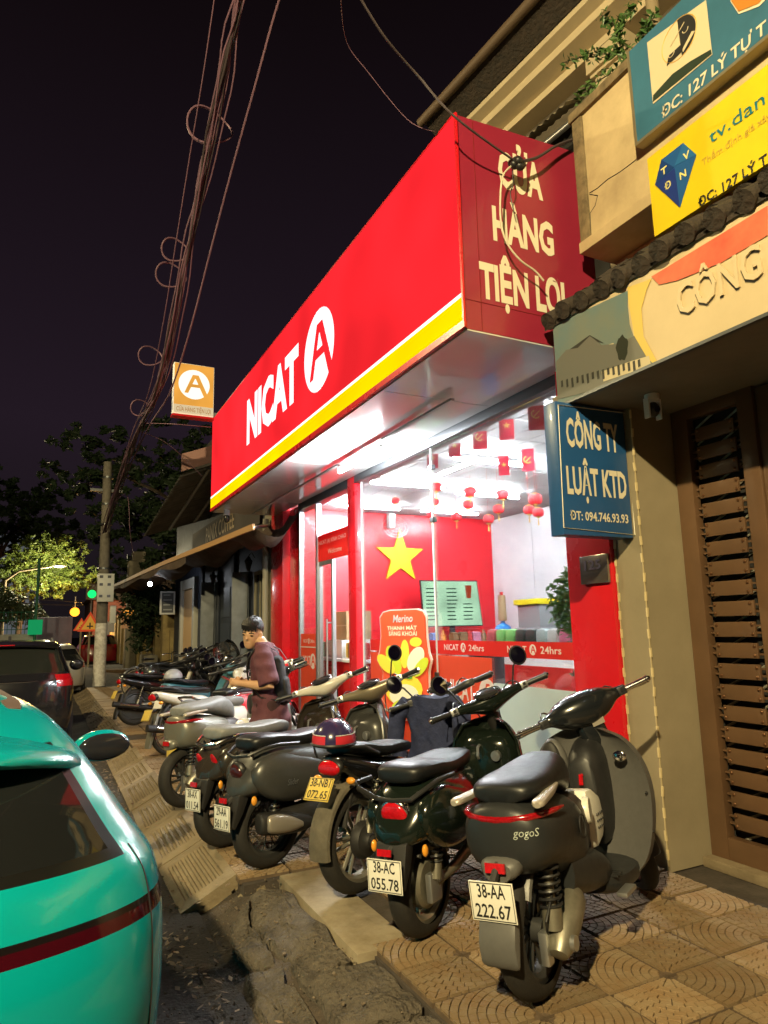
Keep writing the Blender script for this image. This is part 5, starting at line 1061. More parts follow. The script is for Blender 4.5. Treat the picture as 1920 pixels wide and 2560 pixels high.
# ---------- step-through motorbike ----------
def underbone(cfg):
    t = empty_at(cfg.get('name', 'motorbike'), cfg['label'], 'motorbike', cfg['pos'], cfg['head'], cfg['lean'], cfg.get('group')); sm = steerM(R(cfg.get('steer', 40))); bm_ = cfg['mat']; Rw = .285
    wheel(t, 0, Rw, cfg.get('tw', .075), cfg.get('wheel', 'wire'), rimm=cfg.get('rim', chrome)); front_end(t, sm, bm_, Rw=.28, style=cfg.get('wheel', 'wire'), rimm=cfg.get('rim', chrome), wt=.07, base=1.25)
    part('tail', loft([(-.42, .735, .03, .02, .025), (-.36, .73, .08, .04, .05), (-.22, .70, .11, .055, .07), (0, .655, .13, .07, .09), (.22, .61, .13, .09, .12), (.40, .57, .10, .10, .12), (.50, .55, .06, .07, .10)], 26, 20, pw=.75), bm_, t)
    part('seat', loft([(-.30, .79, .05, .015, .03), (-.26, .795, .11, .025, .035), (-.05, .785, .13, .03, .05), (.18, .755, .13, .03, .05), (.36, .75, .11, .03, .05), (.48, .735, .06, .02, .04)], 26, 20, pw=.65), cfg.get('seat', seatb), t)
    part('grab_rail', MB().tube([(.02, .15, .745), (-.20, .16, .80), (-.36, .11, .81), (-.40, 0, .81), (-.36, -.11, .81), (-.20, -.16, .80), (.02, -.15, .745)], .011, 8), cfg.get('railm', blk), t)
    tail_lamp(t, (-.405, 0, .70), .05, .085, .045, R(-18), rimm=blk)
    for s_ in (-1, 1): part('indicator', MB().ell((-.36, s_*.13, .63), (.035, .03, .02)), aml, t)
    part('rear_fender', fender(0, Rw, Rw+.05, .12, 80, 165), gril, t); cfg.get('flap', gril) and part('mud_flap', MB().prism([(-.33, .50), (-.37, .51), (-.50, .22), (-.52, .12), (-.49, .12), (-.42, .27)], (0, -.06, 0), X_, Z_, (0, .12, 0)), cfg.get('flap', gril), t, bevel=.006)
    pl = cfg['plate']; plate(t, cfg.get('ppos', (-.445, 0, .50)), R(cfg.get('ptilt', 28)), pl[0], pl[1], pl[2])
    part('frame', MB().tube([(.50, 0, .55), (.70, 0, .45), (.90, 0, .70), (.99, 0, .90)], .035, 10).tube([(.40, .05, .35), (.0, .075, .30), (0, .075, Rw)], .018, 8).tube([(.40, -.05, .35), (.0, -.075, .30), (0, -.075, Rw)], .018, 8), cfg.get('frm', gril), t)
    part('engine', loft([(.32, .33, .06, .08, .08), (.42, .32, .10, .10, .10), (.58, .32, .10, .09, .09), (.72, .35, .06, .06, .06), (.85, .36, .05, .05, .05)], 14, 14, pw=.6), stl, t)
    if cfg.get('hub'): part('hub_cover', MB().lathe([(0, -.13), (.035, -.13), (.05, -.11), (.085, -.10), (.10, -.07), (.10, -.05)], (0, 0, Rw), 'y', 24).box((.06, -.075, Rw+.05), (.14, .03, .06)).cyl((0, -.16, Rw), (0, -.12, Rw), .028, n=14), gril, t, bevel=.0)
    else: ex = part('exhaust', MB().tube([(.70, -.11, .28), (.45, -.13, .22), (.20, -.14, .25), (-.05, -.15, .30), (-.40, -.15, .36)], [.018, .02, .035, .045, .042], 12), gril, t); part('heat_shield', MB().tube([(.0, -.19, .30), (-.30, -.19, .35)], .022, 8), chrome, ex)
    for s_ in (-1, 1): shock(t, (.0, s_*.10, .31), (.10, s_*.115, .60), cfg.get('springm', chrome), .026)
    part('leg_shield', shield([(.70, .34, .08), (.78, .42, .19), (.86, .55, .225), (.93, .70, .20), (.97, .83, .12)], .02, .05), cfg.get('shieldm', bm_), t)
    part('front_cowl', loft([(.86, .86, .05, .05, .05), (.92, .88, .09, .10, .10), (1.0, .90, .10, .10, .12), (1.08, .90, .08, .08, .10), (1.12, .89, .04, .04, .05)], 12, 16).xf(sm), bm_, t); part('headlamp', MB().ell((1.10, 0, .90), (.035, .075, .06)).xf(sm), M('lamp_glass', (.6, .6, .6), .08), t)
    bars(t, sm, blk, zc=.98, fat=.62, xc=.93, wide=.24)
    for y in cfg.get('mirrors', ()): mirror(t, (.90, y*.18, 1.02), (.86, y*.29, 1.17), sm, (-1, -.1*y, .1))
    part('foot_peg', MB().cyl((.42, -.22, .27), (.42, .22, .27), .015, n=8).cyl((.05, -.20, .36), (.05, -.10, .36), .014, n=8).cyl((.05, .10, .36), (.05, .20, .36), .014, n=8), blk, t); side_stand(t)
    if cfg.get('screen'):
        part('windscreen', shield([(1.02, .95, .14), (.98, 1.10, .20), (.92, 1.25, .17), (.88, 1.32, .10)], .004, .08).xf(sm), GLASS('screen_glass', (.75, .78, .78), .8, .05, .12), t)
    if cfg.get('stripe'): 
        for s_ in (-1, 1): part('side_stripe', MB().prism([(.05, .60), (.10, .65), (.45, .60), (.45, .56), (.2, .57)], (0, s_*.133, 0), X_, Z_, (0, s_*.004, 0)), M('cream_stripe', (.6, .55, .40), .5), t, smooth=False)
    return rear_shift(t, cfg.get('shift', .16))
dgrey = M('matte_dark_grey', (.020, .0215, .023), .38, noise=(30, .1)); mgrey = M('matte_mid_grey', (.095, .092, .088), .45, noise=(30, .1)); dgreen = M('deep_green_black', (.007, .011, .008), .16, coat=.6); gun = M('gunmetal', (.074, .074, .072), .34, metal=.45, noise=(40, .1)); bkp = M('gloss_black', (.006, .006, .007), .18, coat=.6); whp = M('gloss_white_paint', (.62, .60, .53), .25, coat=.5, noise=(3, .06)); khk = M('khaki_silver', (.20, .195, .165), .35, metal=.35); bluep = M('blue_paint', (.02, .04, .30), .25, coat=.5); tealp = M('blue_teal_paint', (.05, .16, .20), .3, coat=.4); redpn = M('scooter_red', (.50, .02, .03), .25, coat=.5); champ = M('champagne', (.20, .165, .11), .35, metal=.4)
s1 = gogo(dict(label='matte grey round-tailed scooter with full-width red light bar, plate 38-AA 222.67', shift=.17, pos=(1.87, 2.44), head=28, lean=6, steer=42, mat=dgrey, grey=mgrey, plate=('38-AA', '222.67'), sticker=True))
s2 = vespa(dict(label='glossy dark green scooter with red box tail light, plate 38-AC 055.78', shift=.18, pos=(1.74, 3.15), head=30, lean=4, steer=42, mat=dgreen, plate=('38-AC', '055.78'), rack='v', tail='box', engine=False, mirrors=(1, -1), wide=.98, rim=rims))
s3 = underbone(dict(label='black step-through motorbike with yellow plate and a helmet on its seat', shift=.24, pos=(1.68, 3.80), head=24, lean=4, steer=40, mat=bkp, wheel='mag', tw=.115, rim=rims, plate=('38-NB1', '072.65', 'y'), ppos=(-.47, 0, .60), ptilt=40, hub=True, flap=None, stripe=True, mirrors=(1,)))
part('tyre_hugger', fender(0, .285, .315, .15, 70, 188), M('dusty_plastic', (.10, .085, .06), .85, noise=(8, .4)), s3); s3.children[-1].data.transform(Matrix.Translation((-.03, 0, 0)))
s4 = vespa(dict(label='gunmetal scooter with bulging side cowl and silver exhaust shield', shift=.17, pos=(1.35, 4.47), head=17, lean=4, steer=42, mat=gun, cowl=gun, plate=('29-AA', '561.19'), rack='rail', railm=blk, tail='dark', wheel='wire', rim=rimb, mirrors=(-1,), badge='Slider', hmat=champ, inner=gun, fat=1.05))
s5 = vespa(dict(label='dark bronze scooter with grey seat and chrome grab rail, plate 38-AX 011.54', shift=.21, pos=(1.22, 5.02), head=20, lean=4, steer=40, mat=M('dark_bronze', (.028, .022, .017), .25, coat=.4), seat=seatg, plate=('38-AX', '011.54'), rack='rail', tail='slant', rim=rimb, hmat=whp, cowl=M('dark_bronze', (.028, .022, .017), .25)))
s6 = gogo(dict(label='khaki silver scooter with thin red light bar and pale grab handles', pos=(1.17, 6.26), head=22, lean=4, steer=38, mat=khk, grey=khk, seat=seatg, shift=.24))
s7 = vespa(dict(label='white scooter with grey seat and hooped chrome grab rail', shift=.2, pos=(1.42, 7.05), head=22, lean=4, steer=38, mat=whp, seat=seatg, plate=('', '', 'y'), rack='hoop', tail='strip', rim=rims, shield=champ, hmat=redpn, trim=whp))
s8 = underbone(dict(label='white step-through motorbike with chrome wire wheels and red tail light', pos=(1.48, 8.85), head=20, lean=5, steer=40, mat=whp, plate=('', '', 'y'), flap=khk, mirrors=(1,)))
s9 = underbone(dict(label='black electric motorbike with fat black wheels beside the bicycle', pos=(1.40, 12.0), head=14, lean=5, steer=30, mat=bkp, wheel='disc', rim=rimb, tw=.11, plate=('', '', 'y'), frm=M('pale_frame', (.5, .45, .36), .4), springm=blk))
s10 = underbone(dict(label='blue-grey motorbike with a clear windscreen behind the white motorbike', pos=(1.78, 10.15), head=28, lean=5, steer=35, mat=tealp, plate=('', '', 'w'), screen=True, mirrors=(1, -1), wheel='mag', rim=rimb))
s11 = vespa(dict(label='red and white scooter parked close to the shop door', pos=(2.05, 8.15), head=40, lean=4, steer=20, mat=redpn, shield=whp, hmat=whp, plate=('', ''), rack='rail', tail='box', mirrors=(1,)))
# row of darker bikes further up, by the coffee house
far = [((2.2, 12.9), 24, bkp, 'black motorbike parked between the electric motorbike and the dark shutters', 'u'), ((2.0, 13.9), 18, bkp, 'black motorbike with wire wheels parked before the dark shutters', 'u'), ((2.3, 14.9), 20, M('dark_blue_paint', (.015, .02, .05), .25, coat=.4), 'dark blue motorbike parked before the dark shutters', 'u'), ((2.15, 16.0), 16, bkp, 'black scooter parked among the motorbikes before the coffee house', 'v'), ((2.35, 15.4), 30, dgrey, 'dark grey scooter parked among the motorbikes before the coffee house', 'v'), ((2.5, 13.4), 35, dgrey, 'dark grey motorbike with tall mirrors before the coffee house', 'u')]
for pos, hd, m_, lab, k in far:
    c = dict(label=lab, pos=pos, head=hd, lean=5, steer=30, mat=m_, plate=('', '', 'y'), mirrors=((1,) if k == 'u' else ()), group='dark bikes before the coffee house')
    (underbone if k == 'u' else vespa)(c)
# ---------- helmets and jacket ----------
def helmet(pos, head, m_, label, band=None, r=.13, star=False):
    t = thing('helmet', label, 'helmet', pos, rot=RZ(R(head)))
    mb = MB(); rs = []
    for i in range(13):
        ph = (i/12)*math.pi*.56; rs.append([(r*1.15*math.sin(ph)*math.cos(a)*1.0, r*math.sin(ph)*math.sin(a), r*.98*math.cos(ph)+r*.18) for a in np.linspace(0, 2*math.pi, 29)[:-1]])
    mb.rings(rs[1:], cap=True); part('shell', mb, m_, t)
    part('rim', MB().tube([(r*1.135*math.cos(a), r*.985*math.sin(a), .01) for a in np.linspace(0, 6.283, 29)[:-1]], .009, 6, closed=True), blk, t)
    if band:
        bb = MB(); rs = []
        for i in range(4):
            ph = math.pi*(.40+.05*i); rs.append([((r*1.15+.002)*math.sin(ph)*math.cos(a), (r+.002)*math.sin(ph)*math.sin(a), (r*.98+.002)*math.cos(ph)+r*.18) for a in np.linspace(-2.9, 2.9, 28)])
        bb.rings(rs, closed=False, cap=False); part('band', bb, band, t)
        part('pinstripe', MB().tube([((r*1.15+.004)*math.sin(1.22)*math.cos(a), (r+.004)*math.sin(1.22)*math.sin(a), (r*.98)*math.cos(1.22)+r*.18) for a in np.linspace(-2.9, 2.9, 28)], .003, 5), wv, t)
    part('visor', loft([(.10, .02, .11, .012, .012), (.16, .015, .10, .010, .010), (.195, .008, .07, .006, .006)], 8, 16), blk, t)
    part('strap', MB().tube([(0, r*.95, .0), (.02, r*.9, -.05), (.03, r*.8, -.08)], .006, 5), blk, t)
    return t
m3 = ROOTM[s3.name]; helmet(m3 @ Vector((-.16, .0, .82)), 60, M('helmet_navy', (.030, .022, .075), .22, coat=.6), 'navy blue helmet with red band and white pinstripes on the motorbike seat', M('helmet_red', (.50, .025, .04), .3, coat=.4), r=.125)
m9 = ROOTM[s9.name]; helmet(m9 @ Vector((.25, 0, .79)), 20, M('helmet_black', (.02, .02, .02), .18, coat=.6), 'glossy black helmet on the electric motorbike seat', r=.12)
m10 = ROOTM[s10.name]; helmet(m10 @ Vector((-.1, 0, .82)), 30, M('helmet_silver', (.30, .31, .33), .25, coat=.4), 'silver grey helmet on the blue-grey motorbike seat', r=.12)
m5 = ROOTM[s5.name]
hm = G(862, 1730, 1.0)
# navy rain jacket draped over the front of the motorbike
jk = MB(); mt = m3; rs = []
for i in range(12):
    z = 1.0-.62*i/11; w_ = .20+.03*math.sin(i*.9)+.05*(i/11); ring = []
    for j in range(28):
        a = 2*math.pi*j/28; fo = 1+.10*math.sin(5*a+i*.5)+.07*math.sin(9*a-i*.8); ring.append(mt @ Vector((.80+.05*fo*math.cos(a)*(1+i*.04), w_*fo*math.sin(a)*.9, z+.012*math.sin(3*a+i))))
    rs.append(ring)
jk.rings(rs); jt = thing('rain_jacket', 'navy blue rain jacket hung over the motorbike handlebar', 'jacket', (mt @ Vector((.8, 0, .4)))); part('body', jk, navy, jt, **W)
for s_ in (-1, 1): part('sleeve', MB().tube([mt @ Vector(p) for p in ((.80, s_*.19, .97), (.77, s_*.27, .88), (.74, s_*.28, .72), (.75, s_*.25, .60))], [.055, .065, .06, .05], 12), navy, jt, **W)
# ================= cars =================
def car(name, label, pos, levels, L, paint, glassm, tailz, colour_cfg, wheel_y=(.75, 3.2), hw=.86):
    """body built from plan outlines stacked in height; rear at y=0, x to the right"""
    t = thing(name, label, 'car', pos, rot=RZ(R(colour_cfg.get('yaw', 0))))
    NR, NS, NF = 16, 30, 10; rings = []; meta = []
    for (z, yr, w, yf, d) in levels:
        half = []
        for k in range(NR+1):
            th = math.pi/2*k/NR; p = 2/3.1; half.append((w*math.sin(th)**p, yr+d*(1-math.cos(th)**p)))
        y0 = yr+d; y1 = yf-.55
        for k in range(1, NS+1): half.append((w*(1-.05*(max(0, k/NS-.75)/.25)**2), y0+(y1-y0)*k/NS))
        for k in range(1, NF+1):
            th = math.pi/2*k/NF; p = 2/2.6; half.append((w*.95*math.cos(th)**p if th < math.pi/2-1e-6 else 0, y1+(yf-y1)*(1-(1-math.sin(th))**1.0 if 0 else math.sin(th)**p)))
        ring = [(x, y, z) for x, y in half]+[(-x, y, z) for x, y in half[-2:0:-1]]; rings.append(ring)
    # refine in height by Catmull-Rom
    fine = []; zf = []; K = 7; arr = np.array(rings)
    m = len(arr)
    for i in range(m-1):
        for u in range(K):
            tt = u/K; p0 = arr[max(i-1, 0)]; p1 = arr[i]; p2 = arr[i+1]; p3 = arr[min(i+2, m-1)]
            fine.append(.5*((2*p1)+(-p0+p2)*tt+(2*p0-5*p1+4*p2-p3)*tt*tt+(-p0+3*p1-3*p2+p3)*tt**3))
    fine.append(arr[-1]); n = len(fine[0]); NH = NR+NS+NF
    bags = {k: MB() for k in ('body', 'rear_window', 'side_window', 'tail_light', 'bumper', 'roof', 'windscreen', 'window_seal', 'lamp_surround')}
    c = colour_cfg; gz0, gz1 = c['gz']
    def reg(i, j):
        z = (fine[i][0][2]+fine[i+1][0][2])/2; jj = j if j < NH else 2*NH-1-j; y = (fine[i][j][1]+fine[i][(j+1) % n][1])/2
        if gz0 < z < gz1 and jj < c.get('rw', 9): return 'rear_window'
        if gz0-.022 < z < gz1+.03 and jj < c.get('rw', 9)+1: return 'window_seal'
        if gz0 < z < gz1:
            if NR+3 <= jj < NR+NS-4 and z > gz0+.015:
                return 'side_window'
            if jj >= NR+NS+1: return 'windscreen'
        if tailz[0] < z < tailz[1] and c['tj'][0] <= jj < c['tj'][1]: return 'tail_light'
        if c.get('surround') and tailz[0]-c['surround'] < z < tailz[1]+c['surround'] and jj < c['tj'][1]: return 'lamp_surround'
        if z < c.get('bz', .30): return 'bumper'
        return 'body'
    idx = {k: {} for k in bags}
    def vid(k, i, j):
        dct = idx[k]
        if (i, j) not in dct: dct[(i, j)] = len(bags[k].v); bags[k].v.append(Vector(fine[i][j]))
        return dct[(i, j)]
    for i in range(len(fine)-1):
        for j in range(n):
            k = reg(i, j); j2 = (j+1) % n; bags[k].f.append((vid(k, i, j), vid(k, i, j2), vid(k, i+1, j2), vid(k, i+1, j)))
    top = len(fine)-1; bags['body'].f.append(tuple(vid('body', top, j) for j in range(n)))
    mats = dict(body=paint, rear_window=glassm, side_window=glassm, windscreen=glassm, tail_light=c.get('tm', redl), bumper=blk, window_seal=M('window_seal', (.006, .006, .006), .3), lamp_surround=M('lamp_black', (.008, .006, .006), .15, coat=.6))
    for k, mb in bags.items():
        if mb.f: part(k, mb, mats.get(k, paint), t, ang=50)
    fl = MB().b2((-hw+.1, .2, .16), (hw-.1, L-.2, .24)); part('underbody', fl, blk, t)
    for y in wheel_y:
        for s_ in (-1, 1):
            o = part('wheel', MB().lathe([(.0, .09), (.19, .085), (.21, .10), (.22, .08)], (s_*(hw-.10), y, .31), 'x', 28).lathe([(.0, -.09), (.19, -.085), (.21, -.10), (.22, -.08)], (s_*(hw-.10), y, .31), 'x', 28), rims, t)
            part('tyre', MB().lathe([(.20, .105), (.28, .11), (.31, .08), (.315, 0), (.31, -.08), (.28, -.11), (.20, -.105)], (s_*(hw-.10), y, .31), 'x', 32), rub, o)
    return t, fine, NR, NS
teal = M('teal_paint', (.0, .30, .33), .24, coat=.4, noise=(.8, .05)); cgl = M('car_glass', (.010, .011, .012), .05, coat=.5); tgl = M('tail_glass', (.040, .002, .005), .10, coat=.9)
TL = [(.18, .10, .78, 3.9, .50), (.32, .02, .84, 3.95, .55), (.50, 0, .86, 3.97, .55), (.66, .01, .865, 3.95, .55), (.78, .04, .862, 3.85, .52), (.90, .09, .845, 3.55, .50), (.97, .14, .805, 3.1, .46), (1.04, .20, .755, 2.95, .42), (1.12, .27, .705, 2.8, .40), (1.19, .36, .665, 2.65, .38), (1.25, .46, .63, 2.5, .36), (1.30, .62, .60, 2.4, .36), (1.35, .82, .56, 2.3, .34), (1.39, 1.05, .50, 2.15, .30), (1.415, 1.28, .38, 2.0, .22), (1.425, 1.5, .18, 1.85, .1)]
CX, CYR = -.36, 2.18
tc_, tf, NR_, NS_ = car('teal_hatchback', 'teal green hatchback parked at the kerb with full-width dark red tail lamp', (CX, CYR, ROADZ), TL, 3.97, teal, cgl, (.785, .822), dict(gz=(.985, 1.255), tj=(0, 13), tm=tgl, rw=8, bz=.28, yaw=9, surround=.013))
# spoiler over the rear window, roof rails, mirror, handle, shut lines
sl_ = MB(); rs = []
for k in range(25):
    x = -.60+1.20*k/24; cv = (abs(x)/.60)**3.0; y0 = .29+.24*cv; y1 = .66+.12*cv; zt = 1.315-.075*cv; 
    rs.append([(x, y0, zt-.030), (x, y0+.01, zt-.045), (x, y0+.12, zt-.05), (x, y1, zt-.03), (x, y1+.15, zt+.03), (x, y1, zt+.016), (x, y0+.10, zt+.006), (x, y0+.01, zt-.012)])
sl_.rings(rs); part('roof_spoiler', sl_, teal, tc_, ang=60)
for s_ in (-1, 1):
    part('roof_rail', MB().rings([[(s_*x+dx, y, z-.02), (s_*x+dx*.9, y, z+.008), (s_*x-dx*.9, y, z+.008), (s_*x-dx, y, z-.02)] for (x, y, z, dx) in ((.44, 1.05, 1.372, .028), (.44, 1.16, 1.392, .038), (.43, 1.75, 1.405, .038), (.43, 1.9, 1.395, .028))]), M('rail_brown', (.10, .065, .05), .5), tc_)
    o = part('mirror', MB().ell((s_*1.10, 2.35, 1.0), (.165, .075, .092), 24, 16, .8), teal, tc_); part('mirror_glass', MB().ell((s_*1.105, 2.300, .998), (.150, .035, .078), 20, 10, .7), M('dark_mirror', (.02, .02, .025), .08), o); part('mirror_arm', MB().tube([(s_*.80, 2.40, .93), (s_*.98, 2.37, .96)], .03, 8), blk, o)
    part('door_handle', MB().tube([(s_*.868, 1.15, .80), (s_*.895, 1.19, .80), (s_*.895, 1.32, .80), (s_*.868, 1.36, .80)], .014, 8), teal, tc_)
    0 and part('lamp_trim', MB().tube([(s_*p[0]*1.004, p[1]-.004, p[2]) for p in [tuple(tf[22][j]) for j in range(8, 14)]], .006, 6), chrome, tc_)
lo = MB()
def seam(j, i0, i1, off=.002):
    pts = [Vector(tf[i][j]) for i in range(i0, i1)]; return [p+Vector((p.x, p.y-1.5, 0)).normalized()*off for p in pts]
for s_ in (1, -1):
    for j, i0, i1 in ((10, 8, 44),): lo.tube([Vector((s_*p.x, p.y, p.z)) for p in seam(j, i0, i1, .0005)], .003, 4)
    for yy in (1.05, 2.0):
        pass
lo.tube([Vector(tf[12][j])+Vector((0, -.0005, 0)) for j in range(-10 % len(tf[12]), len(tf[12]))]+[Vector(tf[12][j]) for j in range(0, 11)], .003, 4)
part('shut_line', lo, blk, tc_)
0 and part('wiper', MB().tube([(.0, .205, 1.05), (.12, .225, 1.075), (.38, .27, 1.10)], .010, 6).tube([(.02, .235, 1.10), (.42, .28, 1.115)], .008, 6), blk, tc_)
# black SUV in front of it
SL = [(.20, .10, .84, 4.5, .45), (.36, .02, .89, 4.6, .5), (.60, 0, .92, 4.62, .5), (.82, .02, .92, 4.55, .48), (.98, .05, .91, 4.2, .45), (1.06, .08, .88, 3.6, .42), (1.14, .12, .85, 3.3, .40), (1.28, .20, .79, 3.0, .38), (1.42, .28, .74, 2.75, .35), (1.50, .34, .71, 2.5, .33), (1.545, .42, .66, 2.4, .31), (1.575, .60, .56, 2.2, .26), (1.588, .9, .4, 2.0, .2), (1.595, 1.3, .15, 1.8, .1)]
bkc = M('car_black', (.012, .012, .013), .14, coat=.8)
suv, sf, _, _ = car('black_suv', 'glossy black SUV parked in front of the teal hatchback', (-.46, 11.2, ROADZ), SL, 4.6, bkc, M('suv_glass', (.02, .022, .016), .05), (.93, 1.09), dict(gz=(1.13, 1.48), tj=(7, 20), rw=11, bz=.30), hw=.92)
part('chrome_strip', MB().tube([(-.62, .12, 1.01), (-.3, .065, 1.01), (0, .055, 1.01), (.3, .065, 1.01), (.62, .12, 1.01)], .014, 6), chrome, suv)
for s_ in (-1, 1):
    o = part('mirror', MB().ell((s_*1.04, 2.75, 1.12), (.12, .07, .10), 20, 12, .8), bkc, suv); part('mirror_glass', MB().ell((s_*1.04, 2.70, 1.12), (.10, .03, .08), 16, 10), M('dark_mirror', (.02, .02, .025), .08), o)
    part('roof_rail', MB().tube([(s_*.60, .7, 1.56), (s_*.60, .8, 1.60), (s_*.60, 2.1, 1.60), (s_*.60, 2.2, 1.57)], .016, 8), alu, suv)
part('spoiler', MB().rings([[(x, .20+.12*(abs(x)/.7)**2.4, 1.53-.05*(abs(x)/.7)**2), (x, .22+.12*(abs(x)/.7)**2.4, 1.505-.05*(abs(x)/.7)**2), (x, .60, 1.54-.05*(abs(x)/.7)**2), (x, .62, 1.585-.05*(abs(x)/.7)**2)] for x in np.linspace(-.68, .68, 17)]), bkc, suv)
part('brake_lamp', MB().b2((-.5, .185, 1.522), (.1, .20, 1.535)), redl, suv)
part('shark_fin', MB().prism([(1.0, 1.59), (1.05, 1.66), (1.2, 1.59)], (-.02, 0, 0), Y_, Z_, (.04, 0, 0)), blk, suv)
# two more cars up the street
wc, _, _, _ = car('white_sedan', 'pale silver car with red tail lamps parked beyond the black SUV', (.28, 20.5, ROADZ), [(z*.98, a, w*.95, b, d) for z, a, w, b, d in TL], 3.97, M('silver_paint', (.42, .41, .38), .3, metal=.3, coat=.5), cgl, (.76, .90), dict(gz=(.97, 1.23), tj=(6, 20), rw=11, bz=.28), hw=.82)
rc_, _, _, _ = car('red_car', 'dark red car parked far up the street behind the warning signs', (2.55, 37.0, ROADZ), SL, 4.6, M('maroon_paint', (.22, .015, .02), .2, coat=.6), cgl, (.93, 1.09), dict(gz=(1.13, 1.48), tj=(7, 20), rw=11), hw=.92)

# ================= person =================
def remesh(mb, vox, sm_it=2):
    me = bpy.data.meshes.new('tmp'); me.from_pydata([tuple(v) for v in mb.v], [], mb.f); o = bpy.data.objects.new('tmp', me); COL.objects.link(o)
    m = o.modifiers.new('r', 'REMESH'); m.mode = 'VOXEL'; m.voxel_size = vox
    s_ = o.modifiers.new('s', 'SMOOTH'); s_.iterations = sm_it; s_.factor = .5
    dg = bpy.context.evaluated_depsgraph_get(); dg.update(); e = bpy.data.meshes.new_from_object(o.evaluated_get(dg)); r = MB(); r.v = [v.co.copy() for v in e.vertices]; r.f = [tuple(p.vertices) for p in e.polygons]
    bpy.data.objects.remove(o); bpy.data.meshes.remove(me); bpy.data.meshes.remove(e); return r
PP = PY(560+650/6.505, 1520+1830/6.505, 5.75)
ps = thing('person', 'person in a maroon T-shirt with a black backpack looking round while holding a phone', 'person', (PP.x+.06, 5.75, 0), rot=RZ(R(153)))
skin = M('skin', (.52, .30, .17), .5, noise=(9, .08)); maroon = M('maroon_cotton', (.115, .036, .050), .85, noise=(14, .2), bump=(7, .5, .02)); hairm = M('black_hair', (.007, .006, .006), .5, noise=(40, .4), bump=(60, .6, .01)); shortm = M('dark_maroon_trousers', (.045, .018, .022), .9, noise=(10, .2))
bodyb = MB()
NK = Vector((.075, 0, 1.345)); HC = Vector((.165, .0, 1.445))
HR = Matrix.Translation(HC) @ RZ(R(72)).to_4x4() @ RY(R(14)).to_4x4() @ RX(R(-8)).to_4x4()
def hx(p): return HR @ Vector(p)
hd = MB(); hd.ell((-.012, 0, .035), (.096, .076, .095), 24, 16)
hd.rings([[Vector((x0+rx*math.cos(a), ry*math.sin(a), z)) for a in np.linspace(0, 6.283, 21)[:-1]] for (z, x0, rx, ry) in ((-.118, .045, .020, .022), (-.108, .040, .042, .038), (-.085, .030, .058, .052), (-.05, .020, .070, .063), (-.01, .010, .082, .071), (.03, .0, .088, .074))])
hd.ell((.098, 0, -.018), (.016, .014, .014), 12, 8).ell((.090, 0, .005), (.012, .010, .028), 12, 8)
for s_ in (-1, 1): hd.ell((-.008, s_*.080, -.005), (.020, .012, .032), 12, 8); hd.ell((.068, s_*.034, .020), (.018, .022, .010), 10, 8)
hd.xf(HR); bodyb.add(hd.v, hd.f)
bodyb.tube([NK+Vector((-.02, 0, -.05)), NK+Vector((.02, 0, .03)), hx((-.02, 0, -.05))], [.062, .055, .055], 16)
bodyb.rings([[Vector((x0+rx*math.cos(a), ry*math.sin(a), z)) for a in np.linspace(0, 6.283, 25)[:-1]] for (z, x0, rx, ry) in ((.78, 0, .10, .15), (.95, .01, .10, .145), (1.10, .03, .105, .16), (1.24, .05, .10, .175), (1.32, .06, .07, .12), (1.37, .07, .05, .06))])
LS, LE, LH = Vector((.04, .19, 1.285)), Vector((-.035, .265, 1.02)), Vector((.22, .18, 1.045))
RS_, RE, RH = Vector((.05, -.18, 1.285)), Vector((.0, -.25, 1.02)), Vector((.235, -.0, 1.04))
for S_, E_, H_ in ((LS, LE, LH), (RS_, RE, RH)): bodyb.tube([S_, S_.lerp(E_, .5), E_, E_.lerp(H_, .35), E_.lerp(H_, .75), H_], [.052, .046, .040, .041, .031, .026], 14)
for y in (.085, -.085): bodyb.tube([(0, y, .85), (.0, y*1.05, .60), (.015, y*1.05, .46), (.0, y*1.05, .28), (.0, y*1.05, .09)], [.085, .07, .055, .052, .038], 14); bodyb.tube([(-.05, y*1.05, .045), (.05, y*1.1, .045), (.15, y*1.15, .03)], [.035, .042, .028], 12)
def hand(H_, dirv, inward, up):
    d = dirv.normalized(); up = (up-d*up.dot(d)).normalized(); i_ = d.cross(up).normalized()
    if i_.dot(inward) < 0: i_ = -i_
    bodyb.tube([H_-d*.01, H_+d*.035, H_+d*.075], [.027, .034, .030], 12)
    for k, (ln, off) in enumerate(((.060, .026), (.068, .010), (.064, -.008), (.050, -.024))):
        b0 = H_+d*.07+up*off; bodyb.tube([b0, b0+d*ln*.45+i_*.006, b0+d*ln*.7+i_*.028, b0+d*ln*.72+i_*.05], [.0105, .010, .009, .0075], 8)
    b0 = H_+d*.02+up*.03+i_*.01; bodyb.tube([b0, b0+d*.03+up*.012+i_*.022, b0+d*.058+i_*.034], [.012, .011, .009], 8)
hand(LH, LH-LE, Vector((0, -1, 0)), Vector((0, 0, 1))); hand(RH, RH-RE, Vector((0, 1, 0)), Vector((0, 0, 1)))
part('body', remesh(bodyb, .0065, 2), skin, ps, ang=180)
sh_ = MB(); rs = []
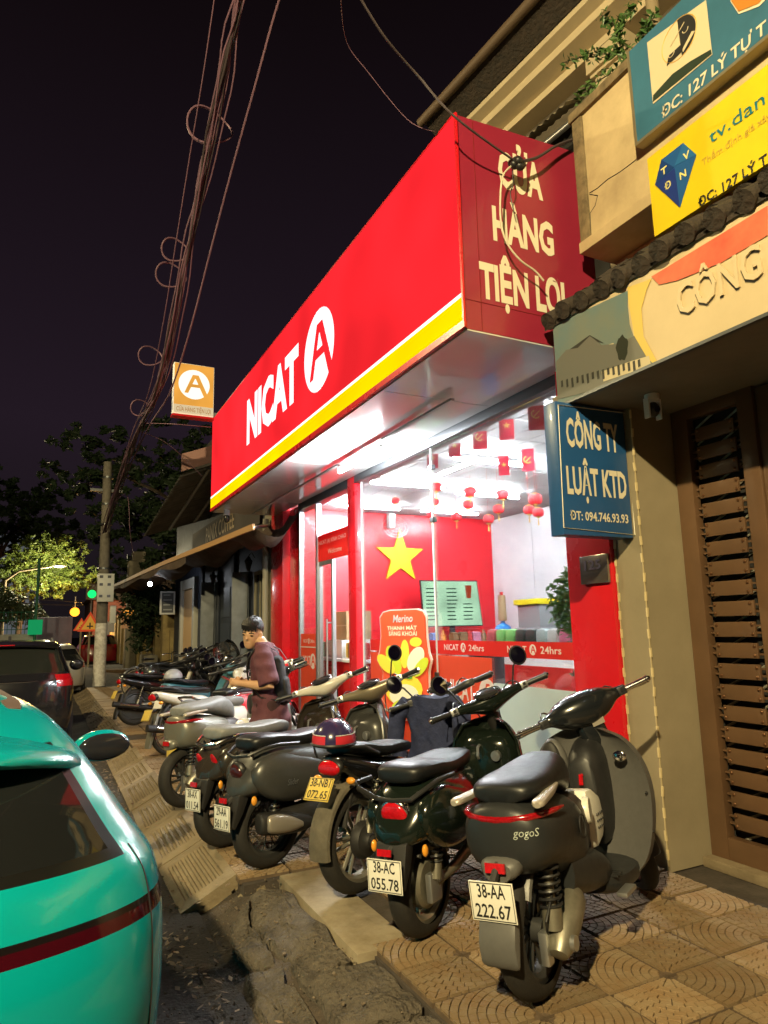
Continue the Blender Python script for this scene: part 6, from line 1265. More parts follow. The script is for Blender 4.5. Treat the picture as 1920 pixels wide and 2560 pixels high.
for k, (z, x0, rx, ry) in enumerate(crom([(.705, .0, .165, .215), (.80, .0, .150, .205), (.92, .012, .135, .195), (1.05, .03, .132, .195), (1.16, .045, .130, .20), (1.25, .055, .118, .205), (1.31, .06, .095, .17), (1.345, .07, .075, .105), (1.375, .078, .066, .070)], 26)):
    f = max(0, 1-k/20); rs.append([Vector((x0+rx*math.cos(a)*(1+f*(.05*math.sin(5*a+k*.12)+.03*math.sin(9*a-.3*k))), ry*math.sin(a)*(1+f*(.04*math.sin(6*a-k*.1))), z+(.012*math.sin(3*a) if k == 0 else 0))) for a in np.linspace(0, 6.283, 49)[:-1]])
sh_.rings(rs)
for S_, E_ in ((LS, LE), (RS_, RE)):
    d = (E_-S_); sh_.tube([S_-d*.12+Vector((0, -.03 if S_.y > 0 else .03, .02)), S_+d*.1, S_+d*.5, S_+d*.92, S_+d*.95], [.06, .082, .085, .088, .080], 18)
shr = remesh(sh_, .010, 2)
for v in shr.v:
    f = math.sin(46*v.z+22*v.y+14*v.x)*math.sin(9*v.z-7*v.x)+.6*math.sin(70*v.z-30*v.y*v.x+8*v.x); d_ = Vector((v.x-.03, v.y, 0)); d_ = d_.normalized() if d_.length > 1e-4 else d_; v += d_*.0055*f
part('t_shirt', shr, maroon, ps, ang=180)
part('trousers', remesh(MB().tube([(0, .085, .90), (0, .09, .60), (.01, .09, .44)], [.115, .10, .092], 18).tube([(0, -.085, .90), (0, -.09, .60), (.01, -.09, .44)], [.115, .10, .092], 18), .012, 2), shortm, ps, ang=180)
hr = MB(); rs = []
for i in range(15):
    ph = math.pi*(.02+.60*i/14); ring = []
    for a in np.linspace(0, 6.283, 41)[:-1]:
        lim = 1.0
        fr_ = .5+.5*math.cos(a); down = .60*(1-fr_**1.2)+.30*fr_**1.2
        ph2 = math.pi*(.02+(down if a is not None else .6)*i/14); rr = 1.13+.035*math.sin(11*a+i)+.02*math.sin(23*a)
        ring.append(hx((-.012+.097*rr*math.sin(ph2)*math.cos(a), .078*rr*math.sin(ph2)*math.sin(a), .035+.102*rr*math.cos(ph2))))
    rs.append(ring)
hr.rings(rs, cap=True)
fg_ = MB()
for k in range(15):
    y = -.062+.124*k/14; x = .090*math.sqrt(max(.05, 1-(y/.085)**2)); fg_.tube([hx((x-.04, y, .112)), hx((x-.006, y*1.02, .085)), hx((x+.001, y*1.04, .048+.008*math.sin(k*2.1)))], [.016, .012, .004], 6)
ho = part('hair', hr, hairm, ps, ang=60); part('fringe', fg_, hairm, ho)
dk = M('eye_dark', (.015, .010, .008), .25)
ew = MB(); br = MB()
for s_ in (-1, 1): ew.ell((.079, s_*.034, .006), (.008, .016, .006), 12, 8); br.tube([(.083, s_*.014, .026), (.084, s_*.034, .032), (.072, s_*.056, .026)], [.004, .0045, .003], 6)
part('eyes', ew.xf(HR), dk, ps); part('eyebrows', br.xf(HR), hairm, ps)
part('lips', MB().ell((.079, 0, -.062), (.012, .024, .007), 14, 8).xf(HR), M('lips', (.46, .21, .14), .5), ps)
part('shoes', MB().ell((.05, .095, .045), (.13, .048, .045), 16, 10).ell((.05, -.095, .045), (.13, .048, .045), 16, 10), blk, ps)
mP = ROOTM[ps.name]
bpk = thing('backpack', 'black backpack worn over the maroon T-shirt', 'backpack', mP @ Vector((-.18, 0, .85)), rot=RZ(R(153)))
bkf = M('backpack_fabric', (.007, .007, .008), .8, noise=(12, .3), bump=(30, .4)); pm = mP
bb = loft([(-.075, 1.06, .10, .15, .20), (-.055, 1.06, .125, .19, .235), (-.01, 1.06, .135, .21, .25), (.03, 1.07, .13, .20, .24), (.06, 1.07, .11, .18, .21)], 14, 24, pw=.55).xf(pm @ Matrix.Translation((-.155, .02, 0)) @ RY(R(6)).to_4x4() @ Matrix.Translation((0, 0, 0)))
part('bag', bb, bkf, bpk, **W); part('pocket', loft([(-.105, .97, .08, .09, .09), (-.09, .97, .10, .11, .11), (-.05, .97, .10, .11, .11)], 8, 18, pw=.5).xf(pm @ Matrix.Translation((-.155, .02, 0)) @ RY(R(6)).to_4x4()), bkf, bpk, **W)
for s_ in (1, -1): part('strap', MB().rings([[pm @ (Vector(p)+Vector(q)) for q in ((0, -.022, 0), (0, .022, 0), (.006, .022, .008), (.006, -.022, .008))] for p in ((-.12, s_*.10, 1.22), (-.06, s_*.115, 1.30), (.03, s_*.125, 1.342), (.11, s_*.13, 1.315), (.165, s_*.135, 1.24), (.175, s_*.14, 1.15), (.15, s_*.165, 1.02), (.05, s_*.195, .93), (-.08, s_*.15, .90))]), bkf, bpk, **W)
0 and part('zip', MB().tube([pm @ Vector((-.205, .02+.118*math.sin(a), 1.08+.185*math.cos(a))) for a in np.linspace(-1.9, 1.9, 16)], .004, 5), gril, bpk, **W)
phn = thing('phone', 'black phone held in both hands of the person', 'phone', mP @ Vector((.335, .09, 1.06)), rot=RZ(R(153)) @ RY(R(-30))); part('case', MB().box((0, 0, 0), (.155, .075, .010)), M('phone_black', (.02, .02, .02), .15), phn, bevel=.004); part('screen', MB().box((0, 0, .0058), (.145, .068, .001)), M('phone_screen', (.01, .01, .012), .05), phn); part('camera_bump', MB().box((.05, .02, -.0065), (.03, .03, .004)), dkal, phn)
# ================= coffee house beyond the shop =================
navyw = M('navy_wood', (.022, .030, .050), .5, noise=(4, .2)); grw = M('grey_wood', (.16, .18, .21), .55, noise=(5, .2)); plas = M('old_plaster', (.26, .235, .17), .8, noise=(2, .3))
cf = thing('coffee_house', 'dark navy coffee house with wooden shutters and a drooping awning', 'building', (3.8, 15.5, 0))
part('wall', MB().b2((3.62, 11.26, 0), (4.0, 22.0, 5.2)), navyw, cf, smooth=False, **W); part('upper_wall', MB().b2((3.75, 11.26, 5.2), (4.0, 20, 6.5)), M('upper_dark', (.05, .045, .04), .9), cf, smooth=False, **W)
part('corner_pier', MB().b2((3.50, 11.27, 0), (3.615, 11.9, 3.6)), plas, cf, bevel=.01, **W); part('drainpipe', MB().cyl((3.42, 11.55, 0), (3.42, 11.55, 3.4), .055), M('pipe_grey', (.28, .26, .20), .6), cf, **W)
for k in range(5): part('notice', MB().b2((3.492, 11.66, 1.15+k*.20), (3.499, 11.85, 1.30+k*.20)), (M('notice_pale', (.5, .52, .48), .7) if k % 2 else M('notice_tan', (.35, .28, .18), .7)), cf, **W)
def window_(y0, y1, z0, z1, m=grw):
    o = part('window', MB().b2((3.60, y0, z0), (3.617, y1, z1)), M('window_dark', (.03, .04, .05), .1), cf, **W)
    part('window_frame', MB().b2((3.57, y0-.07, z0-.07), (3.60, y0, z1+.07)).b2((3.57, y1, z0-.07), (3.60, y1+.07, z1+.07)).b2((3.572, y0, z0-.07), (3.60, y1, z0)).b2((3.572, y0, z1), (3.60, y1, z1+.07)).b2((3.574, (y0+y1)/2-.02, z0), (3.60, (y0+y1)/2+.02, z1)), m, o, **W)
window_(12.15, 12.75, .95, 2.5, plas); window_(13.35, 14.2, .9, 2.55); window_(16.3, 17.2, .75, 2.6)
dd = part('door', MB().b2((3.60, 14.7, .05), (3.617, 15.7, 2.5)), navyw, cf, **W)
for k in range(3): part('door_panel', MB().b2((3.585, 14.78, .2+k*.78), (3.60, 15.62, .85+k*.78)), M('navy_panel', (.03, .042, .07), .45), dd, **W)
for y in (14.45, 15.95, 17.7): part('pilaster', MB().b2((3.56, y-.10, 0), (3.618, y+.10, 3.2)), navyw, cf, bevel=.01, **W)
# half-open tall shutters
for y, a in ((16.15, 75), (13.2, 75)):
    s_ = part('shutter', MB().box((-.15, 0, 0), (.3, .035, 1.8)).xf(Matrix.Translation((3.55, y, 1.7)) @ Matrix.Rotation(R(a-90), 4, 'Z')), grw, cf, bevel=.006, **W)
    part('louvre', MB().add(*(lambda m: (m.v, m.f))(sum_boxes := MB())) if 0 else [MB().box((-.15, 0, -.72+k*.12), (.22, .05, .02)) for k in (0,)][0].xf(Matrix.Translation((3.55, y, 1.7)) @ Matrix.Rotation(R(a-90), 4, 'Z')), grw, s_, **W)
part('fascia', MB().b2((3.55, 12.4, 3.45), (3.62, 19.0, 4.1)), M('fascia_dark', (.045, .035, .028), .7), cf, **W)
A = PX(300+668/3.115, 850+1580/3.115, 3.54); B = PX(300+888/3.115, 850+1440/3.115, 3.54)
write('PANIX COFFEE', (3.54, A.y, A.z), -Y_, Z_, .36, M('bronze_letter', (.40, .30, .17), .4, metal=.3), cf, width=A.y-B.y, bold=.01)
# doorway with pale board, lit bulb
part('doorway', MB().b2((3.58, 18.6, .05), (3.618, 20.2, 2.6)), M('peach_board', (.62, .42, .22), .7), cf, **W); part('door_post', MB().b2((3.5, 18.35, 0), (3.62, 18.58, 2.9)).b2((3.5, 20.22, 0), (3.62, 20.45, 2.9)).b2((3.52, 18.58, 2.62), (3.62, 20.22, 2.9)), M('pale_frame_wood', (.42, .42, .38), .6), cf, bevel=.008, **W)
for y, z in ((12.9, 2.75), (16.0, 2.7)):
    t = thing('wall_lantern', 'small dark wall lantern beside the coffee house '+('window' if y < 14 else 'shutters'), 'lantern', (3.5, y, z)); part('cage', MB().lathe([(.03, -.16), (.07, .0), (.085, .03), (.02, .12), (0, .14)], (3.48, y, z), n=6), blk, t, smooth=False, **W); part('bracket', MB().tube([(3.48, y, z+.14), (3.54, y, z+.2), (3.60, y, z+.1)], .012, 6), blk, t, **W)
# drooping canvas awning
aw_ = thing('canvas_awning', 'brown canvas awning with a pale wooden front rail over the motorbikes', 'awning', (2.9, 15, 3.0))
fr0 = [PX(300+x/3.115, 850+y/3.115, X) for x, y, X in ((1040, 1455, 2.72), (700, 1595, 2.55), (360, 1730, 2.40), (180, 1810, 2.30), (0, 1895, 2.15), (-90, 1930, 2.10))]
part('front_rail', MB().rings([[p+Vector(q) for q in ((-.02, 0, -.045), (.02, 0, -.045), (.02, 0, .045), (-.02, 0, .045))] for p in fr0]), M('rail_wood', (.40, .23, .10), .6), aw_, **W)
cv = MB(); n = 40; m_ = 10; fp_ = crom([tuple(p) for p in fr0], n+1)
for i in range(n+1):
    f = Vector(fp_[i]); b = Vector((3.56, f.y+.2, 3.35))
    for j in range(m_+1):
        t_ = j/m_; p = f.lerp(b, t_); sag = -.30*math.sin(math.pi*t_)*(1+.35*math.sin(i*.7)+.2*math.sin(i*1.9)); cv.v.append(p+Vector((.0, .03*math.sin(i*1.3+j), sag+.02*math.sin(i*2.3+j*.7))))
cv.f = [(i*(m_+1)+j, (i+1)*(m_+1)+j, (i+1)*(m_+1)+j+1, i*(m_+1)+j+1) for i in range(n) for j in range(m_)]
part('canvas', cv, M('canvas_brown', (.085, .055, .038), .9, noise=(3, .4), bump=(6, .6, .03)), aw_, ang=80, **W)
part('valance', MB().rings([[Vector(p)+Vector((0, 0, -.05)), Vector(p)+Vector((.03*math.sin(i), 0, -.17-.05*math.sin(i*.8))), Vector(p)+Vector((.004+.03*math.sin(i), 0, -.17-.05*math.sin(i*.8))), Vector(p)+Vector((.004, 0, -.05))] for i, p in enumerate(fp_[12:])]), M('canvas_brown', (.085, .055, .038), .9), aw_, **W)
part('strut', MB().cyl(fr0[0], (3.5, 11.6, 2.75), .02).cyl(fr0[0]+Vector((0, .1, 0)), (3.5, 11.6, 3.3), .03), alu, aw_, **W)
# corrugated iron canopy above
cc = thing('corrugated_canopy', 'grey corrugated iron canopy jutting out above the coffee house', 'canopy', (2.6, 15, 4.5)); mb = MB(); n = 70
t0, t1 = PX(300+475/3.115, 850+1045/3.115, 2.35), PX(300+180/3.115, 850+1532/3.115, 2.05)
for i in range(n+1):
    t_ = i/n; f = t0.lerp(t1, t_); z = .02*math.sin(i*2.2); mb.v += [f+Vector((0, 0, z)), Vector((3.7, f.y, f.z+.55+z))]
mb.f = [(2*i, 2*i+2, 2*i+3, 2*i+1) for i in range(n)]
part('sheet', mb, M('zinc', (.22, .23, .23), .45, metal=.5, noise=(3, .3)), cc, smooth=False, **W)
part('end_flashing', MB().prism([(t0.x, t0.z+.05), (t0.x, t0.z+.42), (3.7, t0.z+.95), (3.7, t0.z+.6)], (0, t0.y-.03, 0), X_, Z_, (0, .02, 0)), M('flashing', (.40, .22, .19), .5), cc, smooth=False, **W)
part('rafter', MB().cyl(t0+Vector((.6, .1, .2)), t1+Vector((.6, -.1, .2)), .04).cyl(t0+Vector((1.2, .1, .42)), t1+Vector((1.2, -.1, .42)), .04), alu, cc, **W)
# menu lightbox on the doorway corner
A = PX(300+315/3.115, 850+1955/3.115, 3.2); mbx = thing('hanging_menu_board', 'dark hanging menu board in a pale frame near the peach doorway', 'sign', (3.0, 20.6, 2.0))
a = PY(401, 1478, 20.6); b = PY(437, 1536, 20.6)
part('frame', MB().b2((a.x, 20.6, b.z), (b.x, 20.68, a.z)), M('pale_metal', (.5, .5, .48), .5), mbx, bevel=.01, **W); part('panel', MB().b2((a.x+.05, 20.592, b.z+.05), (b.x-.05, 20.599, a.z-.05)), M('slate', (.05, .055, .06), .5), mbx, **W)
lnm = MB()
for k in range(4): z = b.z+.12+k*.14; lnm.b2((a.x+.09, 20.588, z), (b.x-.09-.05*(k % 2), 20.591, z+.035))
part('chalk_lines', lnm, M('chalk', (.25, .26, .27), .8), mbx, **W)
bl_ = PY(375, 1460, 18.5); blb = thing('bare_bulb', 'small bright white bulb hanging under the awning end', 'lamp', bl_); part('bulb', MB().ell((0, 0, 0), (.05, .05, .06)), EM('bulb_white', (.9, .95, 1), 160), blb); part('socket', MB().cyl((0, 0, .05), (0, 0, .14), .03), blk, blb); part('flex', MB().cyl((0, 0, .14), (.0, 0, .6), .006, n=5), blk, blb)
# garden wall with yellow pillars beyond
gw = thing('garden_wall', 'old ochre garden wall with tall square pillars beyond the coffee house', 'wall', (3.4, 27, 0)); och = M('ochre_render', (.34, .26, .10), .85, noise=(3, .4), col2=(.18, .13, .06))
part('wall', MB().b2((3.55, 22.2, 0), (3.7, 44, 1.5)), och, gw, smooth=False, **W)
for k in range(11):
    y = 22.4+k*1.6; part('pillar', MB().b2((3.35, y, 0), (3.75, y+.42, 2.2)).b2((3.30, y-.05, 2.2), (3.80, y+.47, 2.32)), och, gw, bevel=.012, **W)
part('sandbag_plinth', MB().b2((2.9, 23.2, 0), (3.35, 24.2, .75)), plas, gw, bevel=.05, **W)

# ================= trees =================
def tree(label, base, h, crowns, nleaf, size, lm, seed, trunk=.16, name='tree', group=None):
    rnd = random.Random(seed); t = thing(name, label, 'tree', base, group=group); b = Vector(base); tops = []
    tr = MB().tube([b, b+Vector((rnd.gauss(0, .1), rnd.gauss(0, .1), h*.35)), b+Vector((rnd.gauss(0, .2), rnd.gauss(0, .2), h*.65))], [trunk, trunk*.8, trunk*.55], 10); top = b+Vector((0, 0, h*.6))
    for c, r in crowns: cc_ = b+Vector(c); tr.tube([top, top.lerp(cc_, .5)+Vector((0, 0, .2)), cc_], [trunk*.45, trunk*.3, trunk*.1], 7)
    part('trunk', tr, barkm, t, **W); mb = MB(); tot = sum(r[0]*r[1]*r[2] for c, r in crowns)
    for c, r in crowns:
        nn = int(nleaf*r[0]*r[1]*r[2]/tot); cl_ = max(6, nn//28)
        for k in range(cl_):
            p = Vector((rnd.gauss(0, .5), rnd.gauss(0, .5), rnd.gauss(0, .5)))
            if p.length > 1: p.normalize()
            q = b+Vector(c)+Vector((p.x*r[0], p.y*r[1], p.z*r[2])); leaf_cloud(mb, q, (.32, .32, .22), 28, size, rnd, .3)
    part('crown', mb, lm, t, smooth=False, **W); return t
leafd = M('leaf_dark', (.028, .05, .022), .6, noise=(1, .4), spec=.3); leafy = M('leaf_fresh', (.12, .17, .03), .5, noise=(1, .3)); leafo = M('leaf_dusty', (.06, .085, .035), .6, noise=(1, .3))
tree('bushy dark green tree leaning over the ochre wall behind the awning', (3.9, 24.0, 0), 3.6, [((-.8, -.5, 2.3), (.9, 1.0, .7)), ((-.2, .6, 2.6), (1.0, 1.2, .7)), ((-.9, .4, 1.5), (.6, .8, .6))], 5200, .085, leafd, 11)
tree('tall dark tree behind the utility pole', (6.5, 30.0, 0), 10, [((0, 0, 7), (3, 3, 2.4)), ((-2.2, -1, 6.0), (2, 2, 1.8)), ((2.5, 1, 5.5), (2.5, 2, 1.8)), ((-1.5, 1.0, 4.3), (1.8, 1.6, 1.2)), ((-3.6, 2, 6.6), (2.4, 2, 2.2)), ((-4.4, 3, 9.0), (2.6, 2, 2.0)), ((-1.0, 2, 9.5), (2.6, 2, 1.8)), ((-3.0, 3, 4.2), (1.8, 1.5, 1.4))], 15000, .16, leafd, 12, .25)
tree('large dark tree rising behind the coffee house roof', (7.5, 20.0, 0), 8, [((0, 0, 5.6), (2.2, 2.4, 1.6)), ((-1.8, 1.5, 5.0), (1.6, 1.8, 1.3))], 5000, .15, leafd, 13, .22)
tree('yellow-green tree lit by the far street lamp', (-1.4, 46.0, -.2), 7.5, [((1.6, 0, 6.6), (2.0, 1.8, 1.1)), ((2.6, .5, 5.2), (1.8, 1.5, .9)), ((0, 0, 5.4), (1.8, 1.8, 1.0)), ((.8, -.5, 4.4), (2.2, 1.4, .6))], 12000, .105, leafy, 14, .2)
tree('dusty green tree at the left of the street', (-4.6, 30.0, -.2), 8, [((.4, 0, 5.8), (1.7, 2, 2.2)), ((-.2, .5, 4.0), (1.6, 1.6, 1.4)), ((.6, -.5, 7.6), (1.5, 1.5, 1.3)), ((.9, 0, 3.0), (1.0, 1.0, .9))], 8000, .13, leafo, 15, .22)
tree('dark tree beside the pale apartment block', (-3.2, 56.0, -.2), 12, [((.5, 0, 9.5), (2.4, 2, 2.2)), ((2.2, 0, 11.5), (2.4, 2, 1.8)), ((3.4, 0, 9), (2, 2, 1.5)), ((-1.5, 0, 12), (2.5, 2, 2))], 7000, .22, leafd, 16, .3)
tree('low green tree over the white fence', (-2.4, 40.0, -.2), 4.5, [((.5, 0, 3.2), (1.5, 1.4, .8)), ((1.6, 0, 2.7), (1.2, 1.2, .7)), ((-.8, 0, 2.9), (1.2, 1.2, .8))], 4200, .11, leafo, 17, .12)
# ================= street furniture =================
pole = thing('utility_pole', 'concrete utility pole with a whitewashed foot and grey meter box', 'pole', (1.51, 21.35, 0)); px_, py_ = 1.51, 21.35
cpm_ = M('pole_concrete', (.15, .135, .11), .85, noise=(6, .35), bump=(20, .4)); part('shaft', MB().tube([(px_-.02, py_, 0), (px_-.02, py_, 3.4), (px_-.05, py_, 6.5)], [.17, .145, .12], 14), cpm_, pole, **W)
part('whitewash', MB().tube([(px_-.02, py_, .0), (px_-.02, py_, 1.75)], [.175, .163], 14), M('whitewash', (.80, .78, .72), .8, noise=(9, .4), col2=(.42, .40, .35)), pole, **W)
mp_ = part('meter_box', MB().b2((px_-.20, py_-.40, 2.35), (px_+.24, py_-.165, 3.15)), M('meter_grey', (.46, .47, .43), .5, noise=(4, .1)), pole, bevel=.015, **W)
for dx in (-.11, .10):
    for z in (2.47, 2.80, 3.02): part('meter_window', MB().b2((px_+dx-.04, py_-.406, z), (px_+dx+.05, py_-.402, z+.075)), M('meter_dark', (.06, .065, .06), .2), mp_, **W)
part('small_box', MB().b2((px_+.18, py_-.2, 1.75), (px_+.34, py_-.05, 2.25)), M('meter_grey', (.46, .47, .43), .5), pole, bevel=.01, **W)
for z in (3.3, 4.6, 5.2, 6.0): part('band', MB().cyl((px_-.02, py_, z), (px_-.02, py_, z+.05), .16, n=14), dkal, pole, **W)
coilm = MB()
for k in range(5): coilm.tube([(px_-.18+.14*math.cos(a), py_-.1+.03*k+.05*math.sin(a), 4.75+.16*math.sin(a)) for a in np.linspace(0, 6.283, 19)[:-1]], .012, 5, closed=True)
part('cable_coil', coilm, blk, pole, **W); part('crossarm', MB().b2((px_-.5, py_-.03, 5.6), (px_+.4, py_+.03, 5.68)), dkal, pole, **W)
# overhead cable bundle, each cable its own part
cbm = M('cable_pink_lit', (.20, .105, .15), .55); cbd = M('cable_black', (.06, .045, .05), .5)  # pink light from the fascia is put into the cable colour
cb_ = thing('cable_bundle', 'thick sagging bundle of overhead cables strung along the street', 'cables', (1.42, 12, 5.5))
key = [(640, -160), (600, 0), (560, 200), (512, 430), (470, 640), (432, 830), (392, 985), (355, 1060), (318, 1150), (285, 1250), (262, 1330)]
base_ = [PX(x, y, 1.42) for x, y in key]; rnd = random.Random(5); path = [Vector(p) for p in crom([tuple(p) for p in base_], 44)]
ahead = path[0]+(path[0]-path[1])*40
for k in range(16):
    ax_, az = rnd.gauss(0, .038), rnd.gauss(0, .042); ph = rnd.uniform(0, 6.28); pts = []
    for i, p in enumerate(path):
        tw = .018*math.sin(i*.55+ph)+.012*math.sin(i*1.25+ph*2); pts.append(p+Vector((ax_*(.5+.5*abs(math.cos(i*.28+k*.05)))+tw, 0, az*(.5+.5*abs(math.cos(i*.28)))+.016*math.sin(i*.8+ph)+.010*math.sin(i*1.9+ph))))
    pts = [pts[0]+(path[0]-path[1])*36]+pts
    part('cable', MB().tube(pts, rnd.choice((.007, .010, .014)), 5), cbm if k % 3 else cbd, cb_, **W)
for off, r_ in ((Vector((.42, 0, .10)), .013), (Vector((-.26, 0, .05)), .007)): part('cable', MB().tube([path[0]+(path[0]-path[1])*36+off]+[p+off*(1-.9*i/44) for i, p in enumerate(path)], r_, 5), cbm, cb_, **W)
for (x, y, rr) in ((525, 315, .26), (440, 625, .2), (428, 688, .22), (376, 890, .2), (352, 1020, .18)):
    c = PX(x, y, 1.42); o = part('cable_loop', MB().tube([c+Vector((rr*math.cos(a), .05*math.sin(2*a), rr*.85*math.sin(a))) for a in np.linspace(0, 6.283, 27)[:-1]], .011, 6, closed=True).tube([c+Vector((rr*1.03*math.cos(a)+.012, .05*math.sin(2*a)+.02, rr*.86*math.sin(a))) for a in np.linspace(.4, 4.6, 20)], .010, 6), cbm, cb_, **W)
def wire(pts, r, label, mat=cbd, cat='wire'): 
    v = [Vector(p) for p in crom([tuple(p) for p in pts], 24)]; return single('overhead_wire', MB().tube(v, r, 6), mat, label, cat)
jn = PY(1290, 405, 3.38); jn0 = jn
jb = thing('cable_joint', 'black taped cable joint with loose white lead hanging before the red side panel', 'cable', jn)
mb = MB()
for k in range(9): mb.ell(jn+Vector((random.gauss(0, .018), random.gauss(0, .01), random.gauss(0, .018))), (.035, .03, .03), 10, 8)
part('tape_lump', mb, blk, jb, ang=80, **W)
part('white_lead', MB().tube([Vector(p) for p in crom([tuple(PY(1100+x/2.023, y/2.023, 3.40)) for x, y in ((360, 840), (315, 900), (305, 1080), (330, 1210), (400, 1310), (480, 1370), (525, 1420))], 26)], .007, 6), M('white_cable', (.62, .56, .42), .5), jb, **W)
part('black_lead', MB().tube([Vector(p) for p in crom([tuple(PY(1100+x/2.023, y/2.023, 3.42)) for x, y in ((365, 850), (370, 930), (355, 980), (372, 1060))], 14)], .004, 5), blk, jb, **W)
wire([PX(880, -40, 1.5), PX(960, 90, 1.75), PX(1050, 195, 2.05), PY(1140, 295, 3.30), jn], .008, 'black service wire dropping from the street to the cable joint')
wire([jn, PY(1340, 395, 3.40), PY(1390, 365, 3.42), PY(1430, 350, 3.44)], .011, 'black wire running from the cable joint to the balcony')
wire([PX(850, -40, 1.5), PX(865, 100, 1.7), PX(920, 180, 1.9), PX(1020, 300, 2.2), PX(1090, 330, 2.33)], .0022, 'thin faint wire beside the service wire', cbm)
wire([path[-14], PY(430, 1060, 11.2), PY(527, 1068, 11.1)], .006, 'thin wire from the cable bundle to the far end of the fascia', cbm)
wire([path[-13], PY(420, 1110, 13.0), PY(505, 1190, 13.5)], .006, 'thin wire from the cable bundle to the corrugated canopy', cbm)
wire([path[-5], PY(318, 1240, 20), PY(325, 1330, 20), PY(335, 1395, 21)], .008, 'slack wire hanging from the pole to the ochre chimney', cbm)
for k, (y0, y1) in enumerate(((1492, 1506), (1503, 1512))): wire([PY(-40, y0, 40), PY(120, y0+8, 40), PY(210, y1, 40)], .03, ''+('upper' if k == 0 else 'lower')+' black wire crossing the street before the lit tree', cbd)
# bicycle by the pole
bc = thing('bicycle', 'old bicycle with thin pale-rimmed wheels leaning among the motorbikes', 'bicycle', (1.95, 16.6, 0), rot=RZ(R(14)) @ RX(R(-6)))
for x in (0, 1.02):
    o = part('wheel', MB().lathe([(.30, -.014), (.312, -.014), (.312, .014), (.30, .014), (.30, -.014)], (x, 0, .33), 'y', 36).cyl((x, -.05, .33), (x, .05, .33), .02, n=8), M('pale_rim', (.6, .56, .46), .35, metal=.4), bc); part('tyre', MB().tube([(x+.322*math.cos(a), 0, .33+.322*math.sin(a)) for a in np.linspace(0, 6.283, 41)[:-1]], .016, 6, closed=True), rub, o)
    sp2 = MB()
    for k in range(20): a = 2*math.pi*k/20; sp2.cyl((x, .02*(1 if k % 2 else -1), .33), (x+.30*math.cos(a), 0, .33+.30*math.sin(a)), .002, n=4)
    part('spokes', sp2, chrome, o)
part('frame', MB().tube([(0, 0, .33), (.40, 0, .30), (.30, 0, .78)], .016, 8).tube([(.40, 0, .30), (.86, 0, .78), (1.02, 0, .33)], .016, 8).tube([(.30, 0, .74), (.84, 0, .82)], .014, 8).tube([(0, 0, .33), (.29, 0, .70)], .01, 6), bkp, bc); part('handlebar', MB().tube([(.72, .28, .98), (.84, .24, .99), (.84, 0, .97), (.84, -.24, .99), (.72, -.28, .98)], .012, 8).cyl((.85, 0, .80), (.84, 0, .97), .014), chrome, bc); part('saddle', loft([(.16, .86, .09, .03, .03), (.28, .86, .07, .03, .03), (.42, .86, .02, .02, .02)], 8, 12), blk, bc); part('carrier', MB().b2((-.30, -.07, .66), (.16, .07, .68)), alu, bc); part('pedal', MB().cyl((.40, -.16, .2), (.40, .16, .40), .012, n=6).b2((.36, -.2, .19), (.45, -.11, .21)), blk, bc); part('mudguard', fender(0, .33, .35, .05, 70, 190), alu, bc)
# warning signs, traffic light, far lamps
def tri_sign(px, py, Y, s, label, yel=True):
    p = PY(px, py, Y); t = thing('warning_sign', label, 'road sign', (p.x, Y, ROADZ)); rr = s
    T = lambda k: [(p.x+k*rr*math.cos(a), p.z+k*rr*math.sin(a)) for a in (R(90), R(210), R(330))]
    part('post', MB().cyl((p.x, Y+.06, ROADZ), (p.x, Y+.06, p.z+.1), .045), M('post_pale', (.5, .42, .28), .6), t, **W); part('plate', MB().prism(T(1.0), (0, Y+.02, 0), X_, Z_, (0, -.02, 0)), M('sign_red_border_glow', (.75, .06, .02), .5, emit=(1, .10, .02), es=.25), t, smooth=False, **W); part('face', MB().prism(T(.70), (0, Y-.003, 0), X_, Z_, (0, -.004, 0)), M('sign_amber_glow', (.85, .45, .06), .5, emit=(1, .45, .05), es=.25), t, smooth=False, **W)  # unlit sign plates given a glow in place of light falling on them
    part('symbol', MB().b2((p.x-.22*rr, Y-.015, p.z-.16*rr), (p.x+.22*rr, Y-.009, p.z-.06*rr)).b2((p.x-.05*rr, Y-.0151, p.z-.30*rr), (p.x+.05*rr, Y-.0091, p.z+.16*rr)), blk, t, smooth=False, **W)
tri_sign(225, 1562, 34.0, .60, 'red and amber triangular crossroads warning sign on a pale post'); tri_sign(203, 1566, 37.0, .42, 'smaller amber triangular warning sign behind the crossroads sign')
p = PY(230, 1485, 48.0); tf_ = thing('traffic_light', 'traffic light showing green beyond the utility pole', 'traffic light', (p.x, 48, ROADZ)); part('housing', MB().b2((p.x-.35, 48.05, p.z-.35), (p.x+.35, 48.4, p.z+1.4)), blk, tf_, **W); part('green_lamp', MB().ell((p.x, 48.0, p.z), (.26, .12, .26)), EM('green_light', (.01, .9, .16), 1.6), tf_, **W); part('post', MB().cyl((p.x, 48.3, ROADZ), (p.x, 48.3, p.z), .08), gril, tf_, **W)
p = PY(187, 1530, 44.0); al = thing('amber_lamp', 'glowing orange lamp hanging above the warning signs', 'lamp', p); part('globe', MB().ell((0, 0, 0), (.26, .26, .26)), EM('amber_light', (1.0, .30, .02), 3.2), al); part('hook', MB().cyl((0, 0, .2), (0, 0, .9), .03), blk, al)
ald = bpy.data.lights.new('amber_glow', 'POINT'); ald.energy = 900; ald.color = (1, .45, .08); ald.shadow_soft_size = .3; ao = bpy.data.objects.new('amber_glow', ald); COL.objects.link(ao); ao.parent = al; ao.location = (0, -.6, 0)
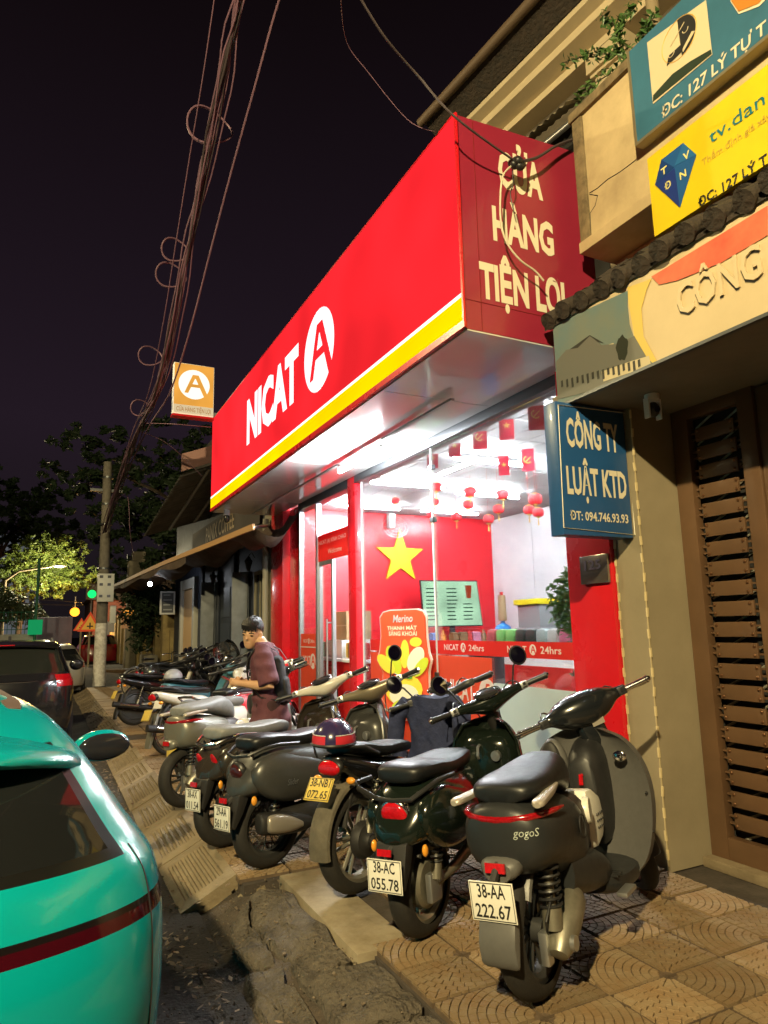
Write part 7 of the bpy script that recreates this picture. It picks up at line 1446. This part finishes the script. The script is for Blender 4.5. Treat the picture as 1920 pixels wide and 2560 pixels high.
def street_lamp(label, base, h, arm, energy, col, es):
    t = thing('street_lamp', label, 'street lamp', base); b = Vector(base); tip = b+Vector(arm)+Vector((0, 0, h))
    part('post', MB().tube([b, b+Vector((0, 0, h*.85)), b+Vector((0, 0, h*.95))+Vector(arm)*.25, tip-Vector(arm)*.15], [.10, .08, .06, .045], 12), M('lamp_post', (.30, .26, .18), .6), t, **W)
    hd_ = part('lamp_head', loft([(-.35, 0, .10, .05, .03), (0, 0, .16, .07, .05), (.35, 0, .10, .05, .03)], 10, 14).xf(Matrix.Translation(tip+Vector((0, 0, .06)))), alu, t, **W); part('diffuser', MB().ell(tip-Vector((0, 0, .0)), (.24, .13, .035)), EM('lamp_glow_'+str(len(MATS)), col, es), hd_, **W)
    ld = bpy.data.lights.new('street_light', 'POINT'); ld.energy = energy; ld.color = col; ld.shadow_soft_size = .12; lo_ = bpy.data.objects.new('street_light', ld); COL.objects.link(lo_); lo_.parent = t; lo_.location = tip-b-Vector((0, 0, .08))
    return t
LAMPC = (1.0, .81, .42)
street_lamp('tall street lamp on the near kerb behind the parked cars', (-5.2, -3.0, ROADZ), 7.2, (1.3, 0, 0), 9400, LAMPC, 60)
street_lamp('tall street lamp across the road from the coffee house', (-6.2, 12.5, ROADZ), 8.6, (1.3, 0, 0), 2900, LAMPC, 60)
p = PY(148, 1417, 42.0); street_lamp('far street lamp with curved arm beside the lit tree', (p.x-2.6, 42.0, ROADZ), p.z+.2, (2.6, 0, 0), 2700, (1.0, .88, .55), 40)
# ================= far side: fence, walls, buildings =================
fc = thing('roadside_fence', 'white roadside wall with a green wire fence on top', 'fence', (-3, 34, ROADZ)); fpn = M('fence_white', (.5, .5, .47), .7, noise=(3, .3))
part('wall', MB().b2((-6, 34, ROADZ), (-.3, 34.2, 1.5)), fpn, fc, smooth=False, **W); fm = MB()
for k in range(34): fm.cyl((-6+k*.17, 34.1, 1.5), (-6+k*.17, 34.1, 2.5), .012, n=4)
for z in (1.7, 2.1, 2.45): fm.cyl((-6, 34.1, z), (-.3, 34.1, z), .015, n=4)
part('wire_mesh', fm, M('fence_green', (.03, .16, .10), .6), fc, smooth=False, **W)
single('lavender_wall', MB().b2((-.3, 38.0, ROADZ), (1.3, 38.3, 2.3)), M('lavender_render', (.30, .29, .42), .8, noise=(2, .2)), 'pale lavender wall at the far street corner', 'wall', bevel=.02)
gb_ = PY(88, 1568, 33.5); t = thing('notice_box', 'small green lit notice box before the white fence', 'sign', (gb_.x, 33.5, ROADZ)); part('box', MB().b2((gb_.x-.28, 33.5, gb_.z-.32), (gb_.x+.28, 33.6, gb_.z+.32)), EM('green_box', (.02, .62, .20), .45), t, smooth=False, **W); part('post', MB().cyl((gb_.x, 33.7, ROADZ), (gb_.x, 33.7, gb_.z+3), .06), M('fence_green', (.03, .16, .10), .6), t, **W)
ab = thing('apartment_block', 'pale apartment block far beyond the trees at the left', 'building', (-1.5, 80, ROADZ)); pb_ = M('block_white_glow', (.62, .66, .70), .7, emit=(.8, .9, 1), es=.10)  # walls glow faintly, light on the far block put into the material
q0 = PY(55, 1345, 80); q1 = PY(97, 1480, 80); part('wall', MB().b2((q0.x-3, 80, 0), (q1.x, 90, q0.z)), pb_, ab, smooth=False, **W)
for k in range(5):
    for j in range(2): w_ = part('window', MB().b2((q1.x-1.7+j*.85, 79.9, 2.5+k*2.2), (q1.x-1.2+j*.85, 79.99, 3.7+k*2.2)), M('far_window', (.12, .13, .14), .3), ab, **W); part('sill', MB().b2((q1.x-1.75+j*.85, 79.85, 2.4+k*2.2), (q1.x-1.15+j*.85, 79.99, 2.48+k*2.2)), pb_, w_, **W)
part('roof', MB().b2((q0.x-3.2, 79.8, q0.z), (q1.x+.2, 90.2, q0.z+.3)), pb_, ab, **W)
cs = thing('corner_house', 'low brick-red corner house at the end of the street', 'house', (6, 50, ROADZ)); part('wall', MB().b2((2.8, 48.5, ROADZ), (12, 58, 3.6)), M('brick_far', (.20, .07, .05), .9, noise=(3, .3)), cs, smooth=False, **W); part('roof', MB().prism([(2.4, 3.6), (12.4, 3.6), (7.4, 5.6)], (0, 48.2, 0), X_, Z_, (0, 10, 0)), rfm, cs, smooth=False, **W)
for x in (3.6, 5.6, 7.6): part('window', MB().b2((x, 48.4, 1.0), (x+.9, 48.49, 2.2)), M('far_window', (.12, .13, .14), .3), cs, **W)
sn = PY(322, 1545, 27.0); t = thing('orange_lit_sign', 'small orange lit sign hanging by the ochre wall', 'sign', (sn.x, 27, 2)); part('box', MB().b2((sn.x-.25, 27, sn.z-.38), (sn.x+.25, 27.1, sn.z+.38)), M('sign_peach', (.6, .3, .12), .6, emit=(1, .5, .2), es=.15), t, smooth=False, **W); part('lit_panel', MB().b2((sn.x-.22, 26.99, sn.z+.05), (sn.x+.22, 26.998, sn.z+.34)), EM('orange_panel', (1, .40, .06), .9), t, smooth=False, **W)
ch = PY(338, 1420, 30.0); t = thing('chimney_stack', 'old square masonry stack rising behind the awning end', 'chimney', (ch.x+.1, 30.3, 0)); part('shaft', MB().b2((ch.x-.25, 30.0, 0), (ch.x+.35, 30.6, ch.z+.3)), plas, t, bevel=.03, **W); part('cap', MB().b2((ch.x-.1, 30.02, ch.z+.3), (ch.x+.4, 30.5, ch.z+.7)), plas, t, bevel=.03, **W)
